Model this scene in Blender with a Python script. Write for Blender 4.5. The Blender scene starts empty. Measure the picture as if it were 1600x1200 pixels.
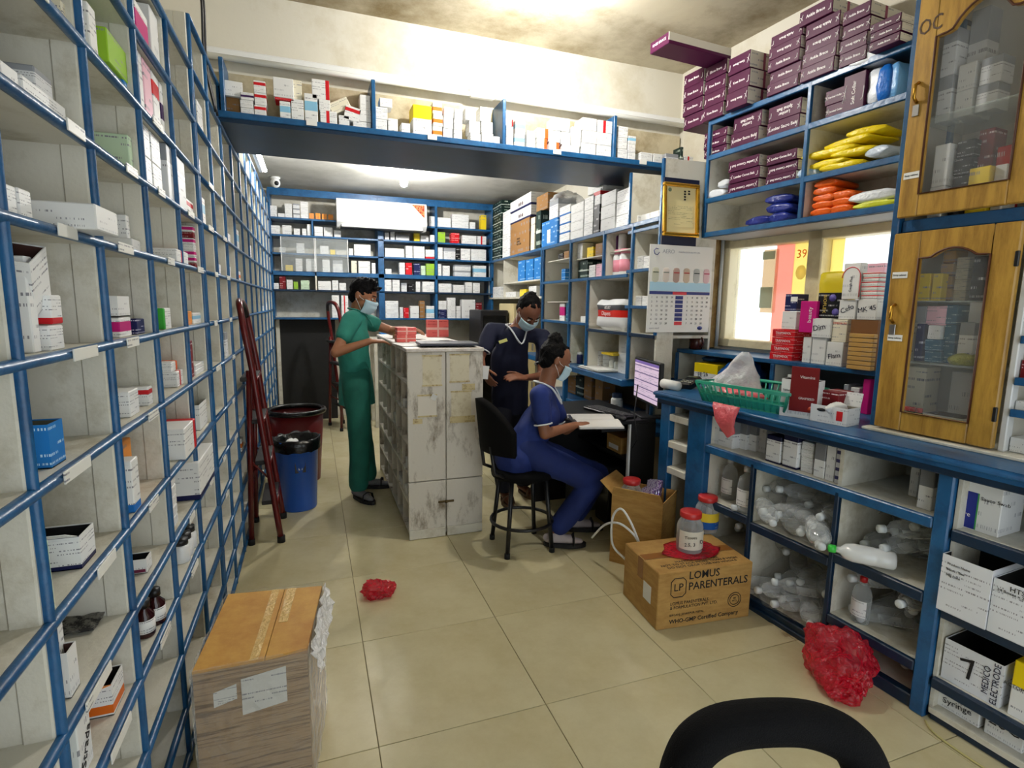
import bpy, bmesh, math, random
from mathutils import Vector, Matrix, noise
random.seed(7)
SC = bpy.context.scene
COL = SC.collection
rad = math.radians

# ---------------------------------------------------------------- camera
F_PX = 855.0
YAW, PIT, ROL, CAM_H = rad(20.0903), rad(-8.2715), rad(0.8007), 1.45
_fw = Vector((math.sin(YAW)*math.cos(PIT), math.cos(YAW)*math.cos(PIT), math.sin(PIT)))
_r0 = Vector((math.cos(YAW), -math.sin(YAW), 0)); _u0 = _r0.cross(_fw)
_r = _r0*math.cos(ROL) + _u0*math.sin(ROL); _u = -_r0*math.sin(ROL) + _u0*math.cos(ROL)
CAM = Vector((0, 0, CAM_H))
cam_data = bpy.data.cameras.new('camera'); cam_data.sensor_width = 36.0; cam_data.lens = F_PX/1600*36
cam_data.clip_start = 0.02
cam = bpy.data.objects.new('camera', cam_data); COL.objects.link(cam)
cam.matrix_world = Matrix(((_r.x, _u.x, -_fw.x, 0), (_r.y, _u.y, -_fw.y, 0), (_r.z, _u.z, -_fw.z, CAM_H), (0, 0, 0, 1)))
SC.camera = cam

# ---------------------------------------------------------------- world, exposure
w = bpy.data.worlds.new('world'); SC.world = w; w.use_nodes = True
bg = w.node_tree.nodes['Background']; bg.inputs[0].default_value = (0.88, 0.95, 1.0, 1); bg.inputs[1].default_value = 1.75
SC.view_settings.view_transform = 'Standard'; SC.view_settings.look = 'None'
SC.view_settings.gamma = 1.0; SC.view_settings.use_curve_mapping = False
SC.view_settings.exposure = 0.5
BULB_E, TUBE_E = 720.0, 45.0

# ---------------------------------------------------------------- pixels to places
def ray(px, py): return (px-800)*_r - (py-600)*_u + F_PX*_fw
def P_z(px, py, z):
    d = ray(px, py); return CAM + d*((z-CAM_H)/d.z)
def P_x(px, py, x):
    d = ray(px, py); return CAM + d*(x/d.x)
def P_y(px, py, y):
    d = ray(px, py); return CAM + d*(y/d.y)
def proj(p):
    d = Vector(p)-CAM; k = d.dot(_fw); return 800+F_PX*d.dot(_r)/k, 600-F_PX*d.dot(_u)/k

class Frame:
    """a wall of shelving: s runs to the right as one faces it, v runs into it"""
    def __init__(self, ox, oy, rz):
        self.rz = rz; self.O = Vector((ox, oy, 0))
        self.S = Vector((math.cos(rz), math.sin(rz), 0)); self.V = Vector((-math.sin(rz), math.cos(rz), 0))
    def W(self, s, v, z): return self.O + self.S*s + self.V*v + Vector((0, 0, z))
    def s_at(self, px, v, z):
        n = F_PX*_r - (px-800)*_fw
        return -n.dot(self.W(0, v, z)-CAM)/n.dot(self.S)
    def z_at(self, px, py, v):
        return self.pix(px, py, v)[1]
    def pix(self, px, py, v):
        d = ray(px, py); k = (self.W(0, v, 0)-CAM).dot(self.V)/d.dot(self.V); p = CAM + d*k
        return (p-self.O).dot(self.S), p.z
    def on(self, px, py, z):
        p = P_z(px, py, z)-self.O; return p.dot(self.S), p.dot(self.V)
FL = Frame(-0.42, 0, rad(90))                    # pigeonhole wall on the left
FR = Frame(2.025, 1.1, rad(-85.5))               # counter and window wall
FF = Frame(2.05, 2.95, rad(-92.5))               # shelving behind the desk
FB = Frame(0, 6.95, 0)                           # shelves on the back wall
FM = Frame(0, 3.33, 0)                           # shelf on the beam

# ---------------------------------------------------------------- materials
def S(r, g, b):
    f = lambda c: (c/255/12.92) if c/255 <= .04045 else ((c/255+.055)/1.055)**2.4
    return (f(r), f(g), f(b), 1)
MATS = {}
def mat(name, col, rough=.5, metal=0, spec=.5, grime=None, gs=6, bump=0, bscale=60, emit=0, trans=0, alpha=1, grain=None):
    if name in MATS: return MATS[name]
    m = bpy.data.materials.new(name); m.use_nodes = True; nt = m.node_tree; b = nt.nodes['Principled BSDF']
    b.inputs['Base Color'].default_value = col; b.inputs['Roughness'].default_value = rough; b.inputs['Metallic'].default_value = metal
    b.inputs['Specular IOR Level'].default_value = spec
    tc = nt.nodes.new('ShaderNodeTexCoord')
    if grime:
        n = nt.nodes.new('ShaderNodeTexNoise'); n.inputs['Scale'].default_value = gs; n.inputs['Detail'].default_value = 8; n.inputs['Roughness'].default_value = .7
        mp = nt.nodes.new('ShaderNodeMapping'); nt.links.new(tc.outputs['Object'], mp.inputs[0]); nt.links.new(mp.outputs[0], n.inputs[0])
        if grain: mp.inputs['Scale'].default_value = grain
        r = nt.nodes.new('ShaderNodeValToRGB'); r.color_ramp.elements[0].position = grime[1]; r.color_ramp.elements[1].position = grime[2]
        r.color_ramp.elements[0].color = grime[0]; r.color_ramp.elements[1].color = col
        nt.links.new(n.outputs[0], r.inputs[0]); nt.links.new(r.outputs[0], b.inputs['Base Color'])
    if bump:
        n2 = nt.nodes.new('ShaderNodeTexNoise'); n2.inputs['Scale'].default_value = bscale; n2.inputs['Detail'].default_value = 4
        nt.links.new(tc.outputs['Object'], n2.inputs[0])
        bp = nt.nodes.new('ShaderNodeBump'); bp.inputs['Strength'].default_value = bump; bp.inputs['Distance'].default_value = .01
        nt.links.new(n2.outputs[0], bp.inputs['Height']); nt.links.new(bp.outputs[0], b.inputs['Normal'])
    if emit:
        b.inputs['Emission Color'].default_value = col; b.inputs['Emission Strength'].default_value = emit
    if trans: b.inputs['Transmission Weight'].default_value = trans
    if alpha < 1: b.inputs['Alpha'].default_value = alpha
    MATS[name] = m; return m

def film(name, col, a=.35, rough=.12, bump=.6, bscale=30, fac=None, edge=.5):
    """thin clear plastic: part see-through, part glossy"""
    if name in MATS: return MATS[name]
    m = bpy.data.materials.new(name); m.use_nodes = True; nt = m.node_tree; b = nt.nodes['Principled BSDF']; out = nt.nodes['Material Output']
    b.inputs['Base Color'].default_value = col; b.inputs['Roughness'].default_value = rough; b.inputs['Specular IOR Level'].default_value = .9
    t = nt.nodes.new('ShaderNodeBsdfTransparent'); mx = nt.nodes.new('ShaderNodeMixShader')
    t.inputs[0].default_value = fac or (1, 1, 1, 1)
    lw = nt.nodes.new('ShaderNodeLayerWeight'); lw.inputs[0].default_value = .35
    ma = nt.nodes.new('ShaderNodeMath'); ma.operation = 'MULTIPLY_ADD'; ma.inputs[1].default_value = edge; ma.inputs[2].default_value = a; ma.use_clamp = True
    nt.links.new(lw.outputs['Facing'], ma.inputs[0]); nt.links.new(ma.outputs[0], mx.inputs[0])
    nt.links.new(t.outputs[0], mx.inputs[1]); nt.links.new(b.outputs[0], mx.inputs[2]); nt.links.new(mx.outputs[0], out.inputs[0])
    if bump:
        tc = nt.nodes.new('ShaderNodeTexCoord'); n2 = nt.nodes.new('ShaderNodeTexNoise'); n2.inputs['Scale'].default_value = bscale; n2.inputs['Detail'].default_value = 3
        nt.links.new(tc.outputs['Object'], n2.inputs[0])
        bp = nt.nodes.new('ShaderNodeBump'); bp.inputs['Strength'].default_value = bump; bp.inputs['Distance'].default_value = .02
        nt.links.new(n2.outputs[0], bp.inputs['Height']); nt.links.new(bp.outputs[0], b.inputs['Normal'])
    MATS[name] = m; return m

def carton_mat(name, base, bands=(), text=(.26, .26, .29, 1), rows=9, dens=.5, rough=.45):
    """printed card: bands = (colour, axis, low, high) in the box's own 0..1 space; rows of small print"""
    if name in MATS: return MATS[name]
    m = bpy.data.materials.new(name); m.use_nodes = True; nt = m.node_tree; N = nt.nodes; L = nt.links; b = N['Principled BSDF']
    b.inputs['Roughness'].default_value = rough; b.inputs['Specular IOR Level'].default_value = .25
    tc = N.new('ShaderNodeTexCoord'); sep = N.new('ShaderNodeSeparateXYZ'); at_ = N.new('ShaderNodeAttribute'); at_.attribute_name = 'box'; L.new(at_.outputs['Vector'], sep.inputs[0])
    def M(op, a, bb=None, c=None):
        n = N.new('ShaderNodeMath'); n.operation = op
        for i, x in enumerate((a, bb, c)):
            if x is None: continue
            if isinstance(x, (int, float)): n.inputs[i].default_value = x
            else: L.new(x, n.inputs[i])
        return n.outputs[0]
    def mix(f, a, c):
        n = N.new('ShaderNodeMix'); n.data_type = 'RGBA'; L.new(f, n.inputs[0])
        for x, k in ((a, 6), (c, 7)):
            if isinstance(x, tuple): n.inputs[k].default_value = x
            else: L.new(x, n.inputs[k])
        return n.outputs[2]
    cur = base
    if text and rows:
        ob = N.new('ShaderNodeSeparateXYZ'); L.new(tc.outputs['Object'], ob.inputs[0])
        along = M('ADD', ob.outputs[0], ob.outputs[1])
        cmb = N.new('ShaderNodeCombineXYZ'); L.new(M('MULTIPLY', along, 420.), cmb.inputs[0])
        rz = M('MULTIPLY', sep.outputs[2], float(rows)); L.new(M('MULTIPLY', M('FLOOR', rz), 7.3), cmb.inputs[1])
        nz = N.new('ShaderNodeTexNoise'); nz.inputs['Scale'].default_value = 1.; nz.inputs['Detail'].default_value = 1; L.new(cmb.outputs[0], nz.inputs[0])
        ch = M('GREATER_THAN', nz.outputs[0], dens)
        # each row has its own length
        cm2 = N.new('ShaderNodeCombineXYZ'); L.new(M('MULTIPLY', M('FLOOR', rz), 3.71), cm2.inputs[0]); L.new(M('MULTIPLY', M('FLOOR', M('MULTIPLY', along, 22.)), 5.1), cm2.inputs[1])
        n3 = N.new('ShaderNodeTexWhiteNoise'); n3.noise_dimensions = '3D'; L.new(cm2.outputs[0], n3.inputs[0])
        on = M('GREATER_THAN', n3.outputs[0], .55)
        line = M('LESS_THAN', M('ABSOLUTE', M('SUBTRACT', M('FRACT', rz), .5)), .15)
        side = M('MULTIPLY', M('GREATER_THAN', sep.outputs[2], .08), M('LESS_THAN', sep.outputs[2], .93))
        f = M('MULTIPLY', M('MULTIPLY', ch, line), M('MULTIPLY', side, on))
        cur = mix(f, base, text)
    for (c, ax, lo, hi) in bands:
        k = sep.outputs['xyz'.index(ax)]
        cur = mix(M('MULTIPLY', M('GREATER_THAN', k, lo), M('LESS_THAN', k, hi)), cur, c)
    if isinstance(cur, tuple): b.inputs['Base Color'].default_value = cur
    else: L.new(cur, b.inputs['Base Color'])
    MATS[name] = m; return m

# ---------------------------------------------------------------- mesh builder
class MB:
    def __init__(self): self.v = []; self.f = []; self.m = []; self.sm = []
    def add(self, vs, fs, mi=0, smooth=False):
        o = len(self.v); self.v += [tuple(x) for x in vs]
        for q in fs: self.f.append([o+i for i in q]); self.m.append(mi); self.sm.append(smooth)
        return self
    def box(self, c, s, rot=None, mi=0):
        hx, hy, hz = s[0]/2, s[1]/2, s[2]/2
        vs = [Vector((x*hx, y*hy, z*hz)) for z in (-1, 1) for y in (-1, 1) for x in (-1, 1)]
        if rot is not None: vs = [rot @ p for p in vs]
        c = Vector(c)
        return self.add([p+c for p in vs], [(0, 2, 3, 1), (4, 5, 7, 6), (0, 1, 5, 4), (2, 6, 7, 3), (0, 4, 6, 2), (1, 3, 7, 5)], mi)
    def bb(self, x0, x1, y0, y1, z0, z1, mi=0):
        return self.box(((x0+x1)/2, (y0+y1)/2, (z0+z1)/2), (x1-x0, y1-y0, z1-z0), None, mi)
    def cbox(self, c, s, b, rot=None, mi=0):
        """box with chamfered edges"""
        hx, hy, hz = s[0]/2, s[1]/2, s[2]/2; b = min(b, hx*.45, hy*.45, hz*.45); vs = []; idx = {}
        for sx in (-1, 1):
            for sy in (-1, 1):
                for sz in (-1, 1):
                    for ax in range(3):
                        p = [sx*hx, sy*hy, sz*hz]
                        for a in range(3):
                            if a != ax: p[a] -= (sx, sy, sz)[a]*b
                        idx[(sx, sy, sz, ax)] = len(vs); vs.append(Vector(p))
        fs = []
        for ax in range(3):
            a, c2 = [(1, 2), (2, 0), (0, 1)][ax]
            for s1 in (-1, 1):
                q = []
                for (u, v) in ((-1, -1), (1, -1), (1, 1), (-1, 1)):
                    k = [0, 0, 0]; k[ax] = s1; k[a] = u; k[c2] = v; q.append(idx[(*k, ax)])
                fs.append(q if s1 > 0 else q[::-1])
        for ax in range(3):
            a, c2 = [(1, 2), (2, 0), (0, 1)][ax]
            for u in (-1, 1):
                for v in (-1, 1):
                    k0 = [0, 0, 0]; k0[ax] = -1; k0[a] = u; k0[c2] = v; k1 = k0[:]; k1[ax] = 1
                    q = [idx[(*k0, a)], idx[(*k1, a)], idx[(*k1, c2)], idx[(*k0, c2)]]
                    fs.append(q if u*v < 0 else q[::-1])
        for sx in (-1, 1):
            for sy in (-1, 1):
                for sz in (-1, 1):
                    q = [idx[(sx, sy, sz, i)] for i in range(3)]; fs.append(q if sx*sy*sz > 0 else q[::-1])
        if rot is not None: vs = [rot @ p for p in vs]
        c = Vector(c); return self.add([p+c for p in vs], fs, mi)
    def lathe(self, prof, n=16, c=(0, 0, 0), rot=None, mi=0, smooth=True, sx=1, sy=1):
        """prof = [(r, z)]; closed with discs at both ends"""
        c = Vector(c); vs = []
        for (r, z) in prof:
            for i in range(n):
                a = 2*math.pi*i/n; p = Vector((r*math.cos(a)*sx, r*math.sin(a)*sy, z)); vs.append((rot @ p if rot is not None else p)+c)
        fs = []
        for k in range(len(prof)-1):
            for i in range(n): j = (i+1) % n; fs.append((k*n+i, k*n+j, (k+1)*n+j, (k+1)*n+i))
        fs.append(tuple(range(n))[::-1]); fs.append(tuple(range((len(prof)-1)*n, len(prof)*n)))
        return self.add(vs, fs, mi, smooth)
    def tube(self, pts, r, n=8, mi=0, closed=False, flat=1.0):
        pts = [Vector(p) for p in pts]; rings = []; N0 = len(pts); up = Vector((0, 0, 1)); prev = None
        for i, p in enumerate(pts):
            if closed: t = pts[(i+1) % N0]-pts[i-1]
            else: t = pts[min(i+1, N0-1)]-pts[max(i-1, 0)]
            t.normalize()
            if prev is None:
                a = up if abs(t.z) < .9 else Vector((1, 0, 0)); x = t.cross(a).normalized()
            else: x = (prev-t*prev.dot(t)).normalized()
            prev = x; y = t.cross(x); rr = r[i] if isinstance(r, (list, tuple)) else r
            rings.append([p+x*(math.cos(2*math.pi*k/n)*rr)+y*(math.sin(2*math.pi*k/n)*rr*flat) for k in range(n)])
        vs = [q for ring in rings for q in ring]; fs = []
        for i in range(N0 if closed else N0-1):
            j = (i+1) % N0
            for k in range(n): l = (k+1) % n; fs.append((i*n+k, i*n+l, j*n+l, j*n+k))
        if not closed: fs += [tuple(range(n))[::-1], tuple(range((N0-1)*n, N0*n))]
        return self.add(vs, fs, mi, True)
    def ball(self, c, r, n=12, m=8, rot=None, mi=0):
        r = (r, r, r) if isinstance(r, (int, float)) else r; c = Vector(c); vs = []; fs = []
        vs.append(Vector((0, 0, -r[2])))
        for k in range(1, m):
            th = math.pi*k/m
            for i in range(n):
                a = 2*math.pi*i/n; vs.append(Vector((r[0]*math.sin(th)*math.cos(a), r[1]*math.sin(th)*math.sin(a), -r[2]*math.cos(th))))
        vs.append(Vector((0, 0, r[2])))
        for i in range(n):
            j = (i+1) % n; fs.append((0, 1+j, 1+i)); fs.append((len(vs)-1, 1+(m-2)*n+i, 1+(m-2)*n+j))
            for k in range(m-2): fs.append((1+k*n+i, 1+k*n+j, 1+(k+1)*n+j, 1+(k+1)*n+i))
        return self.add([(rot @ p if rot is not None else p)+c for p in vs], fs, mi, True)
    def limb(self, p0, p1, r0, r1, n=14, side=None, k=1.0):
        """tapered capsule; `side` and k flatten the section (k = thickness across `side`)"""
        p0, p1 = Vector(p0), Vector(p1); t = p1-p0; L = t.length; t.normalize()
        s = Vector(side) if side is not None else (Vector((0, 0, 1)) if abs(t.z) < .9 else Vector((1, 0, 0)))
        s = (s-t*s.dot(t)).normalized(); y = t.cross(s); rows = []
        for j in range(0, 5):
            a = math.pi/2*(1-j/4); rows.append((p0-t*r0*math.sin(a)*.9, max(r0*math.cos(a), .0006)))
        for j in range(1, 4): rows.append((p0+t*L*j/4, r0+(r1-r0)*j/4))
        for j in range(0, 5):
            a = math.pi/2*j/4; rows.append((p1+t*r1*math.sin(a)*.9, max(r1*math.cos(a), .0006)))
        vs = []; fs = []
        for c, r in rows:
            for i in range(n):
                a = 2*math.pi*i/n; vs.append(c+s*(math.cos(a)*r)+y*(math.sin(a)*r*k))
        for q in range(len(rows)-1):
            for i in range(n): j = (i+1) % n; fs.append((q*n+i, q*n+j, (q+1)*n+j, (q+1)*n+i))
        fs += [tuple(range(n))[::-1], tuple(range((len(rows)-1)*n, len(rows)*n))]
        return self.add(vs, fs, 0, True)
    def prism(self, poly, z0, z1, mi=0, smooth=False):
        n = len(poly); vs = [(x, y, z0) for x, y in poly]+[(x, y, z1) for x, y in poly]
        fs = [tuple(range(n))[::-1], tuple(range(n, 2*n))]+[(i, (i+1) % n, n+(i+1) % n, n+i) for i in range(n)]
        return self.add(vs, fs, mi, smooth)
    def mesh(self, name):
        me = bpy.data.meshes.new(name); me.from_pydata(self.v, [], self.f)
        me.polygons.foreach_set('material_index', self.m); me.polygons.foreach_set('use_smooth', self.sm)
        if 0 < len(self.v) < 2500:      # every point's place in the thing's own 0..1 box, for printed card
            lo = [min(q[i] for q in self.v) for i in range(3)]; sp = [max(max(q[i] for q in self.v)-lo[i], 1e-6) for i in range(3)]
            at = me.attributes.new('box', 'FLOAT_VECTOR', 'POINT'); at.data.foreach_set('vector', [(q[i]-lo[i])/sp[i] for q in self.v for i in range(3)])
        me.update(); return me
    def build(self, name, mats, parent=None, loc=None, rz=0):
        return link(name, self.mesh(name), mats, parent, loc, rz)

def link(name, me, mats, parent=None, loc=None, rz=0):
    if not isinstance(mats, (list, tuple)): mats = [mats]
    if len(me.materials) == 0:
        for m in mats: me.materials.append(m)
    o = bpy.data.objects.new(name, me); COL.objects.link(o)
    for i, m in enumerate(mats):
        if me.materials[i] != m: o.material_slots[i].link = 'OBJECT'; o.material_slots[i].material = m
    if parent is not None: o.parent = parent
    if loc is not None: o.location = loc
    if rz: o.rotation_euler = (0, 0, rz)
    return o
def tag(o, label, cat, group=None, kind=None):
    o['label'] = label; o['category'] = cat
    if group: o['group'] = group
    if kind: o['kind'] = kind
    return o
def struct(o, kind='structure'): o['kind'] = kind; return o
def thing(name, label, cat, loc=(0, 0, 0), rz=0, group=None):
    o = bpy.data.objects.new(name, None); COL.objects.link(o); o.empty_display_size = .05
    o.location = loc; o.rotation_euler = (0, 0, rz); return tag(o, label, cat, group)
def ftag(o, F, loc):      # put an object at a place in a shelf frame
    o.location = F.W(*loc); o.rotation_euler = (0, 0, F.rz); return o
def copy_tree(o, parent=None):
    c = o.copy(); COL.objects.link(c)
    if parent is not None: c.parent = parent
    for ch in list(o.children): copy_tree(ch, c)
    return c

_text = {}
def lettering(body, size, loc, rx, mat_, parent, name='lettering', align='LEFT', sx=1.0, bold=0.0):
    """flat print as thin raised letters; rx = Euler of the text plane in the parent's space"""
    key = (body, size, align, sx, bold)
    if key not in _text:
        cu = bpy.data.curves.new('lettering', 'FONT'); cu.body = body; cu.size = size; cu.align_x = align; cu.align_y = 'CENTER'
        cu.extrude = .0003; cu.offset = bold; cu.resolution_u = 2; cu.space_line = 1.0
        o = bpy.data.objects.new('lettering', cu); COL.objects.link(o); o.scale = (sx, 1, 1)
        dg = bpy.context.evaluated_depsgraph_get(); dg.update(); me = bpy.data.meshes.new_from_object(o.evaluated_get(dg))
        me.materials.clear()
        for v in me.vertices: v.co.x *= sx
        bpy.data.objects.remove(o); bpy.data.curves.remove(cu); _text[key] = me
    o = link(name, _text[key], mat_, parent); o.location = loc; o.rotation_euler = rx; return o
FRONT = (rad(90), 0, 0)          # print on the -y face of a thing
def remeshed(mb, name, voxel, smooth=6, fac=.5, wr=None, cut=None):
    me = mb.mesh(name); o = bpy.data.objects.new(name, me); COL.objects.link(o)
    m = o.modifiers.new('r', 'REMESH'); m.mode = 'VOXEL'; m.voxel_size = voxel
    if smooth: s = o.modifiers.new('s', 'SMOOTH'); s.iterations = smooth; s.factor = fac
    dg = bpy.context.evaluated_depsgraph_get(); dg.update()
    m2 = bpy.data.meshes.new_from_object(o.evaluated_get(dg)); bpy.data.objects.remove(o); bpy.data.meshes.remove(me)
    m2.materials.clear(); m2.name = name
    if wr:
        amp, sc, st = wr; nn = [v.normal.copy() for v in m2.vertices]
        for v, n in zip(m2.vertices, nn):
            p = v.co; q = Vector((p.x*st[0], p.y*st[1], p.z*st[2]))*sc
            v.co = p+n*(amp*(noise.noise(q)+.5*noise.noise(q*2.3+Vector((3, 1, 7)))))
    if cut is not None:          # open hem
        bm = bmesh.new(); bm.from_mesh(m2); bmesh.ops.bisect_plane(bm, geom=bm.verts[:]+bm.edges[:]+bm.faces[:], plane_co=(0, 0, cut), plane_no=(0, 0, -1), clear_outer=True); bm.to_mesh(m2); bm.free()
    for p in m2.polygons: p.use_smooth = True
    m2.update(); return m2
# ================================================================ materials in use
BLUE = mat('blue_gloss_paint', S(30, 92, 142), .32, grime=(S(16, 62, 104), .3, .55), gs=9, bump=.15, bscale=45)
NAVY = mat('navy_gloss_paint', S(12, 44, 72), .35, grime=(S(8, 30, 52), .3, .6), gs=5)
WHITE = mat('white_shelf_paint', S(214, 211, 198), .55, grime=(S(172, 164, 140), .28, .50), gs=5, bump=.1, bscale=80)
WALLM = mat('cream_wall_paint', S(220, 216, 202), .7, grime=(S(192, 182, 154), .25, .5), gs=1.6, bump=.12, bscale=25)
CEILM = mat('stained_ceiling_plaster', S(200, 192, 170), .8, grime=(S(132, 116, 82), .30, .52), gs=1.1, bump=.2, bscale=12)
CEIL2 = mat('grey_ceiling_paint', S(196, 196, 190), .7, grime=(S(150, 150, 142), .25, .55), gs=1.2)
TILE = mat('cream_floor_tile', S(208, 199, 162), .20, grime=(S(192, 180, 140), .30, .58), gs=2.6, spec=.5)
GROUT = mat('dark_grout', S(120, 108, 78), .8)
BLACK = mat('black_plastic', S(16, 17, 20), .4)
BLACKF = mat('black_fabric', S(9, 9, 11), .8, spec=.15, bump=.4, bscale=500)
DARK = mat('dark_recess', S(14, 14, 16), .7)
WMETAL = mat('white_plastic', S(232, 234, 234), .3)
CARD = mat('brown_cardboard', S(190, 150, 84), .7, grime=(S(160, 118, 58), .3, .6), gs=7, grain=(1, 1, 4), bump=.08, bscale=40)
CARDY = mat('yellow_cardboard', S(206, 156, 66), .6, grime=(S(178, 118, 38), .3, .6), gs=6, bump=.08, bscale=30)
WOOD = mat('varnished_wood', S(190, 148, 62), .35, grime=(S(132, 92, 30), .28, .60), gs=5, grain=(6, 6, .8), bump=.05)
WOODD = mat('dark_wood_edge', S(84, 44, 22), .45)
CREAMW = mat('cream_window_paint', S(228, 216, 180), .5, grime=(S(196, 180, 138), .25, .5), gs=6)
INK = mat('black_ink', S(22, 22, 26), .6)
INKW = mat('white_ink', S(236, 232, 232), .6)
TAPE = mat('clear_tape', S(222, 190, 130), .15)
PAPER = mat('white_paper', S(236, 236, 232), .7)
METAL = mat('steel', S(170, 170, 172), .3, 1)
BRASS = mat('brass', S(196, 150, 60), .3, 1)

# ================================================================ floor, walls, ceilings
fl = struct(MB().bb(-.9, 3.4, -.8, 7.6, -.06, -.004).build('floor', GROUT))
tm = None
for i in range(-2, 6):
    for j in range(-4, 10):
        x0 = .157+.6*i; y0 = 1.66+.6*j
        if x0 < -1 or x0 > 3.0: continue
        if tm is None:
            tm = MB().cbox((.3, .3, -.004), (.5975, .5975, .008), .0012).mesh('floor_tile')
        o = link('floor_tile', tm, TILE, fl); o.location = (x0, y0, -.0002*((i*7+j*3) % 3))
struct(MB().bb(-.86, -.74, -.8, 7.6, 0, 3.2).build('wall_left', WALLM))
struct(MB().bb(-.74, 3.3, 7.3, 7.42, 0, 3.0).build('wall_back', WALLM))
# window wall (in the counter's frame), opening for the window
WV = .74
w_s0, w_s1, w_z0, w_z1 = -1.88, -.42, 1.19, 1.885
wr = MB(); T = .14
wr.bb(-2.35, 2.2, WV, WV+T, 0, w_z0); wr.bb(-2.35, 2.2, WV, WV+T, w_z1, 3.2)
wr.bb(-2.35, w_s0, WV, WV+T, w_z0, w_z1); wr.bb(w_s1, 2.2, WV, WV+T, w_z0, w_z1)
ftag(struct(wr.build('wall_right', WALLM)), FR, (0, 0, 0))
c0 = FR.W(-2.35, WV, 0)
wf = MB(); d = Vector((2.78, 7.42, 0))-c0; L = d.length; a = math.atan2(d.y, d.x)
wf.bb(0, L, -.12, 0, 0, 3.2); o = struct(wf.build('wall_far_right', WALLM)); o.location = c0; o.rotation_euler = (0, 0, a)
struct(MB().bb(-.86, 3.4, -.92, 3.6, 3.11, 3.25).build('ceiling', CEILM))
fwl = MB(); fwl.bb(-.86, .05, -.92, -.8, 0, 3.2); fwl.bb(1.9, 2.6, -.92, -.8, 0, 3.2); fwl.bb(.05, 1.9, -.92, -.8, 2.3, 3.2); struct(fwl.build('added_wall_front', WALLM))  # unseen wall with doorway, added to hold back daylight from behind the camera
struct(MB().bb(-.86, 3.4, 3.95, 7.42, 2.76, 2.9).build('ceiling_far', CEIL2))
ZS = FM.z_at(700, 216, 0)            # top of the shelf on the beam
struct(MB().bb(-.86, 3.3, 3.56, 3.97, ZS-.03, 3.11).build('beam', WALLM))

# ================================================================ window
wd = MB(); fw_ = .055
for (s0, s1, z0, z1) in ((w_s0, w_s1, w_z0, w_z0+fw_), (w_s0, w_s1, w_z1-fw_, w_z1), (w_s0, w_s0+fw_, w_z0, w_z1), (w_s1-fw_, w_s1, w_z0, w_z1), (-1.255, -1.165, w_z0, w_z1)):
    wd.cbox(((s0+s1)/2, WV+.03, (z0+z1)/2), (s1-s0, .1, z1-z0), .006)
win = ftag(struct(wd.build('window_1', CREAMW)), FR, (0, 0, 0))
FROST = film('dusty_window_glass', (.86, .88, .86, 1), a=.10, rough=.4, bump=0, edge=.08)
for (s0, s1) in ((w_s0+fw_, -1.255), (-1.165, w_s1-fw_)):
    MB().bb(s0, s1, WV+.055, WV+.061, w_z0+fw_, w_z1-fw_).build('pane', FROST, win)
def thin(name, col, k=.75):
    m = mat(name, col, .6); nt = m.node_tree; b = nt.nodes['Principled BSDF']; t = nt.nodes.new('ShaderNodeBsdfTranslucent'); t.inputs[0].default_value = col
    mx = nt.nodes.new('ShaderNodeMixShader'); mx.inputs[0].default_value = k; nt.links.new(b.outputs[0], mx.inputs[1]); nt.links.new(t.outputs[0], mx.inputs[2]); nt.links.new(mx.outputs[0], nt.nodes['Material Output'].inputs[0]); return m
PK = thin('faded_pink_print', S(255, 196, 182)); YL = thin('faded_yellow_print', S(255, 240, 176)); TAN = thin('tan_print', S(240, 222, 196), .7); GRN = thin('grey_green_print', S(206, 216, 208), .7)
ps = lambda px, z=1.5: FR.s_at(px, WV+.066, z)
pink = MB().bb(ps(1208), ps(1236), WV+.063, WV+.066, w_z0+fw_, w_z1-fw_).build('poster', PK)
tag(ftag(pink, FR, (0, 0, 0)), 'faded pink poster strip stuck on the outside of the window glass', 'poster')
yel = MB().bb(ps(1236), ps(1262), WV+.063, WV+.066, 1.44, w_z1-fw_).build('poster', YL)
tag(ftag(yel, FR, (0, 0, 0)), 'yellow poster marked 39 on the outside of the window glass', 'poster')
lettering('39', .07, (ps(1249), WV+.0525, 1.765), FRONT, thin('orange_print', S(240, 160, 90)), yel, align='CENTER')
MB().lathe([(.001, 0), (.035, .001), (.035, .0014)], 16, (ps(1250), WV+.0535, 1.66), Matrix.Rotation(rad(90), 3, 'X'), sx=1, sy=1.2).build('printed_cup', thin('pale_yellow_print', S(255, 246, 214)), yel)
y2 = MB().bb(ps(1280), ps(1312), WV+.063, WV+.066, 1.5, w_z1-fw_).build('poster', YL)
tag(ftag(y2, FR, (0, 0, 0)), 'pale yellow poster on the second window pane above the yellow packets', 'poster')
tn = MB().bb(ps(1189), ps(1212), WV+.063, WV+.066, 1.42, w_z1-fw_-.02).build('poster', TAN); MB().bb(ps(1189), ps(1208), WV+.0525, WV+.0535, 1.45, 1.58).build('printed_panel', GRN, tn)
MB().bb(ps(1189), ps(1208), WV+.0525, WV+.0535, 1.75, 1.80).build('printed_panel', GRN, tn)
tag(ftag(tn, FR, (0, 0, 0)), 'tan printed banner hanging outside the window beside the pink poster', 'poster')
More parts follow.
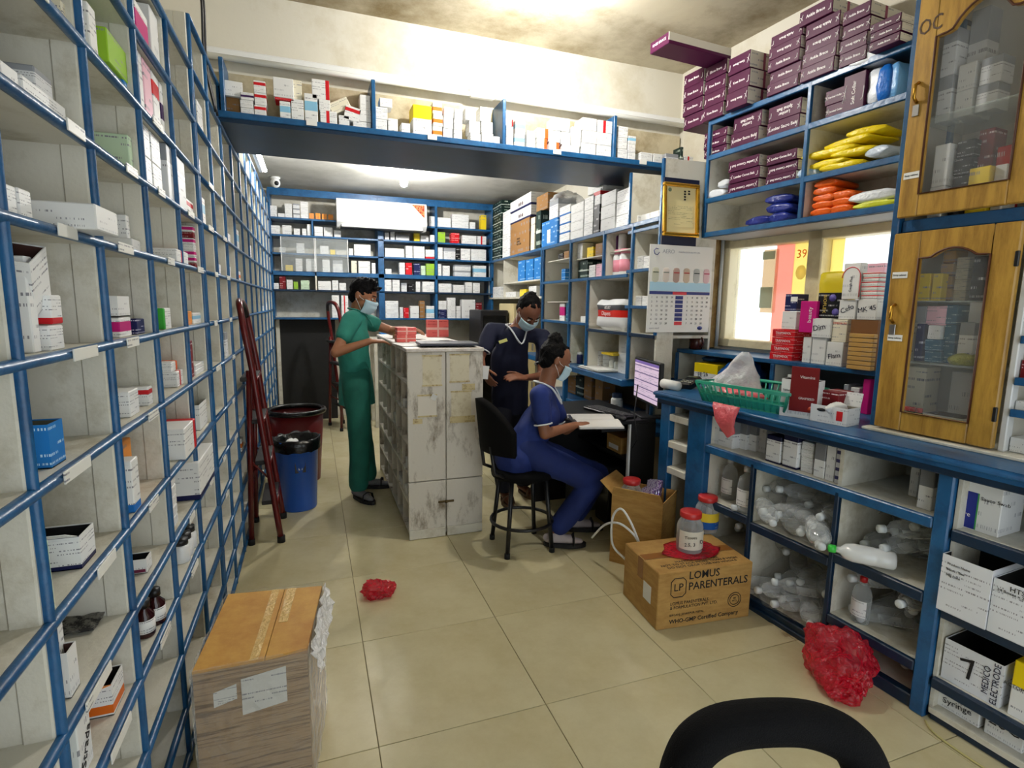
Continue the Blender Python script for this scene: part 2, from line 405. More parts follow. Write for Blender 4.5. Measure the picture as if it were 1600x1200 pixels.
# pipe and dark post left of the window
tag(ftag(MB().tube([(0, 0, 1.19), (0, 0, 1.9)], .011, 10).build('wall_pipe', mat('grey_pipe', S(196, 200, 202), .4)), FR, (FR.s_at(1124, .7, 1.5), .70, 0)), 'grey vertical conduit beside the window frame', 'pipe')
tag(ftag(MB().cbox((0, 0, 1.55), (.05, .04, .75), .004).build('wooden_post', mat('bare_wood', S(200, 168, 112), .6, grime=(S(140, 100, 50), .3, .6), gs=8)), FR, (FR.s_at(1112, .70, 1.5), .71, 0)), 'bare wooden post behind the hanging calendar', 'post')

# ================================================================ beam shelf
zb = ZS
bs = thing('beam_shelf', 'long blue-edged shelf with four dividers mounted across the concrete beam', 'shelf', (0, 3.33, 0))
SHB = mat('beam_shelf_lining', S(206, 196, 166), .6, grime=(S(150, 132, 98), .3, .6), gs=4)
xl, xr = -.45, FR.W(-2.3, WV, 0).x-.02
MB().bb(xl, xr, 0.012, .225, zb-.02, zb).build('shelf_board', WHITE, bs)
MB().cbox(((xl+xr)/2, .004, zb-.012), (xr-xl, .02, .034), .004).build('edge_trim', BLUE, bs)
MB().bb(xl, xr, .0, .64, zb-.05, zb-.03).build('underside_board', NAVY, bs)
MB().bb(xl, xr, .20, .226, zb, zb+.26).build('back_board', SHB, bs)
for px in (347, 584, 788, 961):
    x = FM.s_at(px, 0, zb+.1); MB().cbox((x, .105, zb+.1325), (.022, .21, .265), .003).build('divider', BLUE, bs)
for px in (487, 675, 870, 1004):
    x = FM.s_at(px, 0, zb); MB().cbox((x, -.008, zb-.006), (.055, .004, .03), .001).build('price_tag', PAPER, bs)
# tube lamp above it (switched off)
tl = thing('tube_batten', 'long white tube light batten fixed along the beam above the shelf, unlit', 'tube light', (0, 3.5, 0))
za = P_y(320, 88, 3.52).z
MB().cbox((1.12, .035, za+.03), (3.25, .05, .05), .008).build('batten', WMETAL, tl)
for x0, x1 in ((-.5, 1.0), (1.1, 2.7)):
    MB().tube([(x0, -.005, za), (x1, -.005, za)], .016, 10).build('tube', mat('tube_glass', S(238, 240, 236), .2), tl)
MB().cbox((1.05, -.008, za+.01), (.16, .04, .06), .006).build('holder', WMETAL, tl)

# ================================================================ left pigeonhole wall (two units)
ROWS = [.035, .19, .37, .56, .735, .935, 1.157, 1.357, 1.575, 1.77, 1.965, 2.165, 2.365]
DEP = .29
def pigeon(name, label, ys, rows):
    t = thing(name, label, 'shelving', (-.42, 0, 0), rad(90))
    y0, y1 = ys[0], ys[-1]; zt = rows[-1]
    MB().bb(y0, y1, DEP, DEP+.012, 0, zt).build('back_panel', WHITE, t)
    pm = MB().bb(-.008, .008, .035, DEP, 0.0, zt).mesh('upright'); bm_ = MB().cbox((0, .022, zt/2), (.024, .044, zt), .003).mesh('batten')
    rnd = random.Random(3)
    for y in ys:
        o = link('upright', pm, WHITE, t); o.location = (y, 0, 0)
        o = link('batten', bm_, WHITE, t); o.location = (y, 0, 0)
        tr = MB(); k = 14; prev = None
        pts = [(y+rnd.uniform(-.0022, .0022), z) for z in [zt*i/k for i in range(k+1)]]
        tr.tube([(a_, -.002, b_) for a_, b_ in pts], .0118, 8, flat=.6)
        tr.build('upright_trim', BLUE, t)
    for z in rows:
        MB().bb(y0, y1, .0, DEP, z-.014, z).build('shelf_board', WHITE, t)
        n = 10; pts = [(y0+(y1-y0)*i/n, -.005, z-.008+rnd.uniform(-.0015, .0015)) for i in range(n+1)]
        MB().tube(pts, .0118, 8, flat=.85).build('shelf_trim', BLUE, t)
    return t
near = pigeon('pigeonhole_shelving', 'blue-edged white pigeonhole shelving in front of the red stepladder', [.24, .63, 1.02, 1.41, 1.80, 2.20, 2.60], ROWS)
far = pigeon('pigeonhole_shelving', 'blue-edged white pigeonhole shelving running past the stepladder to the back wall', [2.63, 2.98, 3.36, 3.75, 4.15, 4.55, 4.95, 5.35, 5.75, 6.15, 6.55, 6.92], ROWS+[2.56])
LAB = carton_mat('written_tape', S(232, 232, 226), rows=2, dens=.46)
rnd = random.Random(11)
for ri, z in enumerate(ROWS[3:11]):
    for ci, yy in enumerate((1.22, 1.60, 2.0, 2.4, 2.8, 3.2)):
        if rnd.random() < .75:
            ob_ = near if yy < 2.6 else far
            MB().cbox((yy+rnd.uniform(-.08, .08), -.0185, z-.008), (rnd.uniform(.07, .13), .003, .022), .001).build('shelf_label', LAB, ob_)

# ================================================================ back wall shelving
bk = thing('wall_shelving', 'blue wall shelving across the back wall around the air conditioner', 'shelving', (0, 6.95, 0))
bz = [FB.z_at(600, y, 0) for y in (374, 401, 428, 455, 497)]     # shelves right of the post
ZB = [2.40, 2.21, 2.0, 1.80, 1.575, 1.27]
ZB[1:] = bz
bx = [-.42, FB.s_at(596, 0, 1.8), FB.s_at(682, 0, 1.8), 2.26]
MB().bb(bx[0], bx[-1], .33, .345, 1.0, 2.74).build('back_panel', WHITE, bk)
for i, z in enumerate(ZB):
    thick = .05 if i == 3 else .022
    MB().cbox(((bx[0]+bx[-1])/2, .165, z-thick/2), (bx[-1]-bx[0], .33, thick), .003).build('shelf_board', BLUE if i != 4 else NAVY, bk)
MB().cbox(((bx[0]+bx[-1])/2, .02, 2.68), (bx[-1]-bx[0], .03, .08), .003).build('header_board', BLUE, bk)
for x, wd_ in ((bx[1], .07), (bx[2], .03), (bx[0]+.01, .03), (bx[3]-.01, .03)):
    MB().cbox((x, .165, 1.98), (wd_, .33, 1.44), .003).build('upright', BLUE, bk)
MB().cbox((FB.s_at(494, 0, 1.66), .15, 1.69), (.02, .3, .21), .002).build('divider', WHITE, bk)
MB().cbox((FB.s_at(488, 0, 2.3), .15, 2.3), (.02, .3, .17), .002).build('divider', BLUE, bk)
# dark doorway below, left; panel above it
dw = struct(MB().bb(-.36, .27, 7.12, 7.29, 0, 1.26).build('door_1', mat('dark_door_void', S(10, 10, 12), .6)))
MB().bb(-.40, -.36, 7.05, 7.29, 0, 1.27).build('door_frame', WHITE, dw)

# ================================================================ shelving behind the desk (frame FF)
fs_ = thing('wall_shelving', 'white compartment shelving with blue edges on the wall behind the desk', 'shelving', FF.O, FF.rz)
ss = lambda px, z: FF.s_at(px, 0, z)
zt = FF.z_at(986, 350, 0); zc = FF.z_at(981, 592, 0); zm = FF.z_at(920, 434, 0); zl = FF.z_at(860, 500, 0)
e0, e1 = ss(849, zt), -.02
GREYW = WHITE
MB().bb(e0, e1, .40, .415, zc, zt).build('back_panel', WHITE, fs_)
MB().bb(e0, e1, 0, .4, zt-.025, zt).build('top_board', WHITE, fs_)
MB().cbox(((e0+e1)/2, -.006, zt-.015), (e1-e0, .016, .03), .003).build('edge_trim', BLUE, fs_)
MB().bb(e0, ss(985, zt), 0, .4, zm-.02, zm).build('shelf_board', WHITE, fs_)
MB().cbox(((e0+ss(985, zt))/2, -.006, zm-.01), (ss(985, zt)-e0, .014, .024), .003).build('edge_trim', BLUE, fs_)
MB().bb(e0, ss(920, zl), 0, .4, zl-.02, zl).build('shelf_board', WHITE, fs_)
MB().cbox(((e0+ss(920, zl))/2, -.006, zl-.01), (ss(920, zl)-e0, .014, .024), .003).build('edge_trim', BLUE, fs_)
z5 = FF.z_at(955, 517, 0); MB().bb(ss(918, z5), e1, 0, .4, z5-.02, z5).build('shelf_board', WHITE, fs_)
MB().cbox(((ss(918, z5)+e1)/2, -.006, z5-.01), (e1-ss(918, z5), .014, .024), .003).build('edge_trim', NAVY, fs_)
for px, z0_, z1_ in ((849, zc, zt), (891, zc, zt), (918, zc, zm), (945, zm, zt), (986, zc, zt)):
    s = ss(px, (z0_+z1_)/2); MB().bb(s-.008, s+.008, .01, .4, z0_, z1_).build('divider', WHITE, fs_)
    MB().cbox((s, -.006, (z0_+z1_)/2), (.026, .02, z1_-z0_), .004).build('edge_trim', BLUE, fs_)
# two in-between glass shelves
for px0, px1, py in ((851, 890, 405), (893, 944, 401), (947, 985, 390), (851, 890, 471)):
    zz = FF.z_at((px0+px1)/2, py, 0); MB().bb(ss(px0, zz), ss(px1, zz), .03, .39, zz-.008, zz).build('small_shelf', WHITE, fs_)
# column of four compartments at the near end, end panel that carries the calendar
ze = 2.34; MB().bb(-.02, 0, 0, .12, zc-.2, 1.32).build('end_panel', WHITE, fs_); MB().bb(-.02, 0, 0, .40, 1.32, ze).build('end_panel', WHITE, fs_)
sA = ss(986, 2.2); MB().bb(sA-.008, sA+.008, 0, .4, zt, ze).build('divider', WHITE, fs_)
MB().cbox((sA, -.006, (zt+ze)/2), (.022, .018, ze-zt), .003).build('edge_trim', BLUE, fs_)
MB().cbox((-.01, -.006, (z5+ze)/2), (.022, .018, ze-z5), .003).build('edge_trim', BLUE, fs_)
for py in (357, 420, 478):
    zz = FF.z_at(1005, py, 0); MB().bb(sA, 0, 0, .4, zz-.018, zz).build('shelf_board', WHITE, fs_); MB().cbox(((sA)/2, -.006, zz-.009), (-sA, .014, .022), .003).build('edge_trim', BLUE, fs_)
MB().bb(sA, 0, .40, .415, zt, ze).build('back_panel', WHITE, fs_)
# worktop and lower open shelf
eb = ss(981, zc); MB().cbox(((e0-.5+eb)/2, .17, zc-.03), (eb-e0+.5, .44, .05), .006).build('counter_board', BLUE, fs_)
zlo = FF.z_at(930, 640, 0); MB().cbox(((e0+e1)/2, .2, zlo-.02), (e1-e0, .4, .03), .004).build('shelf_board', BLUE, fs_)
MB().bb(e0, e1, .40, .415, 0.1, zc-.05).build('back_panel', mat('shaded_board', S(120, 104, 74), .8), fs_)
for px in (884, ):
    s = ss(px, .9); MB().cbox((s, .0, zc/2-.03), (.04, .04, zc-.06), .004).build('leg', BLUE, fs_)
MB().cbox((-.02, .0, zc/2-.03), (.04, .04, zc-.06), .004).build('leg', BLUE, fs_)
# next unit towards the back corner: a hanging cabinet
hb = thing('hanging_cabinet', 'white hanging compartment unit with blue edges in the back corner', 'cabinet', FF.O, FF.rz)
h0, h1 = ss(764, 1.95), e0-.02; hz0 = FF.z_at(800, 464, 0)
MB().bb(h0, h1, 0, .3, zt-.02, zt).build('top_board', WHITE, hb); MB().cbox(((h0+h1)/2, -.006, zt-.012), (h1-h0, .014, .026), .003).build('edge_trim', BLUE, hb)
MB().bb(h0, h1, 0, .3, hz0-.02, hz0).build('bottom_board', WHITE, hb)
MB().bb(h0, h1, .3, .315, hz0, zt).build('back_panel', WHITE, hb)
zz = FF.z_at(815, 439, 0); s8 = ss(787, 1.8); MB().bb(s8, h1, 0, .3, zz-.015, zz).build('shelf_board', WHITE, hb)
for s in (h0, s8, h1): MB().bb(s-.008, s+.008, 0, .3, hz0, zt).build('divider', WHITE, hb)
MB().cbox((h1, -.006, (hz0+zt)/2), (.03, .016, zt-hz0), .003).build('edge_trim', BLUE, hb)

# ================================================================ counter along the window wall
ct = thing('counter_cabinet', 'blue counter cabinet with open white shelves full of fluid bottles', 'cabinet', FR.O, FR.rz)
ZT = .965; ZM = .735
sr = lambda px, z, v=0: FR.s_at(px, v, z)
p_near0, p_near1 = sr(1469, .9), sr(1469, .9)+.05          # post by the near cabinet
sd1, sd2 = sr(1310, .70), sr(1178, .70)                      # thin dividers
pA1, pA0 = sr(1103, .7), sr(1076, .75)                       # wide post
pB1, pB0 = sr(1047, .75), sr(1033, .75)
def shelf(t, s0, s1, z, trim=BLUE, dep=.44, th=.02, h=.04):
    MB().bb(s0, s1, .01, dep, z-th, z).build('shelf_board', WHITE, t)
    MB().cbox(((s0+s1)/2, 0, z-h/2), (s1-s0, .022, h), .004).build('edge_trim', trim, t)
MB().bb(pB0, p_near1, .44, .455, .03, ZT-.04).build('back_panel', WHITE, ct)
shelf(ct, pA1, p_near0, ZM)
for (a_, b_) in ((p_near0, p_near1), (pA0, pA1), (pB0, pB1)):
    MB().cbox(((a_+b_)/2, .02, (ZT-.04)/2), (b_-a_, .06, ZT-.04), .005).build('post', BLUE, ct)
for s in (sd1, sd2):
    MB().bb(s-.009, s+.009, .012, .44, .03, ZM-.02).build('divider', WHITE, ct); MB().cbox((s, .0, (ZM-.02)/2+.015), (.02, .022, ZM-.05), .003).build('edge_trim', NAVY, ct)
s3 = sr(1313, .85); MB().bb(s3-.008, s3+.008, .012, .44, ZM, ZT-.04).build('divider', WHITE, ct)
for s in (p_near0+.004, pA1-.004, pA0+.004, pB1-.004): MB().bb(s-.006, s+.006, .03, .44, .03, ZT-.04).build('divider', WHITE, ct)
zA = [FR.z_at(1372, y, 0) for y in (893, 1000)]              # bay next to the near post
for z in zA: shelf(ct, sd1+.009, p_near0, z, NAVY)
zBay = [FR.z_at(1240, y, 0) for y in (845, 975)]
shelf(ct, sd2+.009, sd1-.009, FR.z_at(1240, 845, 0), NAVY); shelf(ct, sd2+.009, sd1-.009, FR.z_at(1240, 985, 0), NAVY)
shelf(ct, pA1, sd2-.009, FR.z_at(1140, 795, 0), NAVY); shelf(ct, pA1, sd2-.009, .2, NAVY)
for py in (650, 693, 735): shelf(ct, pB1, pA0, FR.z_at(1062, py, 0), WHITE)
MB().cbox(((pB0+p_near1)/2, .02, .025), (p_near1-pB0, .04, .05), .004).build('kick_board', NAVY, ct)
MB().bb(pB0, p_near1, .03, .44, .03, .045).build('bottom_board', WHITE, ct)
# near cabinet
ct2 = thing('counter_cabinet', 'blue counter cabinet with open shelves of large white cartons', 'cabinet', FR.O, FR.rz)
q0, q1 = p_near1+.01, .62
MB().bb(q0, q1, .44, .455, .03, ZT-.04).build('back_panel', WHITE, ct2)
zN = [FR.z_at(1488, 826, 0), .435, FR.z_at(1465, 1060, 0)]
for z in zN: shelf(ct2, q0, q1, z, NAVY)
for s in (q0, q1): MB().bb(s-.006, s+.006, .01, .44, .03, ZT-.04).build('divider', WHITE, ct2)
MB().bb(q0, q1, .0, .44, .03, .05).build('bottom_board', WHITE, ct2); MB().cbox(((q0+q1)/2, .03, .02), (q1-q0, .04, .04), .004).build('kick_board', NAVY, ct2)
# continuous worktop with a piping edge
wt = thing('worktop', 'long blue painted worktop running under the window', 'worktop', FR.O, FR.rz)
MB().prism([(pB0-.02, -.04), (.62, -.04), (.62, .73), (-1.93, .73), (-1.93, .26), (pB0-.02, .22)], ZT-.04, ZT).build('board', BLUE, wt)
MB().tube([(pB0-.02, -.045, ZT-.012), (.62, -.045, ZT-.012)], .011, 8).build('edge_piping', BLUE, wt)
MB().cbox(((pB0+.62)/2, -.02, ZT-.05), (.62-pB0, .03, .03), .004).build('edge_trim', NAVY, wt)

# hutch on the worktop
hu = thing('counter_hutch', 'low blue two-bay hutch standing on the worktop under the window', 'shelf', FR.O, FR.rz)
HZ = 1.172; HV = .43; hs0, hs1 = -1.95, -.47
MB().cbox(((hs0+hs1)/2, (HV+WV)/2, HZ-.012), (hs1-hs0, WV-HV-.005, .024), .003).build('top_board', BLUE, hu)
for s in (hs0+.012, FR.s_at(1206, HV, 1.07), hs1-.012):
    MB().bb(s-.01, s+.01, HV+.005, WV-.01, ZT, HZ-.024).build('divider', WHITE, hu); MB().cbox((s, HV, (ZT+HZ)/2-.012), (.024, .016, HZ-ZT-.024), .003).build('edge_trim', BLUE, hu)
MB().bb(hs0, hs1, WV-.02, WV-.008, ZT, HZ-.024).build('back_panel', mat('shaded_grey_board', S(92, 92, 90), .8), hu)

# upper shelf over the window
us = thing('wall_shelf', 'upper blue-edged wall shelf above the window holding brace boxes', 'shelf', FR.O, FR.rz)
UV = .45; uz = [FR.z_at(1098, 365, UV), 0, 0, FR.z_at(1102, 193, UV)]
uz[1] = FR.z_at(1103, 312, UV); uz[2] = FR.z_at(1100, 247, UV)
us0, us1 = FR.s_at(1098, UV, uz[0]), -.44; usd = FR.s_at(1258, UV, 2.2)
for z in uz:
    MB().bb(us0, us1, UV+.008, WV-.003, z-.018, z).build('shelf_board', WHITE if z != uz[3] else NAVY, us); MB().cbox(((us0+us1)/2, UV, z-.012), (us1-us0, .018, .03), .003).build('edge_trim', BLUE, us)
for s in (us0+.01, usd, us1-.01):
    MB().bb(s-.009, s+.009, UV+.008, WV-.003, uz[0], uz[3]-.018).build('divider', WHITE, us); MB().cbox((s, UV, (uz[0]+uz[3])/2), (.022, .02, uz[3]-uz[0]), .003).build('edge_trim', BLUE, us)
MB().bb(us0, us1, WV-.014, WV-.004, uz[0], uz[3]).build('back_panel', WHITE, us)
MB().bb(us0, us1, UV+.008, WV-.003, uz[0]-.03, uz[0]-.019).build('underside_board', mat('grey_board', S(150, 148, 140), .7), us)
# ================================================================ lamps
def bulb(loc, drop, ztop, label, e):
    t = thing('ceiling_bulb', label, 'lamp', (loc[0], loc[1], ztop))
    MB().lathe([(.045, 0), (.045, -.015), (.022, -.02), (.022, -.05)][::-1], 16).build('holder', WMETAL, t)
    if drop > .06: MB().tube([(0, 0, -.04), (0, 0, -drop)], .004, 6).build('cord', BLACK, t)
    z = -drop
    MB().lathe([(.012, -.005), (.014, -.03)][::-1], 12, (0, 0, z)).build('cap', METAL, t)
    b = MB().lathe([(.012, -.028), (.030, -.055), (.036, -.085), (.030, -.112), (.012, -.124)][::-1], 16, (0, 0, z))
    b.build('glass_bulb', mat('bulb_glow_%d' % int(e), (1, .97, .92, 1), .3, emit=e), t)
    return t
bulb(P_z(860, 2, 2.98), .05, 3.11, 'bright bare bulb on the stained ceiling in front of the beam', BULB_E)
bp = P_y(631, 283, 5.6)
bulb(bp, 2.76-bp.z-.07, 2.76, 'bright bare bulb hanging from the low ceiling before the air conditioner', BULB_E*1.5)
tb = thing('tube_light', 'lit tube light along the top of the pigeonhole shelving beyond the beam', 'tube light', (-.34, 0, 0))
ta, tbb = P_x(382, 222, -.34), P_x(409, 267, -.34)
zt_ = 2.60
MB().tube([(0, 4.35, zt_), (0, 5.55, zt_)], .014, 10).build('tube', mat('tube_glow', (1, .98, .95, 1), .3, emit=TUBE_E), tb)
MB().cbox((-.035, 4.95, zt_+.01), (.035, 1.26, .05), .005).build('batten', WMETAL, tb)
# ================================================================ cartons
W_, RED, DRED, MAG, PUR, NVY, BLU, LBL, ORG, YEL, GRE, BRN, GRY, PNK, CRM, TEAL = (S(236, 237, 236), S(205, 30, 38), S(122, 18, 24), S(196, 24, 120), S(82, 20, 62), S(24, 30, 78), S(28, 110, 190), S(140, 196, 226), S(236, 128, 36), S(244, 214, 38), S(60, 170, 60), S(84, 38, 30), S(120, 124, 128), S(240, 150, 150), S(232, 226, 204), S(20, 110, 120))
CM = {
 'white': ('white', carton_mat('card_white', W_)),
 'plain': ('plain white', carton_mat('card_plain', S(230, 231, 230), rows=4, dens=.56, text=S(150, 150, 156))),
 'grey': ('grey-topped white', carton_mat('card_grey', S(222, 224, 226), (((S(150, 154, 160)), 'z', .7, 1.01),))),
 'red': ('red-banded white carton', carton_mat('card_redband', W_, ((RED, 'z', .62, .86),))),
 'redb': ('red-footed white carton', carton_mat('card_redbase', W_, ((RED, 'z', -.01, .22),))),
 'reds': ('red-ended white carton', carton_mat('card_redside', W_, ((RED, 'x', .78, 1.01),))),
 'redm': ('red-striped white carton', carton_mat('card_redmid', W_, ((RED, 'x', .36, .55),))),
 'org': ('orange-banded white carton', carton_mat('card_orange', W_, ((ORG, 'z', .3, .62),))),
 'orgs': ('orange-ended white carton', carton_mat('card_orangeside', W_, ((S(240, 100, 40), 'x', .7, 1.01),))),
 'orange': ('orange', carton_mat('card_fullorange', S(238, 150, 60), rows=5)),
 'pur': ('purple-banded white carton', carton_mat('card_purband', W_, ((S(60, 30, 84), 'z', .36, .64),))),
 'lbl': ('pale-blue-banded white carton', carton_mat('card_lightblue', W_, ((LBL, 'z', .42, .74),))),
 'navy': ('navy-footed white carton', carton_mat('card_navyfoot', W_, ((NVY, 'z', -.01, .14),))),
 'blu': ('blue-footed white carton', carton_mat('card_bluefoot', W_, ((BLU, 'z', -.01, .16),))),
 'fblue': ('bright blue', carton_mat('card_blue', S(30, 120, 196), rows=5, text=S(200, 230, 250))),
 'fnavy': ('navy blue', carton_mat('card_navy', S(24, 32, 84), rows=5, text=S(220, 220, 240))),
 'yel': ('yellow-topped white carton', carton_mat('card_yellowtop', W_, ((S(246, 216, 20), 'z', .56, 1.01),))),
 'fyel': ('yellow', carton_mat('card_yellow', S(244, 214, 40), rows=5)),
 'grn': ('green-edged white carton', carton_mat('card_green', W_, ((GRE, 'x', -.01, .2),))),
 'fgrn': ('lime green', carton_mat('card_fullgreen', S(150, 196, 50), rows=5)),
 'pgrn': ('pale green', carton_mat('card_palegreen', S(196, 220, 190), rows=6)),
 'dgrn': ('dark green', carton_mat('card_darkgreen', S(22, 44, 40), (((S(200, 210, 200)), 'z', .42, .5),), rows=3, text=S(200, 215, 200))),
 'fred': ('red', carton_mat('card_red', S(206, 22, 34), rows=5, text=S(250, 220, 220))),
 'dred': ('dark red', carton_mat('card_darkred', S(120, 20, 28), rows=6, text=S(240, 220, 220))),
 'mag': ('magenta-banded white carton', carton_mat('card_magband', W_, ((MAG, 'z', .3, .8),))),
 'fmag': ('magenta', carton_mat('card_magenta', S(200, 26, 126), rows=0)),
 'pink': ('pale pink', carton_mat('card_pink', S(240, 190, 206), rows=6)),
 'blk': ('black', carton_mat('card_black', S(20, 20, 24), rows=5, text=S(200, 200, 200))),
 'crm': ('cream', carton_mat('card_cream', CRM, rows=7)),
 'brn': ('brown', carton_mat('card_brown', S(150, 110, 64), rows=4)),
 'gold': ('gold', carton_mat('card_gold', S(190, 150, 84), ((S(120, 84, 40), 'z', -.01, .12),), rows=2)),
 'coral': ('coral red printed', carton_mat('card_coral', S(236, 110, 104), ((S(246, 190, 180), 'z', .42, .56), (S(246, 190, 180), 'x', .46, .54)), rows=6, text=S(190, 40, 50))),
 'teal': ('teal blue', carton_mat('card_teal', S(30, 92, 124), rows=5, text=S(190, 220, 230))),
 'purp': ('purple', carton_mat('card_purple', S(84, 20, 66), rows=0)),
}
def desc(k): 
    d = CM[k][0]; return d if 'carton' in d else d+' carton'
CNT = {}
def stackpos(i, n): return '' if n < 2 else ('at stack bottom ' if i == 0 else 'on stack top ' if i == n-1 else 'in mid stack ')
def carton(F, s, v, z, w, d, h, mk, where, rot=0, pos='', name='medicine_carton', cat='carton', label=None, tilt=0, group=None):
    """closed carton: front face centre at (s, v), base z, facing out of the shelf"""
    o = MB().cbox((0, d/2, h/2), (w, d, h), .0022).build(name, CM[mk][1])
    o.location = F.W(s, v, z); o.rotation_euler = (tilt, 0, F.rz+rot)
    tag(o, label or (desc(mk)+' '+pos+where), cat, group or ('cartons '+where)); return o
def openbox(F, s, v, z, w, d, h, mk, where, rot=0, inner=None, flap='up', label=None, name='open_carton', tilt=(0, 0)):
    """open-topped carton: walls and flaps"""
    t = thing(name, label or ('open '+desc(mk)+' '+where), 'carton', F.W(s, v, z), F.rz+rot, 'cartons '+where)
    t.rotation_euler = (tilt[0], tilt[1], F.rz+rot)
    m = CM[mk][1]; im = inner or mat('card_inside_grey', S(168, 160, 146), .8); k = .0018; b = MB()
    b.bb(-w/2, w/2, 0, d, 0, k); b.bb(-w/2, w/2, 0, k, 0, h); b.bb(-w/2, w/2, d-k, d, 0, h); b.bb(-w/2, -w/2+k, k, d-k, 0, h); b.bb(w/2-k, w/2, k, d-k, 0, h)
    b.build('body', m, t)
    q = MB(); e = .0006; q.bb(-w/2+k+e, w/2-k-e, k+e, d-k-e, k, k+.0015); q.bb(-w/2+k, w/2-k, d-k-e-.001, d-k-e, k, h-.002); q.bb(-w/2+k, -w/2+k+.001, k, d-k, k, h-.002); q.bb(w/2-k-.001, w/2-k, k, d-k, k, h-.002); q.bb(-w/2+k, w/2-k, k+e, k+e+.001, k, h-.002)
    q.build('lining', im, t)
    def fl(pts):
        P = [Vector(x) for x in pts]; n = (P[1]-P[0]).cross(P[2]-P[0]).normalized()*.0012; vs = P+[x+n for x in P]
        MB().add(vs, [(0, 1, 2, 3), (7, 6, 5, 4), (0, 4, 5, 1), (1, 5, 6, 2), (2, 6, 7, 3), (3, 7, 4, 0)]).build('flap', m, t)
    g = min(d, .07)*.8
    if flap in ('up', 'both'): fl([(-w/2, d, h), (w/2, d, h), (w/2*.96, d+g*.35, h+g), (-w/2*.96, d+g*.35, h+g)])
    if flap in ('side', 'both'):
        fl([(-w/2, 0, h), (-w/2, d, h), (-w/2-g*.8, d*.95, h+g*.4), (-w/2-g*.8, d*.05, h+g*.4)])
    if flap == 'front': fl([(-w/2, 0, h), (w/2, 0, h), (w/2*.95, -g*.7, h-g*.5), (-w/2*.95, -g*.7, h-g*.5)])
    return t
def fb(F, v, z, x0, x1, yt, d, mk, where, n=1, rot=0, **kw):
    """carton(s) whose front spans photo columns x0..x1 and whose stack reaches photo row yt"""
    s0, s1 = F.s_at(x0, v, z+.04), F.s_at(x1, v, z+.04); H = max(F.z_at((x0+x1)/2, yt, v)-z, .012); out = []
    for i in range(n):
        m = mk if isinstance(mk, str) else mk[i % len(mk)]
        out.append(carton(F, (s0+s1)/2+(random.uniform(-.004, .004) if n > 1 else 0), v, z+H*i/n, (s1-s0)*.97, d, H/n-.0012, m, where, rot, pos=stackpos(i, n), **kw))
    return out

# ---------------------------------------------------------------- on the beam shelf
zb = ZS
b1, b2, b3, b4 = ('in the beam shelf bay nearest the pigeonholes', 'in the beam shelf bay with the yellow-topped carton', 'in the beam shelf bay with the white towers', 'in the beam shelf bay nearest the brace boxes')
v = .02
# bay 1
fb(FM, v, zb, 376, 397, 144, .09, ['white', 'white', 'pur', 'white'], b1, 3)
c_ = fb(FM, v+.03, zb, 352, 375, 152, .1, 'brn', b1)
carton(FM, FM.s_at(362, v, zb)+.005, v+.01, FM.z_at(362, 149, v), .105, .1, .075, 'plain', b1, rot=.1)
fb(FM, v, zb, 398, 417, 126, .09, 'red', b1, 3)
fb(FM, v, zb, 437, 454, 158, .1, 'lbl', b1); carton(FM, FM.s_at(446, v, zb), v, FM.z_at(446, 157, v), .095, .1, .012, 'fred', b1); carton(FM, FM.s_at(445, v, zb), v, FM.z_at(446, 153, v), .1, .1, .1, 'plain', b1)
fb(FM, v, zb, 455, 475, 155, .09, 'white', b1, 1); fb(FM, v+.02, FM.z_at(462, 155, v), 453, 472, 125, .09, 'crm', b1)
fb(FM, v, zb, 476, 497, 146, .09, 'lbl', b1)
fb(FM, v, zb, 500, 527, 173, .1, 'redm', b1); fb(FM, v, FM.z_at(510, 173, v), 498, 516, 155, .1, 'white', b1); fb(FM, v, FM.z_at(500, 155, v), 487, 515, 124, .1, 'reds', b1)
fb(FM, v, zb, 529, 546, 180, .08, 'plain', b1); c_ = carton(FM, FM.s_at(533, v, zb)+.01, v+.01, FM.z_at(532, 172, v), .11, .1, .06, 'crm', b1); c_.rotation_euler = (0, rad(-28), 0)
fb(FM, v, zb, 551, 580, 190, .1, 'redb', b1); fb(FM, v, FM.z_at(560, 189, v), 561, 580, 172, .1, 'plain', b1); fb(FM, v, FM.z_at(560, 171, v), 562, 579, 148, .1, 'plain', b1)
c_ = carton(FM, FM.s_at(549, v, zb), v, FM.z_at(545, 188, v), .085, .09, .075, 'red', b1); c_.rotation_euler = (0, rad(12), 0)
# bay 2
fb(FM, v, zb, 587, 606, 167, .09, 'white', b2, 2); fb(FM, v, FM.z_at(600, 167, v), 593, 613, 153, .09, 'white', b2)
fb(FM, v, zb, 606, 622, 185, .08, 'white', b2); fb(FM, v, zb, 627, 641, 192, .08, 'white', b2)
fb(FM, v, zb, 645, 675, 164, .13, 'yel', b2, label='large white medicine carton with a yellow top on the beam shelf')
fb(FM, v, zb, 677, 692, 160, .09, 'org', b2, 3); fb(FM, v, zb, 693, 708, 167, .09, 'white', b2, 3); fb(FM, v, zb, 710, 723, 170, .09, 'plain', b2, 3)
fb(FM, v, zb, 735, 751, 208, .08, 'plain', b2); fb(FM, v, FM.z_at(742, 208, v), 733, 750, 189, .09, 'white', b2); fb(FM, v, FM.z_at(742, 189, v), 727, 744, 169, .09, 'plain', b2)
fb(FM, v, zb, 752, 770, 190, .09, 'white', b2, 2); fb(FM, v, FM.z_at(760, 190, v), 750, 767, 167, .09, 'plain', b2); fb(FM, v, zb, 771, 781, 213, .07, 'white', b2)
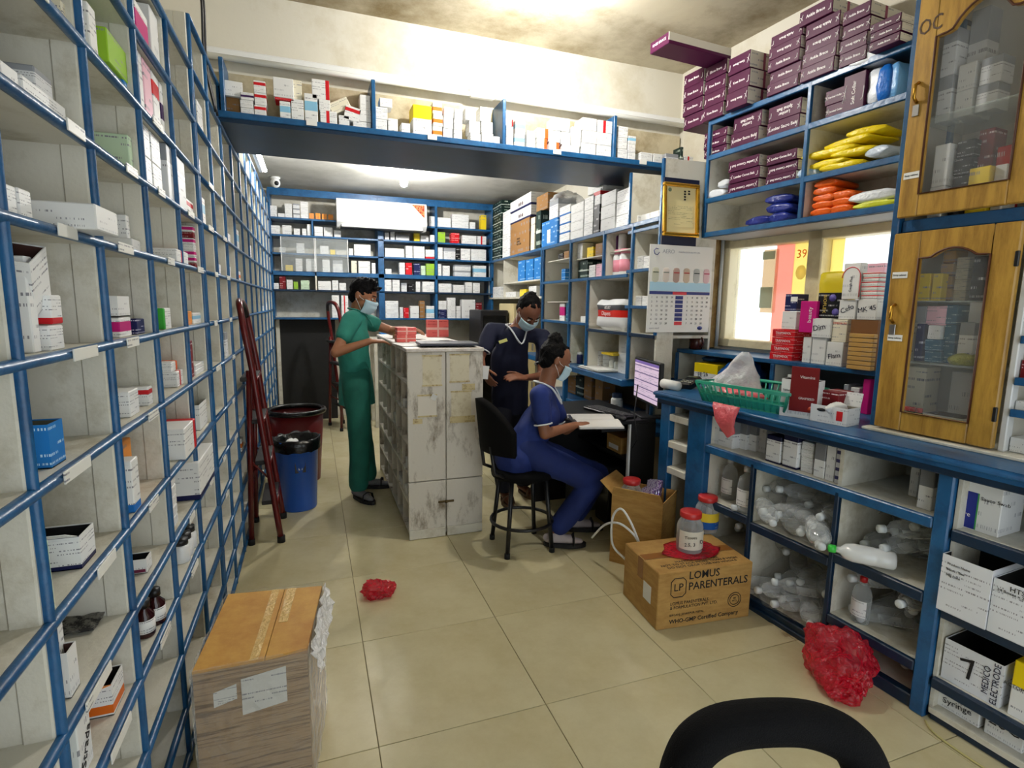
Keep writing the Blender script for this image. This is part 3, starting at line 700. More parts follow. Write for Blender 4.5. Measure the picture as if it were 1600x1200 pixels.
# bay 3
fb(FM, v, zb, 791, 802, 197, .08, 'white', b3); fb(FM, v, FM.z_at(797, 197, v), 790, 802, 186, .08, 'reds', b3)
fb(FM, v, zb, 804, 820, 188, .09, 'lbl', b3, 2); fb(FM, v, zb, 823, 836, 204, .08, 'plain', b3)
fb(FM, v, zb, 839, 855, 216, .08, 'orgs', b3, 1); fb(FM, v, FM.z_at(847, 216, v), 839, 857, 200, .08, 'orgs', b3)
fb(FM, v, zb, 858, 874, 222, .08, 'orgs', b3); fb(FM, v, FM.z_at(866, 222, v), 857, 876, 204, .1, 'white', b3)
fb(FM, v, zb, 878, 906, 227, .11, 'white', b3, 1); fb(FM, v, FM.z_at(890, 227, v), 877, 892, 206, .11, 'plain', b3); fb(FM, v, FM.z_at(890, 227, v), 893, 908, 198, .11, 'plain', b3)
fb(FM, v, FM.z_at(880, 205, v), 864, 891, 184, .11, 'white', b3)
fb(FM, v, zb, 909, 932, 184, .12, 'plain', b3, 3); fb(FM, v, zb, 933, 956, 188, .12, ['plain', 'plain', 'redm'], b3, 3)
# bay 4
fb(FM, v, zb, 964, 980, 197, .09, 'white', b4, 3); fb(FM, v, zb, 981, 993, 212, .09, ['white', 'white', 'lbl'], b4, 3)
fb(FM, v, zb, 1001, 1020, 238, .09, 'white', b4, 1); fb(FM, v, zb, 1021, 1036, 240, .08, 'plain', b4, 1); fb(FM, v, zb, 1040, 1060, 240, .08, 'grey', b4, 1)
fb(FM, v, zb, 1063, 1067, 229, .09, 'dgrn', b4, 1); fb(FM, v, zb, 1069, 1083, 244, .08, 'redm', b4, 1)

# ---------------------------------------------------------------- pigeonhole shelving, seen down its length
ORD = ['lowest', 'second', 'third', 'fourth', 'fifth', 'sixth', 'seventh', 'eighth', 'ninth', 'tenth', 'eleventh', 'twelfth', 'topmost', 'topmost']
def col(n): return {5: 'five', 4: 'four', 3: 'three', 2: 'two', 1: 'one'}[n]
def where_l(c, r): return 'in the %s pigeonhole row, %s columns before the stepladder' % (ORD[r], col(c))
def lp(px, py, z, x=-.44):
    """place along the pigeonholes: from a photo point on a shelf board"""
    p = P_z(px, py, z); return p.y, -(p.x+.42)
def lc(c, r, y, v, w, d, h, mk, rot=0, n=1, z=None, **kw):
    z0 = ROWS[r]+.0005 if z is None else z
    for i in range(n): o = carton(FL, y, v, z0+i*h, w, d, h-.001, mk if isinstance(mk, str) else mk[i % len(mk)], where_l(c, r), rot, **kw)
    return o
R = {z: i for i, z in enumerate(ROWS)}
def lx(c, r, pe, pf, yt, d, mk, v=.012, n=1, z=None, rot=0, **kw):
    """carton seen from its near end: front edges at photo columns pe and pf, near top at photo row yt"""
    z0 = ROWS[r]+.0006 if z is None else z; zt_ = FL.pix(pe, yt, v)[1]; H = min(max(zt_-z0, .02), .178 if z is None else .3); zm_ = z0+H/2
    y0, y1 = FL.s_at(pe, v, zm_), FL.s_at(pf, v, zm_)
    for i in range(n): o = carton(FL, (y0+y1)/2, v, z0+H*i/n, max(y1-y0, .02), d, H/n-.001, mk if isinstance(mk, str) else mk[i % len(mk)], where_l(c, r), rot, pos=stackpos(i, n), **kw)
    return o
def lo_(c, r, pe, pf, yt, d, mk, v=.012, **kw):
    z0 = ROWS[r]+.0006; H = max(FL.pix(pe, yt, v)[1]-z0, .03); y0, y1 = FL.s_at(pe, v, z0+H/2), FL.s_at(pf, v, z0+H/2)
    return openbox(FL, (y0+y1)/2, v, z0, max(y1-y0, .04), d, H, mk, where_l(c, r), **kw)
def ztop(px, py, v=.012): return FL.pix(px, py, v)[1]
INB = mat('card_inside_brown', S(70, 40, 34), .8)
# five columns before the ladder
lx(5, 10, 98, 112, 2, .10, 'crm'); lx(5, 10, 114, 124, 8, .10, 'crm')
lx(5, 9, 36, 104, 116, .09, 'white', .02); lx(5, 9, 54, 82, 102, .06, 'grey', .03, z=ztop(40, 118, .02)+.002); lx(5, 9, 2, 30, 92, .09, 'plain', .02)
lx(5, 8, 30, 50, 292, .10, 'white'); lx(5, 8, 8, 26, 285, .10, 'white'); lx(5, 8, 150, 184, 318, .155, 'plain', -.055, label='long white carton jutting out over the shelf edge past an upright')
lx(5, 7, 78, 100, 508, .10, 'white'); lx(5, 7, 80, 97, 460, .09, 'redb', z=ztop(78, 508)+.001); lx(5, 7, 46, 58, 400, .08, 'white', .02)
o = openbox(FL, FL.s_at(60, .03, 1.47), .025, ztop(78, 508)+.03, .075, .10, .10, 'white', where_l(5, 7), inner=INB, flap='up', tilt=(.15, -.45), label='tilted open white carton with brown lining leaning in a pigeonhole')
lettering('50', .03, (-.0385, .05, .03), (rad(90), 0, rad(-90)), INB, o, align='CENTER')
t = lo_(5, 6, 78, 100, 662, .085, 'fblue', inner=mat('card_inside_olive', S(96, 96, 78), .8), flap='none', label='bright blue open carton five columns before the stepladder'); lx(5, 6, 34, 41, 578, .08, 'grn')
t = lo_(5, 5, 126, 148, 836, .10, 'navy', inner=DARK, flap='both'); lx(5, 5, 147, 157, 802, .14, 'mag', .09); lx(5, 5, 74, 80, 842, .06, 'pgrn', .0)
lx(5, 4, 88, 102, 952, .06, 'white', .03); lo_(5, 4, 109, 121, 1014, .08, 'plain', inner=INB, flap='none')
rag = MB()
for i in range(9):
    for j in range(7): rag.v.append((i*.013-.05, j*.013-.04, .008+.008*noise.noise(Vector((i*.7, j*.8, 1)))))
for i in range(8):
    for j in range(6): a = i*7+j; rag.f.append([a, a+7, a+8, a+1]); rag.m.append(0); rag.sm.append(True)
o = rag.build('rag', mat('mottled_dark_cloth', S(120, 118, 112), .8, grime=(S(30, 30, 32), .45, .55), gs=60)); sm = o.modifiers.new('t', 'SOLIDIFY'); sm.thickness = .003; y_, v_ = lp(126, 975, .735); ftag(tag(o, 'small mottled black and white rag on a pigeonhole shelf', 'rag'), FL, (y_, v_, .737))
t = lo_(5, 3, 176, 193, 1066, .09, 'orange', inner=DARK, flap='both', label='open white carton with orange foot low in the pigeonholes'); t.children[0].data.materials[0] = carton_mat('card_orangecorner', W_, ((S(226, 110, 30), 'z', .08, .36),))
o = lx(5, 3, 122, 141, 1092, .05, 'plain'); lettering('Strada', .03, (0, -.001, .05), (rad(90), rad(-60), 0), INK, o, name='handwriting', align='CENTER')
lx(5, 3, 96, 103, 1150, .09, 'pgrn')
# four columns before
lx(4, 10, 140, 152, 6, .09, 'white'); lx(4, 10, 155, 188, 88, .09, 'plain'); lx(4, 10, 168, 206, 44, .08, 'fgrn', .01, z=ztop(160, 88)+.004); lx(4, 10, 192, 212, 82, .09, 'fblue')
lx(4, 9, 202, 208, 212, .10, 'pgrn'); lx(4, 9, 209, 220, 232, .06, 'plain')
lx(4, 8, 199, 204, 336, .10, 'white', .03); lx(4, 8, 207, 222, 372, .08, 'plain')
lx(4, 7, 187, 205, 496, .07, 'mag'); lo_(4, 7, 187, 205, 496, .07, 'plain', flap='up').location.z = ztop(187, 496)+.002; lx(4, 7, 214, 226, 498, .045, 'fnavy')
lx(4, 6, 203, 217, 611, .07, 'white'); lx(4, 6, 232, 241, 604, .09, 'red'); lx(4, 6, 178, 182, 624, .05, 'plain')
lx(4, 5, 193, 207, 690, .05, 'orange', .06); lx(4, 5, 208, 218, 717, .065, 'blu', .0)
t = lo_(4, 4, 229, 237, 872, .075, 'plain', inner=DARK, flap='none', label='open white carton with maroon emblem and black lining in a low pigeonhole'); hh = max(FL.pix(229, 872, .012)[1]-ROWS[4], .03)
wn = FL.s_at(237, .012, .78)-FL.s_at(229, .012, .78); wn = max(wn, .04)
MB().bb(-wn/2-.0012, -wn/2, .03, .055, hh*.3, hh*.65).build('emblem', mat('maroon_print', S(110, 24, 60), .5), t); MB().bb(-wn/2-.0012, -wn/2, .003, .072, .004, .012).build('band', mat('maroon_print', S(110, 24, 60), .5), t)
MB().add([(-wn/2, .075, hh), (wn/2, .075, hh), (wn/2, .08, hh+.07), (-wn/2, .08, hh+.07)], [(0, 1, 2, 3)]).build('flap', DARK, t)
# brown glass bottles
def syrup(F, s, v, z, label, group=None, k=1.0):
    t = thing('syrup_bottle', label, 'bottle', F.W(s, v, z), F.rz, group)
    MB().lathe([(.022*k, 0), (.024*k, .004), (.024*k, .06*k), (.011*k, .075*k), (.011*k, .082*k)], 16).build('glass_body', mat('brown_glass', S(48, 14, 16), .08), t)
    MB().lathe([(.0245*k, .014), (.0245*k, .05*k)], 16).build('paper_label', carton_mat('bottle_label', W_, rows=5), t)
    MB().lathe([(.0145*k, .080*k), (.0145*k, .1*k)], 14).build('cap', BLACK, t); return t
for (px, py, nm) in ((228, 992, 'nearer the shelf edge'), (245, 972, 'deeper in')):
    y_, v_ = lp(px, py, .56); syrup(FL, y_, v_, .5605, 'brown glass syrup bottle of a pair on a low pigeonhole shelf', 'pair of brown syrup bottles')
# three columns before
lx(3, 10, 214, 224, 30, .09, 'white'); lx(3, 10, 226, 238, 38, .09, 'pink'); lx(3, 10, 240, 250, 62, .09, 'red'); lx(3, 10, 252, 264, 74, .09, 'pur')
lx(3, 12, 240, 284, 0, .12, 'grey', .0); lx(3, 11, 212, 232, 0, .1, 'mag'); lx(3, 11, 236, 256, 8, .1, 'plain')
lx(3, 9, 221, 236, 118, .10, 'white', n=2); lx(3, 9, 238, 252, 138, .10, 'white', n=2); lx(3, 9, 262, 290, 160, .06, 'grey', .0)
lx(3, 8, 276, 294, 388, .15, ['redm'], -.01); lx(3, 8, 251, 258, 278, .06, 'plain', .06, z=1.612)
lx(3, 7, 256, 267, 481, .07, 'grn'); lx(3, 6, 277, 287, 580, .10, 'redm'); lx(3, 6, 268, 277, 566, .07, 'orgs', .02, z=ztop(277, 580)+.001)
lx(3, 5, 272, 284, 676, .09, 'white', .03); lx(3, 5, 289, 306, 668, .09, 'reds', -.02)
lx(3, 4, 268, 276, 745, .06, 'plain', n=5); lx(3, 3, 262, 272, 880, .06, 'white', .03)
# two columns before
lx(2, 9, 288, 302, 306, .08, 'red'); lx(2, 8, 303, 312, 354, .11, ['dred', 'mag', 'mag', 'redm', 'mag', 'dred', 'mag'], n=7)
lx(2, 7, 294, 300, 486, .06, 'orange'); lx(2, 7, 302, 318, 489, .06, 'lbl'); lx(2, 6, 297, 302, 532, .06, 'dred'); lx(2, 6, 306, 324, 570, .08, 'white', n=2)
lo_(2, 5, 312, 330, 632, .08, 'white', inner=mat('card_inside_olive', S(96, 96, 78), .8), flap='up')
lx(2, 4, 312, 334, 720, .09, 'navy', -.02); lx(2, 4, 304, 316, 700, .07, 'white', .07)
def tablet_jar(F, s, v, z, label, group, k=1.0, capm=None):
    t = thing('tablet_jar', label, 'jar', F.W(s, v, z), F.rz, group)
    MB().lathe([(.026*k, 0), (.028*k, .004), (.028*k, .055*k), (.022*k, .062*k)], 16).build('body', WMETAL, t); MB().lathe([(.024*k, .062*k), (.024*k, .082*k)], 16).build('lid', capm or BLACK, t); return t
for px, py in ((322, 872), (331, 862), (340, 850)):
    y_, v_ = lp(px, py, .56); tablet_jar(FL, min(y_, 2.56), max(v_, .03), .5605, 'white tablet jar with black lid on a low pigeonhole shelf before the stepladder', 'white tablet jars in a pigeonhole')
# one column before and beyond
def wf(c): return 'in the %s pigeonhole row beyond the stepladder' % ORD[c]
rr = random.Random(5); far_ys = [2.79, 3.17, 3.55, 3.95, 4.35, 4.75, 5.15, 5.55, 5.95, 6.35, 6.73]
for yc in far_ys:
    for ri in range(3, 12):
        if rr.random() < (.62 if ri > 6 else .4):
            k = rr.choice(['white', 'plain', 'white', 'grey', 'red', 'blu', 'org', 'lbl', 'white'])
            wh = ('in the %s pigeonhole row beside the stepladder' % ORD[ri]) if yc < 3.6 else wf(ri)
            h = rr.uniform(.05, .13); carton(FL, yc+rr.uniform(-.1, .08), rr.uniform(-.004, .03), ROWS[ri]+.0005, rr.uniform(.07, .13), .09, h, k, wh)
# ================================================================ back wall contents
names = ['on the top back-wall shelf by the ceiling', 'on the back-wall shelf second from top', 'on the third back-wall shelf from the top', 'on the thick blue back-wall shelf', 'on the shelf under the thick blue back-wall board', 'on the lowest back-wall shelf']
BKI = [
 [(421,433,321,'white',2),(434,445,333,'plain',1),(445,457,318,'white',3),(458,469,318,'grey',3),(470,482,315,'white',3),(483,491,333,'orange',1),(493,501,333,'orange',1),(503,511,334,'orange',1),(513,521,335,'orange',1),(670,680,338,'white',2),(681,705,340,'white',2),(706,733,335,'plain',2),(734,743,347,'white',1),(752,760,336,'fyel',1)],
 [(422,438,352,'white',1),(441,456,352,'plain',1),(459,469,357,'white',1),(472,479,357,'white',1),(480,487,350,'white',2),(491,505,354,'plain',1),(506,520,355,'plain',1),(522,533,360,'white',1),(601,608,363,'white',1),(610,617,361,'white',1),(618,640,367,'grey',1),(647,656,364,'fyel',1),(657,670,368,'white',1),(672,679,367,'white',1),(684,696,360,'fgrn',1),(705,718,361,'fred',1),(722,745,368,'white',1),(746,760,369,'redm',1)],
 [(436,446,386,'plain',1),(463,476,380,'white',1),(500,514,384,'plain',1),(516,524,390,'fyel',1),(545,552,388,'white',1),(553,580,382,'plain',1),(601,632,388,'white',2),(634,645,383,'white',1),(646,664,383,'plain',2),(665,679,390,'redb',1),(684,692,384,'white',2),(693,712,386,'grey',1),(713,719,384,'blk',1),(720,735,388,'white',1),(736,760,388,'white',2)],
 [(446,458,414,'fyel',1),(462,473,404,'white',1),(478,495,404,'plain',1),(504,516,400,'plain',1),(520,536,402,'grey',1),(549,558,403,'crm',1),(560,579,405,'plain',2),(581,587,411,'white',1),(602,612,420,'white',1),(624,633,410,'white',1),(634,644,408,'fred',1),(647,657,409,'fnavy',1),(658,665,415,'pgrn',1),(666,679,411,'fgrn',1),(684,690,410,'white',1),(692,703,415,'white',1),(710,736,412,'grey',2),(740,760,415,'lbl',1)],
 [(425,436,442,'white',1),(437,447,431,'dred',1),(448,458,437,'white',2),(459,466,440,'fgrn',1),(470,484,438,'pgrn',2),(497,518,439,'plain',1),(519,529,438,'white',2),(530,541,442,'white',1),(601,612,437,'white',1),(613,625,437,'plain',1),(627,636,442,'grey',1),(638,647,444,'blk',1),(650,657,440,'plain',1),(660,679,440,'white',1),(685,706,443,'white',2),(708,726,445,'white',1),(727,738,441,'plain',1),(739,750,442,'white',1)],
 [(519,531,461,'white',2),(534,545,459,'redm',2),(602,623,470,'white',2),(625,630,480,'plain',1),(631,639,481,'fred',1),(641,655,478,'plain',1),(656,664,470,'brn',1),(666,679,478,'lbl',1),(685,698,470,['fnavy','fnavy','white','white'],4),(699,712,465,'white',2),(713,720,478,'plain',1),(721,743,468,'plain',1),(744,753,473,'dred',1)]]
for i, row in enumerate(BKI):
    for (x0, x1, yt, mk, n) in row:
        h = FB.z_at((x0+x1)/2, yt, .03)-ZB[i]
        gap = (ZB[i-1]-ZB[i]-.06) if i else .24
        yt2 = yt if h < gap else None
        s0, s1 = FB.s_at(x0, .03, ZB[i]), FB.s_at(x1, .03, ZB[i]); H = min(max(h, .03), gap)
        for k in range(n):
            carton(FB, (s0+s1)/2, .03, ZB[i]+H*k/n, (s1-s0)*.96, .1, H/n-.001, mk if isinstance(mk, str) else mk[k], names[i], pos=stackpos(k, n))
# glass sliding panels in front of two shelves
for x0, x1 in ((440, 491), (494, 543)):
    g = thing('glass_panel', 'clear sliding glass panel with white edge in the back-wall shelving', 'glass panel', (0, 0, 0), 0, 'sliding glass panels at the back')
    s0, s1 = FB.s_at(x0, -.02, 2.0), FB.s_at(x1, -.02, 2.0); z0, z1 = ZB[3]+.002, ZB[1]-.03
    MB().bb(s0, s1, -.024, -.019, z0, z1).build('pane', film('cloudy_acrylic', (.8, .86, .86, 1), a=.16, rough=.1, bump=0, edge=.1), g)
    e = MB(); e.bb(s0-.008, s0, -.028, -.016, z0, z1); e.bb(s1, s1+.008, -.028, -.016, z0, z1); e.build('edge_strip', WMETAL, g)
    g.location = (0, 6.95, 0)
# air conditioner
ac = thing('air_conditioner', 'white split air conditioner with a red corner sticker on the back wall', 'air conditioner', (0, 6.72, 0))
F2 = Frame(0, 6.72, 0); a0, a1 = F2.s_at(526, 0, 2.5), F2.s_at(667, 0, 2.5); az1 = F2.z_at(600, 314, 0); az0 = F2.z_at(600, 357, 0)
prof = [(.0, az0+.05), (-.005, az0+.1), (.01, az1-.02), (.03, az1), (.22, az1), (.22, az0), (.07, az0)]
m = MB(); n = len(prof); m.add([(a0, y, z) for y, z in prof]+[(a1, y, z) for y, z in prof], [tuple(range(n))[::-1], tuple(range(n, 2*n))]+[(i, (i+1) % n, n+(i+1) % n, n+i) for i in range(n)][::1])
m.build('casing', WMETAL, ac)
MB().box(((a0+a1)/2, .03, az0+.025), (a1-a0-.1, .006, .06), Matrix.Rotation(rad(-35), 3, 'X')).build('louvre', WMETAL, ac)
MB().bb(a0+.04, a1-.04, .02, .21, az0-.006, az0).build('outlet', mat('dark_vent', S(50, 52, 54), .6), ac)
st = MB(); sx = a1-.03; st.add([(sx, -.009, az1-.02), (sx, -.012, az0+.14), (sx-.15, -.009, az1-.02)], [(0, 1, 2), (2, 1, 0)]); st.build('sticker', mat('red_patterned_sticker', S(200, 60, 44), .5, grime=(S(240, 190, 120), .42, .56), gs=50), ac)
MB().cbox(((a0+a1)/2, .005, az0+.058), (a1-a0-.04, .004, .006), .001).build('seam', GRY and mat('grey_seam', S(150, 152, 154), .5), ac)
# security camera
cc = thing('security_camera', 'small white dome security camera in the back corner under the ceiling', 'camera', (P_y(431, 300, 6.6).x, 6.6, 2.70))
MB().lathe([(.05, .06), (.05, .045), (.02, .03)][::-1], 14).build('mount', WMETAL, cc); MB().ball((0, 0, .0), .05, 14, 10).build('housing', WMETAL, cc); MB().ball((.012, -.036, -.008), .024, 12, 8).build('lens', BLACK, cc)
# dark cabinet, beige box behind the people
fr_ = thing('display_fridge', 'dark cabinet standing under the back-wall shelves behind the standing woman', 'cabinet', (2.02, 6.4, 0))
MB().cbox((0, 0, .69), (.34, .5, 1.38), .01).build('body', mat('dark_cabinet_paint', S(24, 22, 24), .4), fr_); MB().cbox((0, -.258, .72), (.28, .012, 1.2), .004).build('door', mat('black_glass', S(14, 14, 16), .08), fr_)
bx_ = thing('tall_beige_locker', 'tall beige locker standing in the back corner beside the dark cabinet', 'locker', (2.36, 6.3, 0))
MB().cbox((0, 0, .73), (.3, .5, 1.46), .008).build('body', mat('beige_paint', S(214, 198, 150), .5), bx_); MB().cbox((0, -.256, .73), (.28, .012, 1.42), .004).build('door', mat('beige_paint', S(214, 198, 150), .5), bx_)
for zz in (.5, .95): MB().cbox((.1, -.27, zz), (.02, .02, .08), .004).build('handle', METAL, bx_)
mb_ = thing('maroon_trunk', 'maroon metal trunk behind the island below the back shelves', 'trunk', (1.56, 6.25, 0))
MB().cbox((0, 0, .46), (.5, .5, .92), .01).build('body', mat('maroon_paint', S(60, 16, 22), .4), mb_); MB().cbox((0, 0, .935), (.52, .52, .05), .01).build('lid', mat('maroon_paint', S(60, 16, 22), .4), mb_)
# blue folder and papers on a back table behind the man's hands
tb_ = thing('side_table', 'white table under the back-wall shelves behind the island', 'table', (.95, 6.65, 0))
MB().cbox((0, 0, 1.02), (.6, .5, .03), .004).build('top', WHITE, tb_)
for sx_ in (-.27, .27):
    for sy_ in (-.22, .22): MB().cbox((sx_, sy_, .5), (.04, .04, 1.0), .004).build('leg', WHITE, tb_)
carton(Frame(.95, 6.45, 0), .0, .0, 1.036, .4, .25, .06, 'fblue', 'on the white table under the back-wall shelves')

# ================================================================ shelving behind the desk: contents
wtop = 'piled on top of the compartment shelving behind the desk'
def ff(v, z, x0, x1, yt, d, mk, n=1, where=wtop, **kw): return fb(FF, v, z, x0, x1, yt, d, mk, where, n, **kw)
zq = lambda x, y, v=.02: FF.z_at(x, y, v)
ff(.02, zt, 764, 783, 318, .2, 'dgrn', 7)
ff(.02, zt, 785, 796, 330, .2, 'white', 4)
bx1 = ff(.02, zt, 797, 827, 345, .18, 'brn', 1, label='brown shipping carton standing on the compartment shelving'); lettering('FRAGILE\nHANDLE\nWITH CARE', .03, (-.09, -.001, .14), FRONT, INK, bx1[0])
for yb, yt_ in ((345, 327), (327, 308)):
    z0 = zq(812, yb); c_ = ff(.02, z0, 797, 830, yt_, .18, 'navy', 1, label='white carton with three dark discs on top of the brown shipping carton')
    for k in (-1, 0, 1):
        MB().lathe([(.02, 0), (.02, .001)], 14, (k*.06+.03, -.0006, .05), Matrix.Rotation(rad(90), 3, 'X')).build('printed_disc', mat('dark_red_print', S(60, 16, 20), .5), c_[0])
ff(.02, zt, 829, 835, 340, .2, 'crm', 1); ff(.02, zt, 837, 844, 330, .2, 'dgrn', 1)
ff(.05, zq(845, 330, .05), 838, 856, 304, .18, 'brn', 1)
bc = ff(.0, zt, 846, 871, 344, .2, 'fblue', 1, label='bright blue carton with white printed panel on the compartment shelving')
MB().bb(-.055, .03, -.0012, 0, .03, .15).build('white_panel', carton_mat('card_white', W_), bc[0])
ff(.02, zq(858, 344), 858, 872, 312, .18, 'grey', 1)
ff(.02, zt, 873, 890, 322, .2, 'blu', 4); ff(.02, zt, 891, 911, 318, .2, 'plain', 4)
ff(.02, zt, 912, 926, 308, .2, 'white', 3); ff(.02, zt, 927, 936, 320, .2, 'blk', 1); ff(.03, zq(931, 320), 927, 938, 296, .2, 'red', 1)
ff(.02, zt, 938, 961, 300, .2, 'plain', 3); ff(.02, zt, 962, 984, 296, .2, 'white', 3)
ff(.04, zq(935, 297), 918, 943, 284, .18, 'plain', 1)
pl = film('clear_polythene', (.86, .88, .9, 1), a=.28, rough=.15)
def crumple(name, label, cat, loc, size, m, seed=0, amp=.28, n=28, flat=.0, rz=0, group=None):
    """crumpled bag: a folded noisy closed skin that rests on its base"""
    b = MB(); b.ball((0, 0, 0), 1.0, n, n//2); off = Vector((seed*3.1, seed*1.7, seed*.9)); vs = []
    for q in b.v:
        p = Vector(q); f = 1+amp*noise.noise(p*1.6+off)+amp*.7*abs(noise.noise(p*3.7+off))-amp*.6*abs(noise.noise(p*6.1+off))
        p = p*f; vs.append(Vector((p.x*size[0]/2, p.y*size[1]/2, max(p.z, -.75)*size[2]/2)))
    z0 = min(q.z for q in vs); b.v = [(q.x, q.y, q.z-z0) for q in vs]; b.sm = [False]*len(b.f) if flat else b.sm
    o = b.build(name, m); o.location = loc; o.rotation_euler = (0, 0, rz); return tag(o, label, cat, group)
crumple('plastic_bag', 'clear polythene bag lying over the cartons under the low ceiling', 'bag', FF.W(FF.s_at(886, .15, 2.3), .15, zq(880, 312)), (.3, .3, .12), pl, 3)
# compartments
wc = 'in the compartments behind the desk'
zz8 = FF.z_at(815, 439, 0)
ff(.03, zz8, 809, 820, 407, .15, 'fblue', 1, wc); ff(.03, zz8, 821, 833, 405, .15, 'fblue', 1, wc); ff(.03, zz8, 834, 847, 402, .15, 'fblue', 1, wc)
ff(.03, hz0, 770, 782, 448, .12, 'white', 1, wc); ff(.03, hz0, 812, 822, 452, .12, 'fyel', 1, wc); ff(.03, hz0, 826, 838, 437+10, .12, 'plain', 1, wc); ff(.03, hz0, 790, 806, 456, .12, 'white', 1, wc)
ff(.05, zm, 903, 918, 407, .14, 'dgrn', 1, wc); ff(.05, zm, 920, 930, 414, .12, 'white', 1, wc); ff(.05, zm, 931, 943, 412, .12, 'pink', 1, wc)
def jar(F, s, v, z, r, h, bodym, capm, label, name='plastic_jar', group=None, hc=None, lab=None):
    t = thing(name, label, 'jar', F.W(s, v, z), F.rz, group); hc = hc or h*.18
    MB().lathe([(r*.92, 0), (r, h*.04), (r, h*.72), (r*.78, h-hc)], 18).build('body', bodym, t); MB().lathe([(r*.82, h-hc), (r*.84, h-hc*.9), (r*.84, h-.003), (r*.78, h)], 18).build('lid', capm, t)
    if lab: MB().lathe([(r*1.01, h*.15), (r*1.01, h*.6)], 18).build('paper_label', lab, t)
    return t
LB = carton_mat('bottle_label', W_, rows=5)
for px, cm, nm in ((953, mat('teal_plastic', S(120, 200, 190), .4), 'teal'), (967, mat('pink_plastic', S(236, 150, 170), .4), 'pink'), (977, mat('pink_plastic', S(236, 150, 170), .4), 'pink')):
    s = FF.s_at(px, .08, zm+.05); jar(FF, s, .08, zm, .045, .19, WMETAL, cm, 'white medicine tub with %s lid in the compartments behind the desk' % nm, lab=mat('%s_label' % nm, cm.node_tree.nodes['Principled BSDF'].inputs[0].default_value[:], .5), group='tubs with coloured lids behind the desk')
zs3 = FF.z_at(966, 390, 0)
for px, cm, nm in ((955, mat('purple_plastic', S(110, 50, 120), .35), 'purple'), (962, mat('purple_plastic', S(110, 50, 120), .35), 'purple'), (972, WMETAL, 'white')):
    jar(FF, FF.s_at(px, .1, zs3), .1, zs3, .03, .16, cm, WMETAL, '%s plastic bottle on a small shelf behind the desk' % nm, name='plastic_bottle', group='bottles on the small shelf behind the desk')
zs2 = FF.z_at(918, 401, 0); ff(.05, zs2, 900, 910, 380, .1, 'plain', 1, wc); ff(.05, zs2, 917, 927, 386, .1, 'fyel', 1, wc); ff(.05, zs2, 930, 941, 380, .1, 'brn', 1, wc)
zs1 = FF.z_at(870, 405, 0); ff(.05, zs1, 872, 880, 396, .1, 'blk', 1, wc); ff(.05, zs1, 881, 889, 392, .1, 'brn', 1, wc)
ff(.05, zm, 877, 883, 420, .1, 'fblue', 1, wc); ff(.05, zl, 874, 882, 474, .1, 'mag', 1, wc); ff(.05, zl, 884, 889, 470, .1, 'teal', 1, wc)
ff(.05, zl, 907, 917, 494, .1, 'plain', 1, wc); ff(.2, z5, 921, 935, 440, .12, 'pink', 1, wc)
# adult diaper pack
s0, s1 = FF.s_at(930, .0, z5+.1), FF.s_at(972, .0, z5+.1); wpk = s1-s0; hpk = FF.z_at(950, 468, 0)-z5
dp = thing('diaper_pack', 'red and white plastic diaper pack on the shelf behind the monitor', 'pack', FF.W((s0+s1)/2, .0, z5), FF.rz)
def pillow(w, d, h, n=10, amp=.012, seed=0):
    b = MB(); b.cbox((0, 0, 0), (w, d, h), min(w, d, h)*.18); me = b.mesh('pillow'); bm = bmesh.new(); bm.from_mesh(me); bmesh.ops.subdivide_edges(bm, edges=bm.edges[:], cuts=3, use_grid_fill=True)
    for vtx in bm.verts:
        vtx.co += vtx.co.normalized()*amp*noise.noise(vtx.co*14+Vector((seed, 0, 0)))*1.5
    bm.to_mesh(me); bm.free()
    for p in me.polygons: p.use_smooth = True
    return me
o = link('pack_body', pillow(wpk, .2, hpk), carton_mat('diaper_print', S(236, 238, 240), ((S(214, 40, 30), 'z', .44, .66), (S(60, 62, 66), 'z', .66, .82)), rows=0), dp); o.location = (0, .1, hpk/2)
lettering('Diapers', .045, (-.02, -.008, hpk*.55), FRONT, INKW, dp, align='CENTER'); lettering('ADULT', .03, (0, -.008, hpk*.74), FRONT, INKW, dp, align='CENTER')
ff(.03, z5, 980, 984, 470, .15, 'dgrn', 1, wc)
# on the lower counter of that shelving
wl = 'on the blue counter board behind the monitor'
for px in (899, 906):
    jar(FF, FF.s_at(px, .1, zc+.05), .1, zc-.004, .028, .1, mat('navy_plastic', S(34, 40, 92), .35), WMETAL, 'navy plastic tub with white lid on the counter board behind the desk', group='navy tubs behind the desk')
ff(.1, zc-.004, 913, 935, 546, .1, 'grn', 1, wl); ff(.12, zc-.004, 965, 984, 524, .15, 'plain', 2, wl)
gc = thing('display_case', 'small clear display case with yellow rim on the blue counter board', 'display case', FF.W(FF.s_at(950, .08, zc+.08), .08, zc-.004), FF.rz)
MB().bb(-.09, .09, 0, .14, 0, .13).build('box', film('clear_acrylic', (.85, .9, .88, 1), a=.12, bump=0, edge=.2), gc); MB().bb(-.1, .1, -.01, .15, .13, .145).build('rim', mat('yellow_plastic', S(226, 196, 40), .4), gc)
for k in (-.04, .04): MB().lathe([(.025, 0), (.025, .07), (.02, .08)], 12, (k, .06, .002)).build('jar', mat('pale_plastic', S(200, 206, 200), .3), gc)
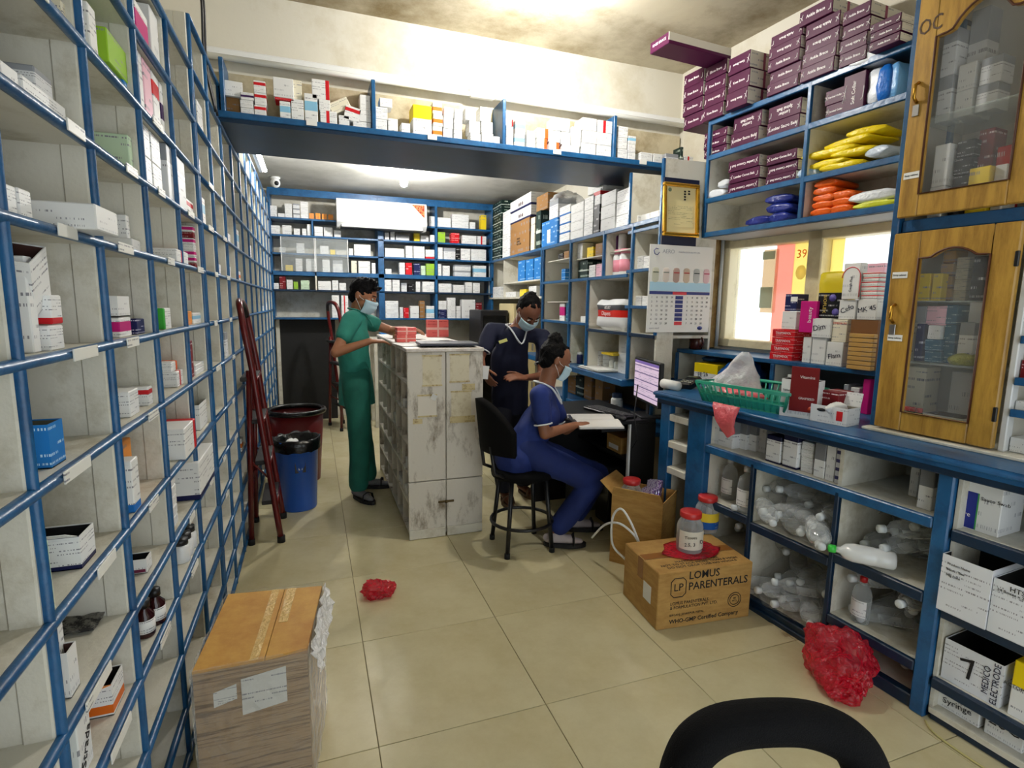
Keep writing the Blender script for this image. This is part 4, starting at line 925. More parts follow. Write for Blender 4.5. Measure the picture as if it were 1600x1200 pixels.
# papers on the board edge, cleaner bottle below
pp = MB()
for k in range(5): pp.box((random.uniform(-.02, .02), 0, .003+k*.004), (.36, .2, .003), Matrix.Rotation(random.uniform(-.08, .08), 3, 'Z'))
tag(ftag(pp.build('paper_stack', PAPER), FF, (FF.s_at(925, .0, zc), .06, zc-.003)), 'loose stack of papers along the edge of the blue counter board', 'papers')
jar(FF, FF.s_at(962, .05, zlo+.1), .06, zlo-.003, .045, .17, carton_mat('pinkwhite_label', W_, ((S(224, 50, 140), 'z', .0, .34),), rows=4), mat('dark_lid', S(40, 60, 90), .4), 'white and pink plastic tub on the shelf beneath the counter board')
for px, mk in ((893, 'brn'), (905, 'dgrn'), (918, 'brn'), (935, 'brn')): ff(.15, zlo-.003, px-6, px+6, 588, .12, mk, 1, 'on the dim shelf beneath the counter board')
for px in (990, 1008, 1022): ff(.05, FF.z_at(1005, 357, 0), px-7, px+7, 338-(px-990)//4, .12, 'plain', 1, 'in the end column of compartments beside the calendar')
for px in (998, 1012): ff(.03, FF.z_at(1005, 420, 0), px-7, px+6, 400, .12, 'white', 1, 'in the end column of compartments beside the calendar')
for px in (996, 1010): ff(.03, FF.z_at(1005, 478, 0), px-7, px+6, 462, .12, 'white', 1, 'in the end column of compartments beside the calendar')

# ================================================================ calendar and framed certificate on the end panel
FC = Frame(0, 2.915, 0)
def cq(px, py): return FC.pix(px, py, 0)
x0, z1 = cq(1017, 381); x1, z0 = cq(1110, 519); x0 -= .0; wC, hC = x1-x0-.015, z1-z0
cal = thing('wall_calendar', 'white wall calendar with infusion bag pictures hanging beside the window', 'calendar', ((x0+x1)/2-.01, 2.915, z0), 0)
MB().cbox((0, .004, hC/2), (wC, .006, hC), .001).build('sheet', PAPER, cal)
def cr(u0, u1, w0, w1, m, name='printed_panel', y=-.0002): return MB().bb(-wC/2+u0*wC, -wC/2+u1*wC, y-.0006, y+.0012, hC*(1-w1), hC*(1-w0)).build(name, m, cal)
def cx(u): return -wC/2+u*wC
def cz(w_): return hC*(1-w_)
cr(.02, .98, .42, .52, mat('sky_blue_print', S(176, 216, 238), .6)); cr(.02, .98, .525, .56, mat('navy_print', S(44, 56, 124), .6)); cr(.38, .6, .53, .562, mat('red_print', S(214, 60, 70), .6), y=-.0018)
lettering('AERO', .034, (cx(.19), -.001, cz(.075)), FRONT, mat('grey_print', S(168, 168, 176), .6), cal); lettering('PHARMACEUTICALS PVT. LTD.', .012, (cx(.44), -.001, cz(.075)), FRONT, mat('grey_print', S(168, 168, 176), .6), cal)
lg = MB()
for k in range(5):
    a0_ = math.radians(60*k+50); a1_ = math.radians(60*k+110); lg.tube([(cx(.1)+.02*math.cos(a0_), 0, cz(.08)+.02*math.sin(a0_)), (cx(.1)+.02*math.cos(a1_), 0, cz(.08)+.02*math.sin(a1_))], .0055, 6, flat=.3)
lg.build('logo', mat('navy_print', S(44, 56, 124), .6), cal)
for k in range(6):
    u = .1+k*.162; c = [S(206, 206, 186), S(220, 210, 200), S(176, 150, 140), S(204, 184, 164), S(186, 190, 188), S(222, 190, 196)][k]
    MB().lathe([(.002, -.05), (.014, -.044), (.024, -.03), (.024, .03), (.018, .043), (.004, .046)], 14, (cx(u), .0005, cz(.34)), sy=.12).build('printed_bag', mat('bag_print_%d' % k, c, .6), cal)
    MB().bb(cx(u)-.02, cx(u)+.02, -.0038, -.002, cz(.31)-.003, cz(.31)+.003).build('printed_line', mat('bag_line_%d' % k, [S(80, 90, 60), S(120, 130, 120), S(170, 30, 40), S(170, 30, 40), S(30, 50, 50), S(180, 30, 80)][k], .6), cal)
for r_ in range(7):
    cr(.43, .55, .575+r_*.05, .615+r_*.05, mat('navy_print', S(44, 56, 124), .6) if r_ < 6 else mat('red_print', S(214, 60, 70), .6))
    for c_i in range(10):
        u = (.06+c_i*.078) if c_i < 5 else (.62+(c_i-5)*.08); dn = 1+r_+7*(c_i % 5)
        if dn <= 31: lettering(str(dn), .017, (cx(u), -.001, cz(.595+r_*.05)), FRONT, INK, cal, align='CENTER')
lettering('euro med', .018, (cx(.04), -.001, cz(.95)), FRONT, mat('grey_print', S(168, 168, 176), .6), cal); MB().lathe([(.02, 0), (.02, .001)], 14, (cx(.85), -.0005, cz(.95)), Matrix.Rotation(rad(90), 3, 'X'), sy=.6).build('emblem', mat('navy_print', S(44, 56, 124), .6), cal)
x0, z1 = cq(1038, 283); x1, z0 = cq(1089, 372); FCw, FCh = x1-x0, z1-z0
ce = thing('framed_certificate', 'gilt-framed certificate hanging above the calendar', 'picture frame', ((x0+x1)/2, 2.90, z0))
ce.rotation_euler = (rad(-4), 0, 0)
MB().cbox((0, .012, FCh/2), (FCw-.02, .01, FCh-.02), .001).build('backing', mat('certificate_paper', S(240, 226, 170), .6), ce)
t_ = .022
for c, s_ in (((0, 0, t_/2), (FCw, .024, t_)), ((0, 0, FCh-t_/2), (FCw, .024, t_)), ((-FCw/2+t_/2, 0, FCh/2), (t_, .024, FCh-2*t_)), ((FCw/2-t_/2, 0, FCh/2), (t_, .024, FCh-2*t_))): MB().cbox(c, s_, .005).build('frame_rail', mat('gilt', S(214, 164, 52), .25, .8), ce)
q = carton_mat('certificate_print', S(240, 226, 170), rows=14, text=S(150, 136, 90)); MB().bb(-FCw/2+.04, FCw/2-.04, .0045, .0065, .06, FCh*.62).build('printed_text', q, ce)
for k, (dx, dz) in enumerate(((.03, .86), (.03, .81), (.03, .76), (.03, .71), (.06, .87), (.06, .82))): MB().cbox((dx, .006, dz*FCh), (.014, .002, .01), .0004).build('stamp', INK, ce)
MB().lathe([(.012, 0), (.012, .001)], 12, (-.08, .006, FCh*.87), Matrix.Rotation(rad(90), 3, 'X')).build('seal', mat('grey_green_seal', S(130, 150, 120), .6), ce)
bbk = MB().bb(x0+.015, x1+.01, 2.935, 2.945, cq(1040, 385)[1], cq(1040, 275)[1]).build('mounting_board', mat('dark_navy_board', S(16, 26, 58), .5)); tag(bbk, 'dark navy mounting board behind the gilt certificate', 'board')
# ================================================================ brace boxes (purple) on the upper shelf
PURM = carton_mat('brace_box_purple', S(72, 14, 54), rows=0); ENDM = carton_mat('brace_box_end', S(228, 222, 206), ((S(150, 60, 90), 'y', .42, .5),), rows=3)
def brace(F, s, v, z, w, d, h, body, label, group, rot=0, flip=False, end=True, vert=False):
    t = thing('brace_box', label, 'box', F.W(s, v, z), F.rz+rot, group)
    MB().cbox((0, d/2, h/2), (w, d, h), .002).build('carton', PURM, t)
    if end: MB().bb(w/2-.0005, w/2+.0012, .004, d-.004, .003, h-.003).build('end_panel', ENDM, t)
    rx = FRONT if not flip else (rad(90), rad(180), 0)
    if vert: rx = (rad(90), rad(-90), 0)
    sz = min(h*.30, w*.115) if not vert else min(w*.26, h*.14)
    lettering(body, sz, (0 if not vert else 0, -.0006, h*.5), rx, INKW, t, align='CENTER', bold=.0004)
    # runner emblem at the corner
    e = MB(); k = -1 if not flip else 1; x = k*w*.43
    e.tube([(x-.006, -.0005, h*.3), (x+.002, -.0005, h*.55), (x+.008, -.0005, h*.75)], .0016, 5); e.tube([(x-.008, -.0005, h*.6), (x+.002, -.0005, h*.55), (x+.008, -.0005, h*.35)], .0014, 5); e.build('emblem', INKW, t)
    e = MB(); e.tube([(-x-.008, -.0005, h*.25), (-x+.002, -.0005, h*.3), (-x+.004, -.0005, h*.6)], .0022, 5); e.build('emblem', INKW, t)
    return t
zt3 = uz[3]
def bstack(x0, x1, yt, n, v, body, where, z=None, d=.24, flips=(), end=True):
    z = zt3 if z is None else z
    s0, s1 = FR.s_at(x0, v, z+.1), FR.s_at(x1, v, z+.1); H = FR.z_at((x0+x1)/2, yt, v)-z; h = H/n
    for i in range(n):
        bd = body if isinstance(body, str) else body[i % len(body)]
        brace(FR, (s0+s1)/2+random.uniform(-.006, .006), v+random.uniform(-.008, .008), z+h*i, (s1-s0)-.004, d, h-.0015, bd, 'purple %s carton %s%s' % (bd.lower().replace('\n', ' '), stackpos(i, n), where), 'brace cartons '+where, flip=i in flips, end=end)
top_ = 'stacked on top of the wall shelf over the window'
tp_ = lambda k: 'in the %s pile from the beam' % k
bstack(1067, 1098, 113, 4, .43, 'Knee Brace', tp_('first')); bstack(1100, 1133, 101, 4, .43, ['Knee Brace', 'Elbow Brace'], tp_('second'), flips=(1,)); bstack(1135, 1169, 87, 3, .40, 'Knee Brace', tp_('third'), flips=(0, 2))
bstack(1200, 1250, 48, 5, .43, 'Ankle Brace', tp_('fourth'), flips=(3, 4)); bstack(1254, 1308, 30, 4, .43, 'Ankle Brace', tp_('fifth'), flips=(2, 3)); bstack(1312, 1356, 12, 4, .43, 'Ankle Brace', tp_('sixth'), flips=(1, 2)); bstack(1362, 1412, 28, 3, .40, ['Ankle Brace', 'Ankle Brace', 'Knee Brace'], 'in the pile beside the wooden cabinet')
z_ = FR.z_at(1281, 30, .43)+.002; s0, s1 = FR.s_at(1248, .42, z_), FR.s_at(1300, .42, z_)
brace(FR, (s0+s1)/2, .42, z_, s1-s0, .24, .07, 'Ankle Brace', 'single purple ankle brace carton on the highest stack under the ceiling', 'single ankle brace carton')
# knee brace box laid across the far stack, pointing into the room
zk = FR.z_at(1116, 101, .43)+.004
kb = thing('brace_box', 'long white and purple knee brace carton laid across the far stack', 'box', FR.W(FR.s_at(1112, .40, zk), .24, zk), FR.rz-rad(90))
wK, dK, hK = .46, .16, .06
MB().cbox((0, 0, hK/2), (wK, dK, hK), .002).build('carton', carton_mat('knee_box_white', S(236, 230, 216), ((S(90, 20, 70), 'z', -.01, .3),), rows=0), kb)
MB().bb(.02, .14, -dK/2-.001, -dK/2, .03, .05).build('red_strip', mat('red_print', S(214, 60, 70), .6), kb)
MB().bb(wK/2-.0005, wK/2+.0012, -dK/2+.003, dK/2-.003, .002, hK-.002).build('end_panel', PURM, kb)
lettering('KNEE BRACE', .02, (wK/2+.0016, 0, hK*.55), (rad(90), 0, rad(90)), INKW, kb, align='CENTER')
def z_rest(): pass
w2 = 'on the shelf row under the top piles'
bstack(1102, 1138, 203, 3, .47, ['Ankle Brace', 'Ankle Brace', 'Knee Brace'], w2, uz[2]); bstack(1144, 1188, 178, 2, .47, ['Lumbar Sacro Belt', 'Lumbar\nSpinal Belt'], w2, uz[2], flips=(1,)); bstack(1201, 1253, 160, 2, .47, ['Lumbar Sacro Belt', 'Lumbar\nSpinal Belt'], w2, uz[2], flips=(1,))
w3 = 'on the row above the navy packets'
bstack(1138, 1186, 247, 3, .47, ['Lumbar Contour Belt', 'Lumbar Corset Belt'], w3, uz[1], flips=(0, 2)); bstack(1199, 1247, 237, 3, .47, ['Lumbar Corset Belt', 'Lumbar Contour Belt'], w3, uz[1], flips=(0, 1))
w4 = 'beside the soft collar carton'
bstack(1290, 1322, 138, 2, .47, 'Cervical Collar', w4, uz[2])
s0, s1 = FR.s_at(1318, .47, uz[2]+.08), FR.s_at(1352, .47, uz[2]+.08); brace(FR, (s0+s1)/2, .465, uz[2], s1-s0, .15, FR.z_at(1335, 116, .47)-uz[2], 'Soft Collar', 'purple soft collar carton standing upright beside the blue packets', 'soft collar carton', vert=True, end=False)
# soft packets
PKM = {}
def packet(F, s, v, z, w, d, h, col, label, group=None, rot=0, seed=0, tilt=0, rough=.3, grime=None):
    k = tuple(round(c, 3) for c in col)
    if k not in PKM: PKM[k] = mat('packet_film_%d' % len(PKM), col, rough, grime=grime, gs=22, bump=.35, bscale=60)
    me = pillow(w, d, h, amp=.007, seed=seed)
    for vtx in me.vertices:      # thin crimped ends
        q = abs(vtx.co.x)/(w/2); vtx.co.z *= max(.25, 1-.7*q**4); 
    o = link('soft_packet', me, PKM[k]); o.location = F.W(s, v+d/2, z+h/2+.004); o.rotation_euler = (tilt, 0, F.rz+rot); return tag(o, label, 'packet', group)
YEL_, ORG_, BLP, WHP = S(240, 214, 20), S(232, 98, 20), S(24, 110, 206), S(224, 230, 238)
g = 'yellow packets on the shelf over the window'; zz = uz[1]
for k, (x0, x1, r_) in enumerate(((1282, 1352, .1), (1260, 1330, -.08), (1300, 1368, .12), (1268, 1345, .0), (1255, 1322, .1), (1290, 1372, -.1), (1322, 1385, .15))):
    zc_ = zz+.005+(k if k < 4 else k-1)*.026; s0, s1 = FR.s_at(x0, .5, zc_), FR.s_at(x1, .5, zc_)
    packet(FR, (s0+s1)/2, .47, zc_, (s1-s0)*.95, .2, .032, YEL_, 'bright yellow soft packet in the heap over the window', g, r_, k)
packet(FR, FR.s_at(1258, .48, zz+.05), .47, zz, .10, .12, .05, S(150, 190, 226), 'pale blue printed packet beside the yellow packets', None, .3, 8, grime=(S(230, 236, 240), .4, .55)); packet(FR, FR.s_at(1372, .48, zz+.06), .48, zz+.03, .12, .12, .04, S(196, 210, 228), 'pale blue and white packet behind the yellow packets', None, -.2, 9)
g = 'orange packets on the lowest shelf over the window'; zz = uz[0]
for k in range(5):
    s0, s1 = FR.s_at(1270, .48, zz+.1), FR.s_at(1304, .48, zz+.1); packet(FR, (s0+s1)/2, .47, zz+k*.034, (s1-s0), .2, .038, ORG_, 'orange soft packet in the tall pile over the window', g, .02*k, k+20)
for k in range(3):
    s0, s1 = FR.s_at(1297, .48, zz+.1), FR.s_at(1338, .48, zz+.1); packet(FR, (s0+s1)/2, .475, zz+k*.034, (s1-s0), .2, .038, ORG_, 'orange soft packet in the low pile over the window', g, -.05, k+30)
packet(FR, FR.s_at(1362, .48, zz+.06), .47, zz+.03, .22, .16, .05, WHP, 'white soft packet lying over a yellow-green one above the window', None, .15, 40); packet(FR, FR.s_at(1368, .48, zz), .465, zz, .2, .16, .03, S(210, 216, 50), 'yellow-green packet under the white packet above the window', None, 0, 41)
packet(FR, FR.s_at(1315, .6, zz), .62, zz, .16, .1, .11, S(90, 28, 20), 'dark red packet behind the orange piles', None, 0, 42)
g = 'navy packets on the lowest shelf over the window'
for k, (x0, x1, zo) in enumerate(((1165, 1205, 0), (1200, 1234, 0), (1195, 1234, .05), (1192, 1230, .10))):
    s0, s1 = FR.s_at(x0, .48, zz), FR.s_at(x1, .48, zz); packet(FR, (s0+s1)/2, .47, zz+zo, s1-s0, .18, .05, S(22, 40, 128), 'navy blue soft packet with white print over the window', g, .1*(k-1), k+50, grime=(S(150, 170, 220), .30, .38))
packet(FR, FR.s_at(1118, .48, uz[1]), .47, uz[1], .13, .15, .05, WHP, 'white and black packet beside the belt cartons', None, .1, 60, grime=(S(40, 40, 60), .3, .4)); packet(FR, FR.s_at(1128, .48, uz[1]), .48, uz[1]+.055, .10, .12, .05, WHP, 'white zigzag-edged packet on top of another by the belt cartons', None, -.2, 61)
zz = uz[2]
packet(FR, FR.s_at(1362, .48, zz), .48, zz, .08, .12, .17, WHP, 'white upright packet beside the soft collar carton', None, 0, 70); packet(FR, FR.s_at(1378, .48, zz), .47, zz, .07, .12, .16, BLP, 'blue upright packet beside the soft collar carton', None, .1, 71); packet(FR, FR.s_at(1392, .48, zz), .48, zz, .06, .12, .16, S(110, 170, 226), 'light blue upright packet next to the wooden cabinet', None, 0, 72)
packet(FR, FR.s_at(1366, .48, zz+.18), .44, zz+.18, .20, .14, .05, WHP, 'white packet lying on the upright packets', None, .05, 73); packet(FR, FR.s_at(1372, .48, zz+.23), .46, zz+.232, .16, .12, .035, BLP, 'bright blue packet topping the white one over the window', None, -.1, 74)

# ================================================================ on the hutch
wh = 'on the hutch under the window'
hb_ = lambda v, z, x0, x1, yt, d, mk, n=1, **kw: fb(FR, v, z, x0, x1, yt, d, mk, wh, n, **kw)
hz = lambda x, y, v=.46: FR.z_at(x, y, v)
for o in hb_(.45, HZ, 1203, 1239, 514, .16, 'fred', 4, label='red flat carton in the stack of four on the hutch'): lettering('TRAMADOL', .018, (0, -.001, o.dimensions.z*.5 if o.dimensions.z else .02), FRONT, INKW, o, align='CENTER')
zr = hz(1221, 514)
o = hb_(.46, zr, 1221, 1244, 486, .09, 'plain', 1); z2 = hz(1232, 486); o = hb_(.46, z2, 1226, 1245, 459, .09, 'fnavy', 1)[0]; MB().bb(.0, .04, -.0012, 0, .05, .075).build('white_panel', PAPER, o)
o = hb_(.44, zr-.01, 1248, 1274, 470, .05, 'fmag', 1, label='glossy magenta carton standing on the hutch beside the red stack')[0]; lettering('beauty', .03, (.012, -.001, .09), (rad(90), rad(-90), 0), INKW, o, align='CENTER')
hb_(.46, HZ, 1253, 1266, 526, .14, 'plain', 1); hb_(.45, HZ, 1267, 1289, 527, .14, 'plain', 1); 
def handw(o, txt, sz, x, z, rot=12): lettering(txt, sz, (x, -.0012, z), (rad(90), rad(-rot), 0), mat('blue_black_ink', S(30, 32, 60), .6), o, name='handwriting', align='CENTER')
o = hb_(.44, HZ, 1290, 1316, 534, .14, 'plain', 1, label='white carton handwritten Flam on the hutch')[0]; handw(o, 'Flam', .035, 0, .05)
z3 = hz(1275, 527); o = hb_(.44, z3, 1268, 1298, 497, .14, 'plain', 1, label='white carton handwritten Dim on the hutch')[0]; handw(o, 'Dim', .04, -.01, .05)
o = hb_(.45, hz(1310, 534), 1299, 1323, 499, .12, 'crm', 1)[0]; lettering('OMEGA 3G', .014, (0, -.001, .09), FRONT, mat('red_print', S(214, 60, 70), .6), o, align='CENTER')
z4 = hz(1290, 497); o = hb_(.46, z4, 1276, 1312, 457, .05, 'blk', 1, label='black upright bioflex carton with purple discs on the hutch')[0]
lettering('BIOFLEX', .024, (-.02, -.001, .07), (rad(90), rad(90), 0), mat('gold_print', S(220, 190, 80), .5), o, align='CENTER')
for dx, dz in ((.02, .1), (.04, .03)): MB().lathe([(.018, 0), (.018, .0008)], 14, (dx, -.0004, dz), Matrix.Rotation(rad(90), 3, 'X')).build('printed_disc', mat('violet_print', S(90, 80, 160), .5), o)
ye = thing('yellow_packet', 'large glossy yellow packet standing behind the black carton', 'packet', FR.W(FR.s_at(1289, .56, 1.5), .62, z4), FR.rz)
s0, s1 = FR.s_at(1263, .56, 1.5), FR.s_at(1313, .56, 1.5); hY = FR.z_at(1285, 424, .56)-z4
o = link('packet_body', pillow(s1-s0, .06, hY, amp=.005), mat('glossy_yellow', S(226, 206, 40), .25), ye); o.location = (0, .03, hY/2); lettering('n', .05, (.06, -.004, hY*.45), FRONT, INK, ye); lettering('u', .05, (-.08, -.004, hY*.25), FRONT, INK, ye)
carton(FR, FR.s_at(1289, .6, 1.3), .605, HZ, .2, .12, z4-HZ-.001, 'plain', wh)
z5_ = hz(1325, 468)
o = hb_(.46, hz(1318, 499), 1310, 1337, 468, .12, 'plain', 1, label='white carton handwritten Cefo on the hutch')[0]; handw(o, 'Cefo', .035, 0, .05, 25); o = hb_(.46, hz(1355, 500), 1339, 1370, 467, .12, 'plain', 1, label='white carton handwritten MK on the hutch')[0]; handw(o, 'MK 45', .032, 0, .05)
o = hb_(.45, hz(1325, 468)+.001, 1315, 1342, 411, .05, 'plain', 1, label='white carton printed with a red arch standing on the hutch pile')[0]
a_ = MB(); a_.tube([(.045*math.cos(math.radians(k)), -.0008, .10+.05*math.sin(math.radians(k))) for k in range(0, 181, 15)], .002, 5); a_.tube([(.045, -.0008, .10), (.045, -.0008, .01)], .002, 5); a_.build('printed_arch', mat('red_print', S(214, 60, 70), .6), o); handw(o, 'Cough Plus', .016, 0, .07, 90)
hb_(.46, hz(1350, 467)+.001, 1345, 1372, 425, .1, 'red', 6); carton(FR, FR.s_at(1362, .62, 1.6), .58, hz(1350, 467), .16, .1, .17, 'pink', wh)
carton(FR, FR.s_at(1334, .6, 1.3), .62, HZ, .16, .11, hz(1318, 499)-HZ-.002, 'plain', wh)
# open brown tray with gold packs
oc = openbox(FR, FR.s_at(1343, .43, HZ), .43, HZ, .125, .14, .23, 'brn', wh, inner=DARK, flap='up', label='open brown carton of stacked gold packs on the hutch'); oc.children[0].data.materials[0] = mat('kraft_inside', S(120, 78, 36), .7)
for k in range(8): carton(FR, FR.s_at(1340, .40, HZ), .40, HZ+k*.021, .115, .03, .0195, 'gold', 'stacked in front of the open brown carton on the hutch')
# mug at the end of the hutch
mg = thing('mug', 'dark brown mug at the end of the hutch by the calendar', 'mug', FR.W(-1.87, .52, HZ), FR.rz)
MB().lathe([(.035, 0), (.042, .005), (.042, .095), (.036, .095), (.036, .012), (.002, .012)], 18).build('cup', mat('brown_ceramic', S(70, 28, 18), .25), mg); MB().tube([(.04+.028*math.sin(math.radians(a)), 0, .05+.03*math.cos(math.radians(a))) for a in range(0, 181, 20)], .006, 6).build('handle', mat('brown_ceramic', S(70, 28, 18), .25), mg)
# inside the hutch
o = carton(FR, FR.s_at(1106, .46, 1.05), .44, ZT, .2, .2, .13, 'yel', 'in the hutch bay beside the blue bag'); handw(o, 'FE 26', .04, -.02, .06, 8)
BAGB = film('blue_polythene', S(20, 80, 150), a=.75, rough=.2, fac=(.3, .55, .85, 1))
crumple('plastic_bag', 'crumpled blue polythene bag stuffed in the hutch', 'bag', FR.W(FR.s_at(1158, .52, 1.05), .52, ZT), (.3, .2, .2), BAGB, 5); crumple('plastic_bag', 'dark blue polythene bag at the end of the hutch', 'bag', FR.W(FR.s_at(1120, .6, 1.08), .6, ZT+.135), (.2, .1, .05), BAGB, 6)
wi = 'inside the dim hutch bay behind the open maroon carton'
for x0, x1, yt, mk in ((1228, 1241, 585, 'white'), (1316, 1324, 600, 'grey'), (1327, 1341, 605, 'white')): fb(FR, .46, ZT, x0, x1, yt, .1, mk, wi)
o = fb(FR, .44, ZT, 1345, 1356, 592, .05, 'fmag', wi)

# ================================================================ on the worktop
# green basket with bags
bk_ = thing('plastic_basket', 'shallow turquoise plastic basket of bags on the worktop edge', 'basket', (0, 0, 0), 0)
pB = FR.on(1205, 655, ZT); b0 = FR.W(-1.02, .16, ZT); bk_.location = b0; bk_.rotation_euler = (0, 0, FR.rz+rad(8))
TURQ = film('turquoise_plastic', S(40, 170, 140), a=.82, rough=.35, bump=0, fac=(.3, .9, .75, 1))
Lb, Wb, Hb = .50, .34, .10; bm_ = MB(); tk = .004
def wallq(p0, p1, q0, q1): bm_.add([p0, p1, q1, q0], [(0, 1, 2, 3)])
bot = [(-Lb/2+.03, -Wb/2+.03, 0), (Lb/2-.03, -Wb/2+.03, 0), (Lb/2-.03, Wb/2-.03, 0), (-Lb/2+.03, Wb/2-.03, 0)]; tp = [(-Lb/2, -Wb/2, Hb), (Lb/2, -Wb/2, Hb), (Lb/2, Wb/2, Hb), (-Lb/2, Wb/2, Hb)]
bm_.add(bot, [(0, 1, 2, 3)])
o = bm_.build('base', TURQ, bk_); so = o.modifiers.new('t', 'SOLIDIFY'); so.thickness = .004
for k in range(4):
    q = MB(); a, b_ = bot[k], bot[(k+1) % 4]; c, d_ = tp[k], tp[(k+1) % 4]; va, vb, vc, vd = map(Vector, (a, b_, c, d_))
    q.tube([va, vb], .006, 6); n = 14 if k % 2 == 0 else 10
    for i in range(n+1):
        f = i/n; q.tube([va.lerp(vb, f), vc.lerp(vd, f)], .0045 if 0 < i < n else .008, 5)
    for f in (.45, ): q.tube([va.lerp(vc, f), vb.lerp(vd, f)], .006, 5)
    q.build('side_lattice', TURQ, bk_)
    w_ = MB(); w_.add([va.lerp(vc, .0), vb.lerp(vd, 0), vb.lerp(vd, .62), va.lerp(vc, .62)], [(0, 1, 2, 3)]); o = w_.build('side_panel', TURQ, bk_); so = o.modifiers.new('t', 'SOLIDIFY'); so.thickness = .002
rm = MB(); rm.tube([tp[0], tp[1], tp[2], tp[3]], .009, 8, closed=True); rm.build('rim', TURQ, bk_)
REDP = film('red_polythene', S(214, 36, 60), a=.42, rough=.12, bump=1.0, bscale=34, fac=(1, .42, .48, 1), edge=.4); PINKP = film('pink_polythene', S(244, 110, 120), a=.6, rough=.2, fac=(1, .7, .72, 1)); CLR = film('clear_polythene', (.86, .88, .9, 1), a=.28, rough=.15)
crumple('plastic_bag', 'flat bundle of pink plastic bags lying in the turquoise basket', 'bag', FR.W(-1.1, .12, ZT+.008), (.26, .2, .09), PINKP, 7, rz=FR.rz)
# upright clear bag (cone-like) rising out of the basket
cb_ = MB(); n = 24; rows_ = []
for j in range(9):
    f = j/8; w_ = .17*(1-f)+.025*f
    for i in range(n):
        a = 2*math.pi*i/n; q = Vector((math.cos(a)*w_, math.sin(a)*w_*.5, f*.21)); q.x *= 1.2; q.z *= 1.15; q += Vector((noise.noise(q*16), noise.noise(q*16+Vector((5, 0, 0))), 0))*.022; q.x += f*.07; cb_.v.append(tuple(q))
for j in range(8):
    for i in range(n): cb_.f.append([j*n+i, j*n+(i+1) % n, (j+1)*n+(i+1) % n, (j+1)*n+i]); cb_.m.append(0); cb_.sm.append(True)
o = cb_.build('plastic_bag', film('cloudy_polythene', (.86, .88, .9, 1), a=.45, rough=.2)); ftag(tag(o, 'clear pointed polythene bag standing up in the turquoise basket', 'bag'), FR, (-1.17, .14, ZT+.02))
# bag hanging over the worktop edge under the basket
hgb = MB()
for i in range(9):
    for j in range(8):
        u_, f = i/8-.5, j/7; hgb.v.append((u_*.16*(1-.5*f)+.03*f, -.062-.022*math.sin(f*3)+.008*noise.noise(Vector((i*.6, j*.6, 2))), -.16*f*(1-.35*abs(u_))+.02))
for i in range(8):
    for j in range(7): a = i*8+j; hgb.f.append([a, a+1, a+9, a+8]); hgb.m.append(0); hgb.sm.append(True)
o = hgb.build('plastic_bag', PINKP); so = o.modifiers.new('t', 'SOLIDIFY'); so.thickness = .012; ftag(tag(o, 'pink plastic bag bundle hanging over the worktop edge below the basket', 'bag'), FR, (FR.s_at(1138, -.05, .93), -.012, ZT))
# open maroon and white carton, open small carton
pm = FR.on(1272, 660, ZT); t = openbox(FR, -.72, .06, ZT, .155, .075, .17, 'plain', 'on the worktop', rot=rad(18), inner=DARK, flap='none', label='tall white carton with maroon front flap standing open on the worktop')
fm = MB().cbox((.02, -.002, .13), (.115, .002, .20), .0006).build('flap', mat('maroon_card', S(124, 22, 26), .45), t); lettering('Vitamins', .018, (.0, -.0036, .185), FRONT, INKW, t); lettering('GRAPSEED', .014, (.0, -.0036, .09), FRONT, INKW, t); lettering('Tablets 12', .012, (-.07, -.0015, .12), FRONT, INK, t)
MB().lathe([(.014, 0), (.014, .001)], 8, (.055, -.0024, .045), Matrix.Rotation(rad(90), 3, 'X')).build('printed_fruit', mat('orange_red_print', S(200, 70, 40), .5), t)
carton(FR, -.63, .14, ZT, .08, .1, .13, 'dred', 'on the worktop behind the open maroon carton')
t = openbox(FR, -.585, .075, ZT, .155, .10, .075, 'plain', 'on the worktop', rot=rad(6), inner=mat('card_inside_grey', S(168, 160, 146), .8), flap='up', label='low white carton with red block standing open beside the wooden cabinet')
MB().bb(.035, .06, -.0012, 0, .02, .06).build('red_block', mat('bright_red_print', S(214, 26, 30), .5), t); MB().lathe([(.02, 0), (.02, .001)], 14, (-.03, -.0008, .055), Matrix.Rotation(rad(90), 3, 'X'), sy=.35).build('oval_mark', INK, t)
crumple('tissue', 'crumpled white liner in the open low white carton', 'paper', FR.W(-.58, .12, ZT+.045), (.1, .06, .05), PAPER, 9)
# card machine, paper roll, yellow box
cmn = thing('card_machine', 'black card machine with pale keys at the end of the worktop', 'card machine', FR.W(FR.on(1078, 606, ZT)[0], FR.on(1078, 606, ZT)[1], ZT), FR.rz+rad(20))
MB().cbox((0, 0, .03), (.085, .15, .05), .012, Matrix.Rotation(rad(12), 3, 'X')).build('body', BLACK, cmn)
for i in range(3):
    for j in range(2): MB().cbox((-.024+i*.024, -.03-j*.024+.0, .052+(-.03-j*.024)*.21), (.019, .017, .006), .002).build('key', mat('pale_key', S(220, 222, 200), .4), cmn)
MB().bb(-.03, .03, .012, .055, .062, .066).build('screen', mat('grey_lcd', S(96, 106, 100), .2), cmn)
pr = MB().lathe([(.006, 0), (.028, 0), (.028, .13), (.006, .13)], 18, (0, 0, .028), Matrix.Rotation(rad(90), 3, 'Y')).build('paper_roll', PAPER); tag(ftag(pr, FR, (FR.on(1036, 606, ZT)[0], FR.on(1036, 606, ZT)[1], ZT)), 'white paper roll lying beside the card machine', 'paper roll')
carton(FR, FR.s_at(1118, .25, 1.0), .22, ZT, .06, .08, .075, 'fyel', 'on the worktop behind the basket')
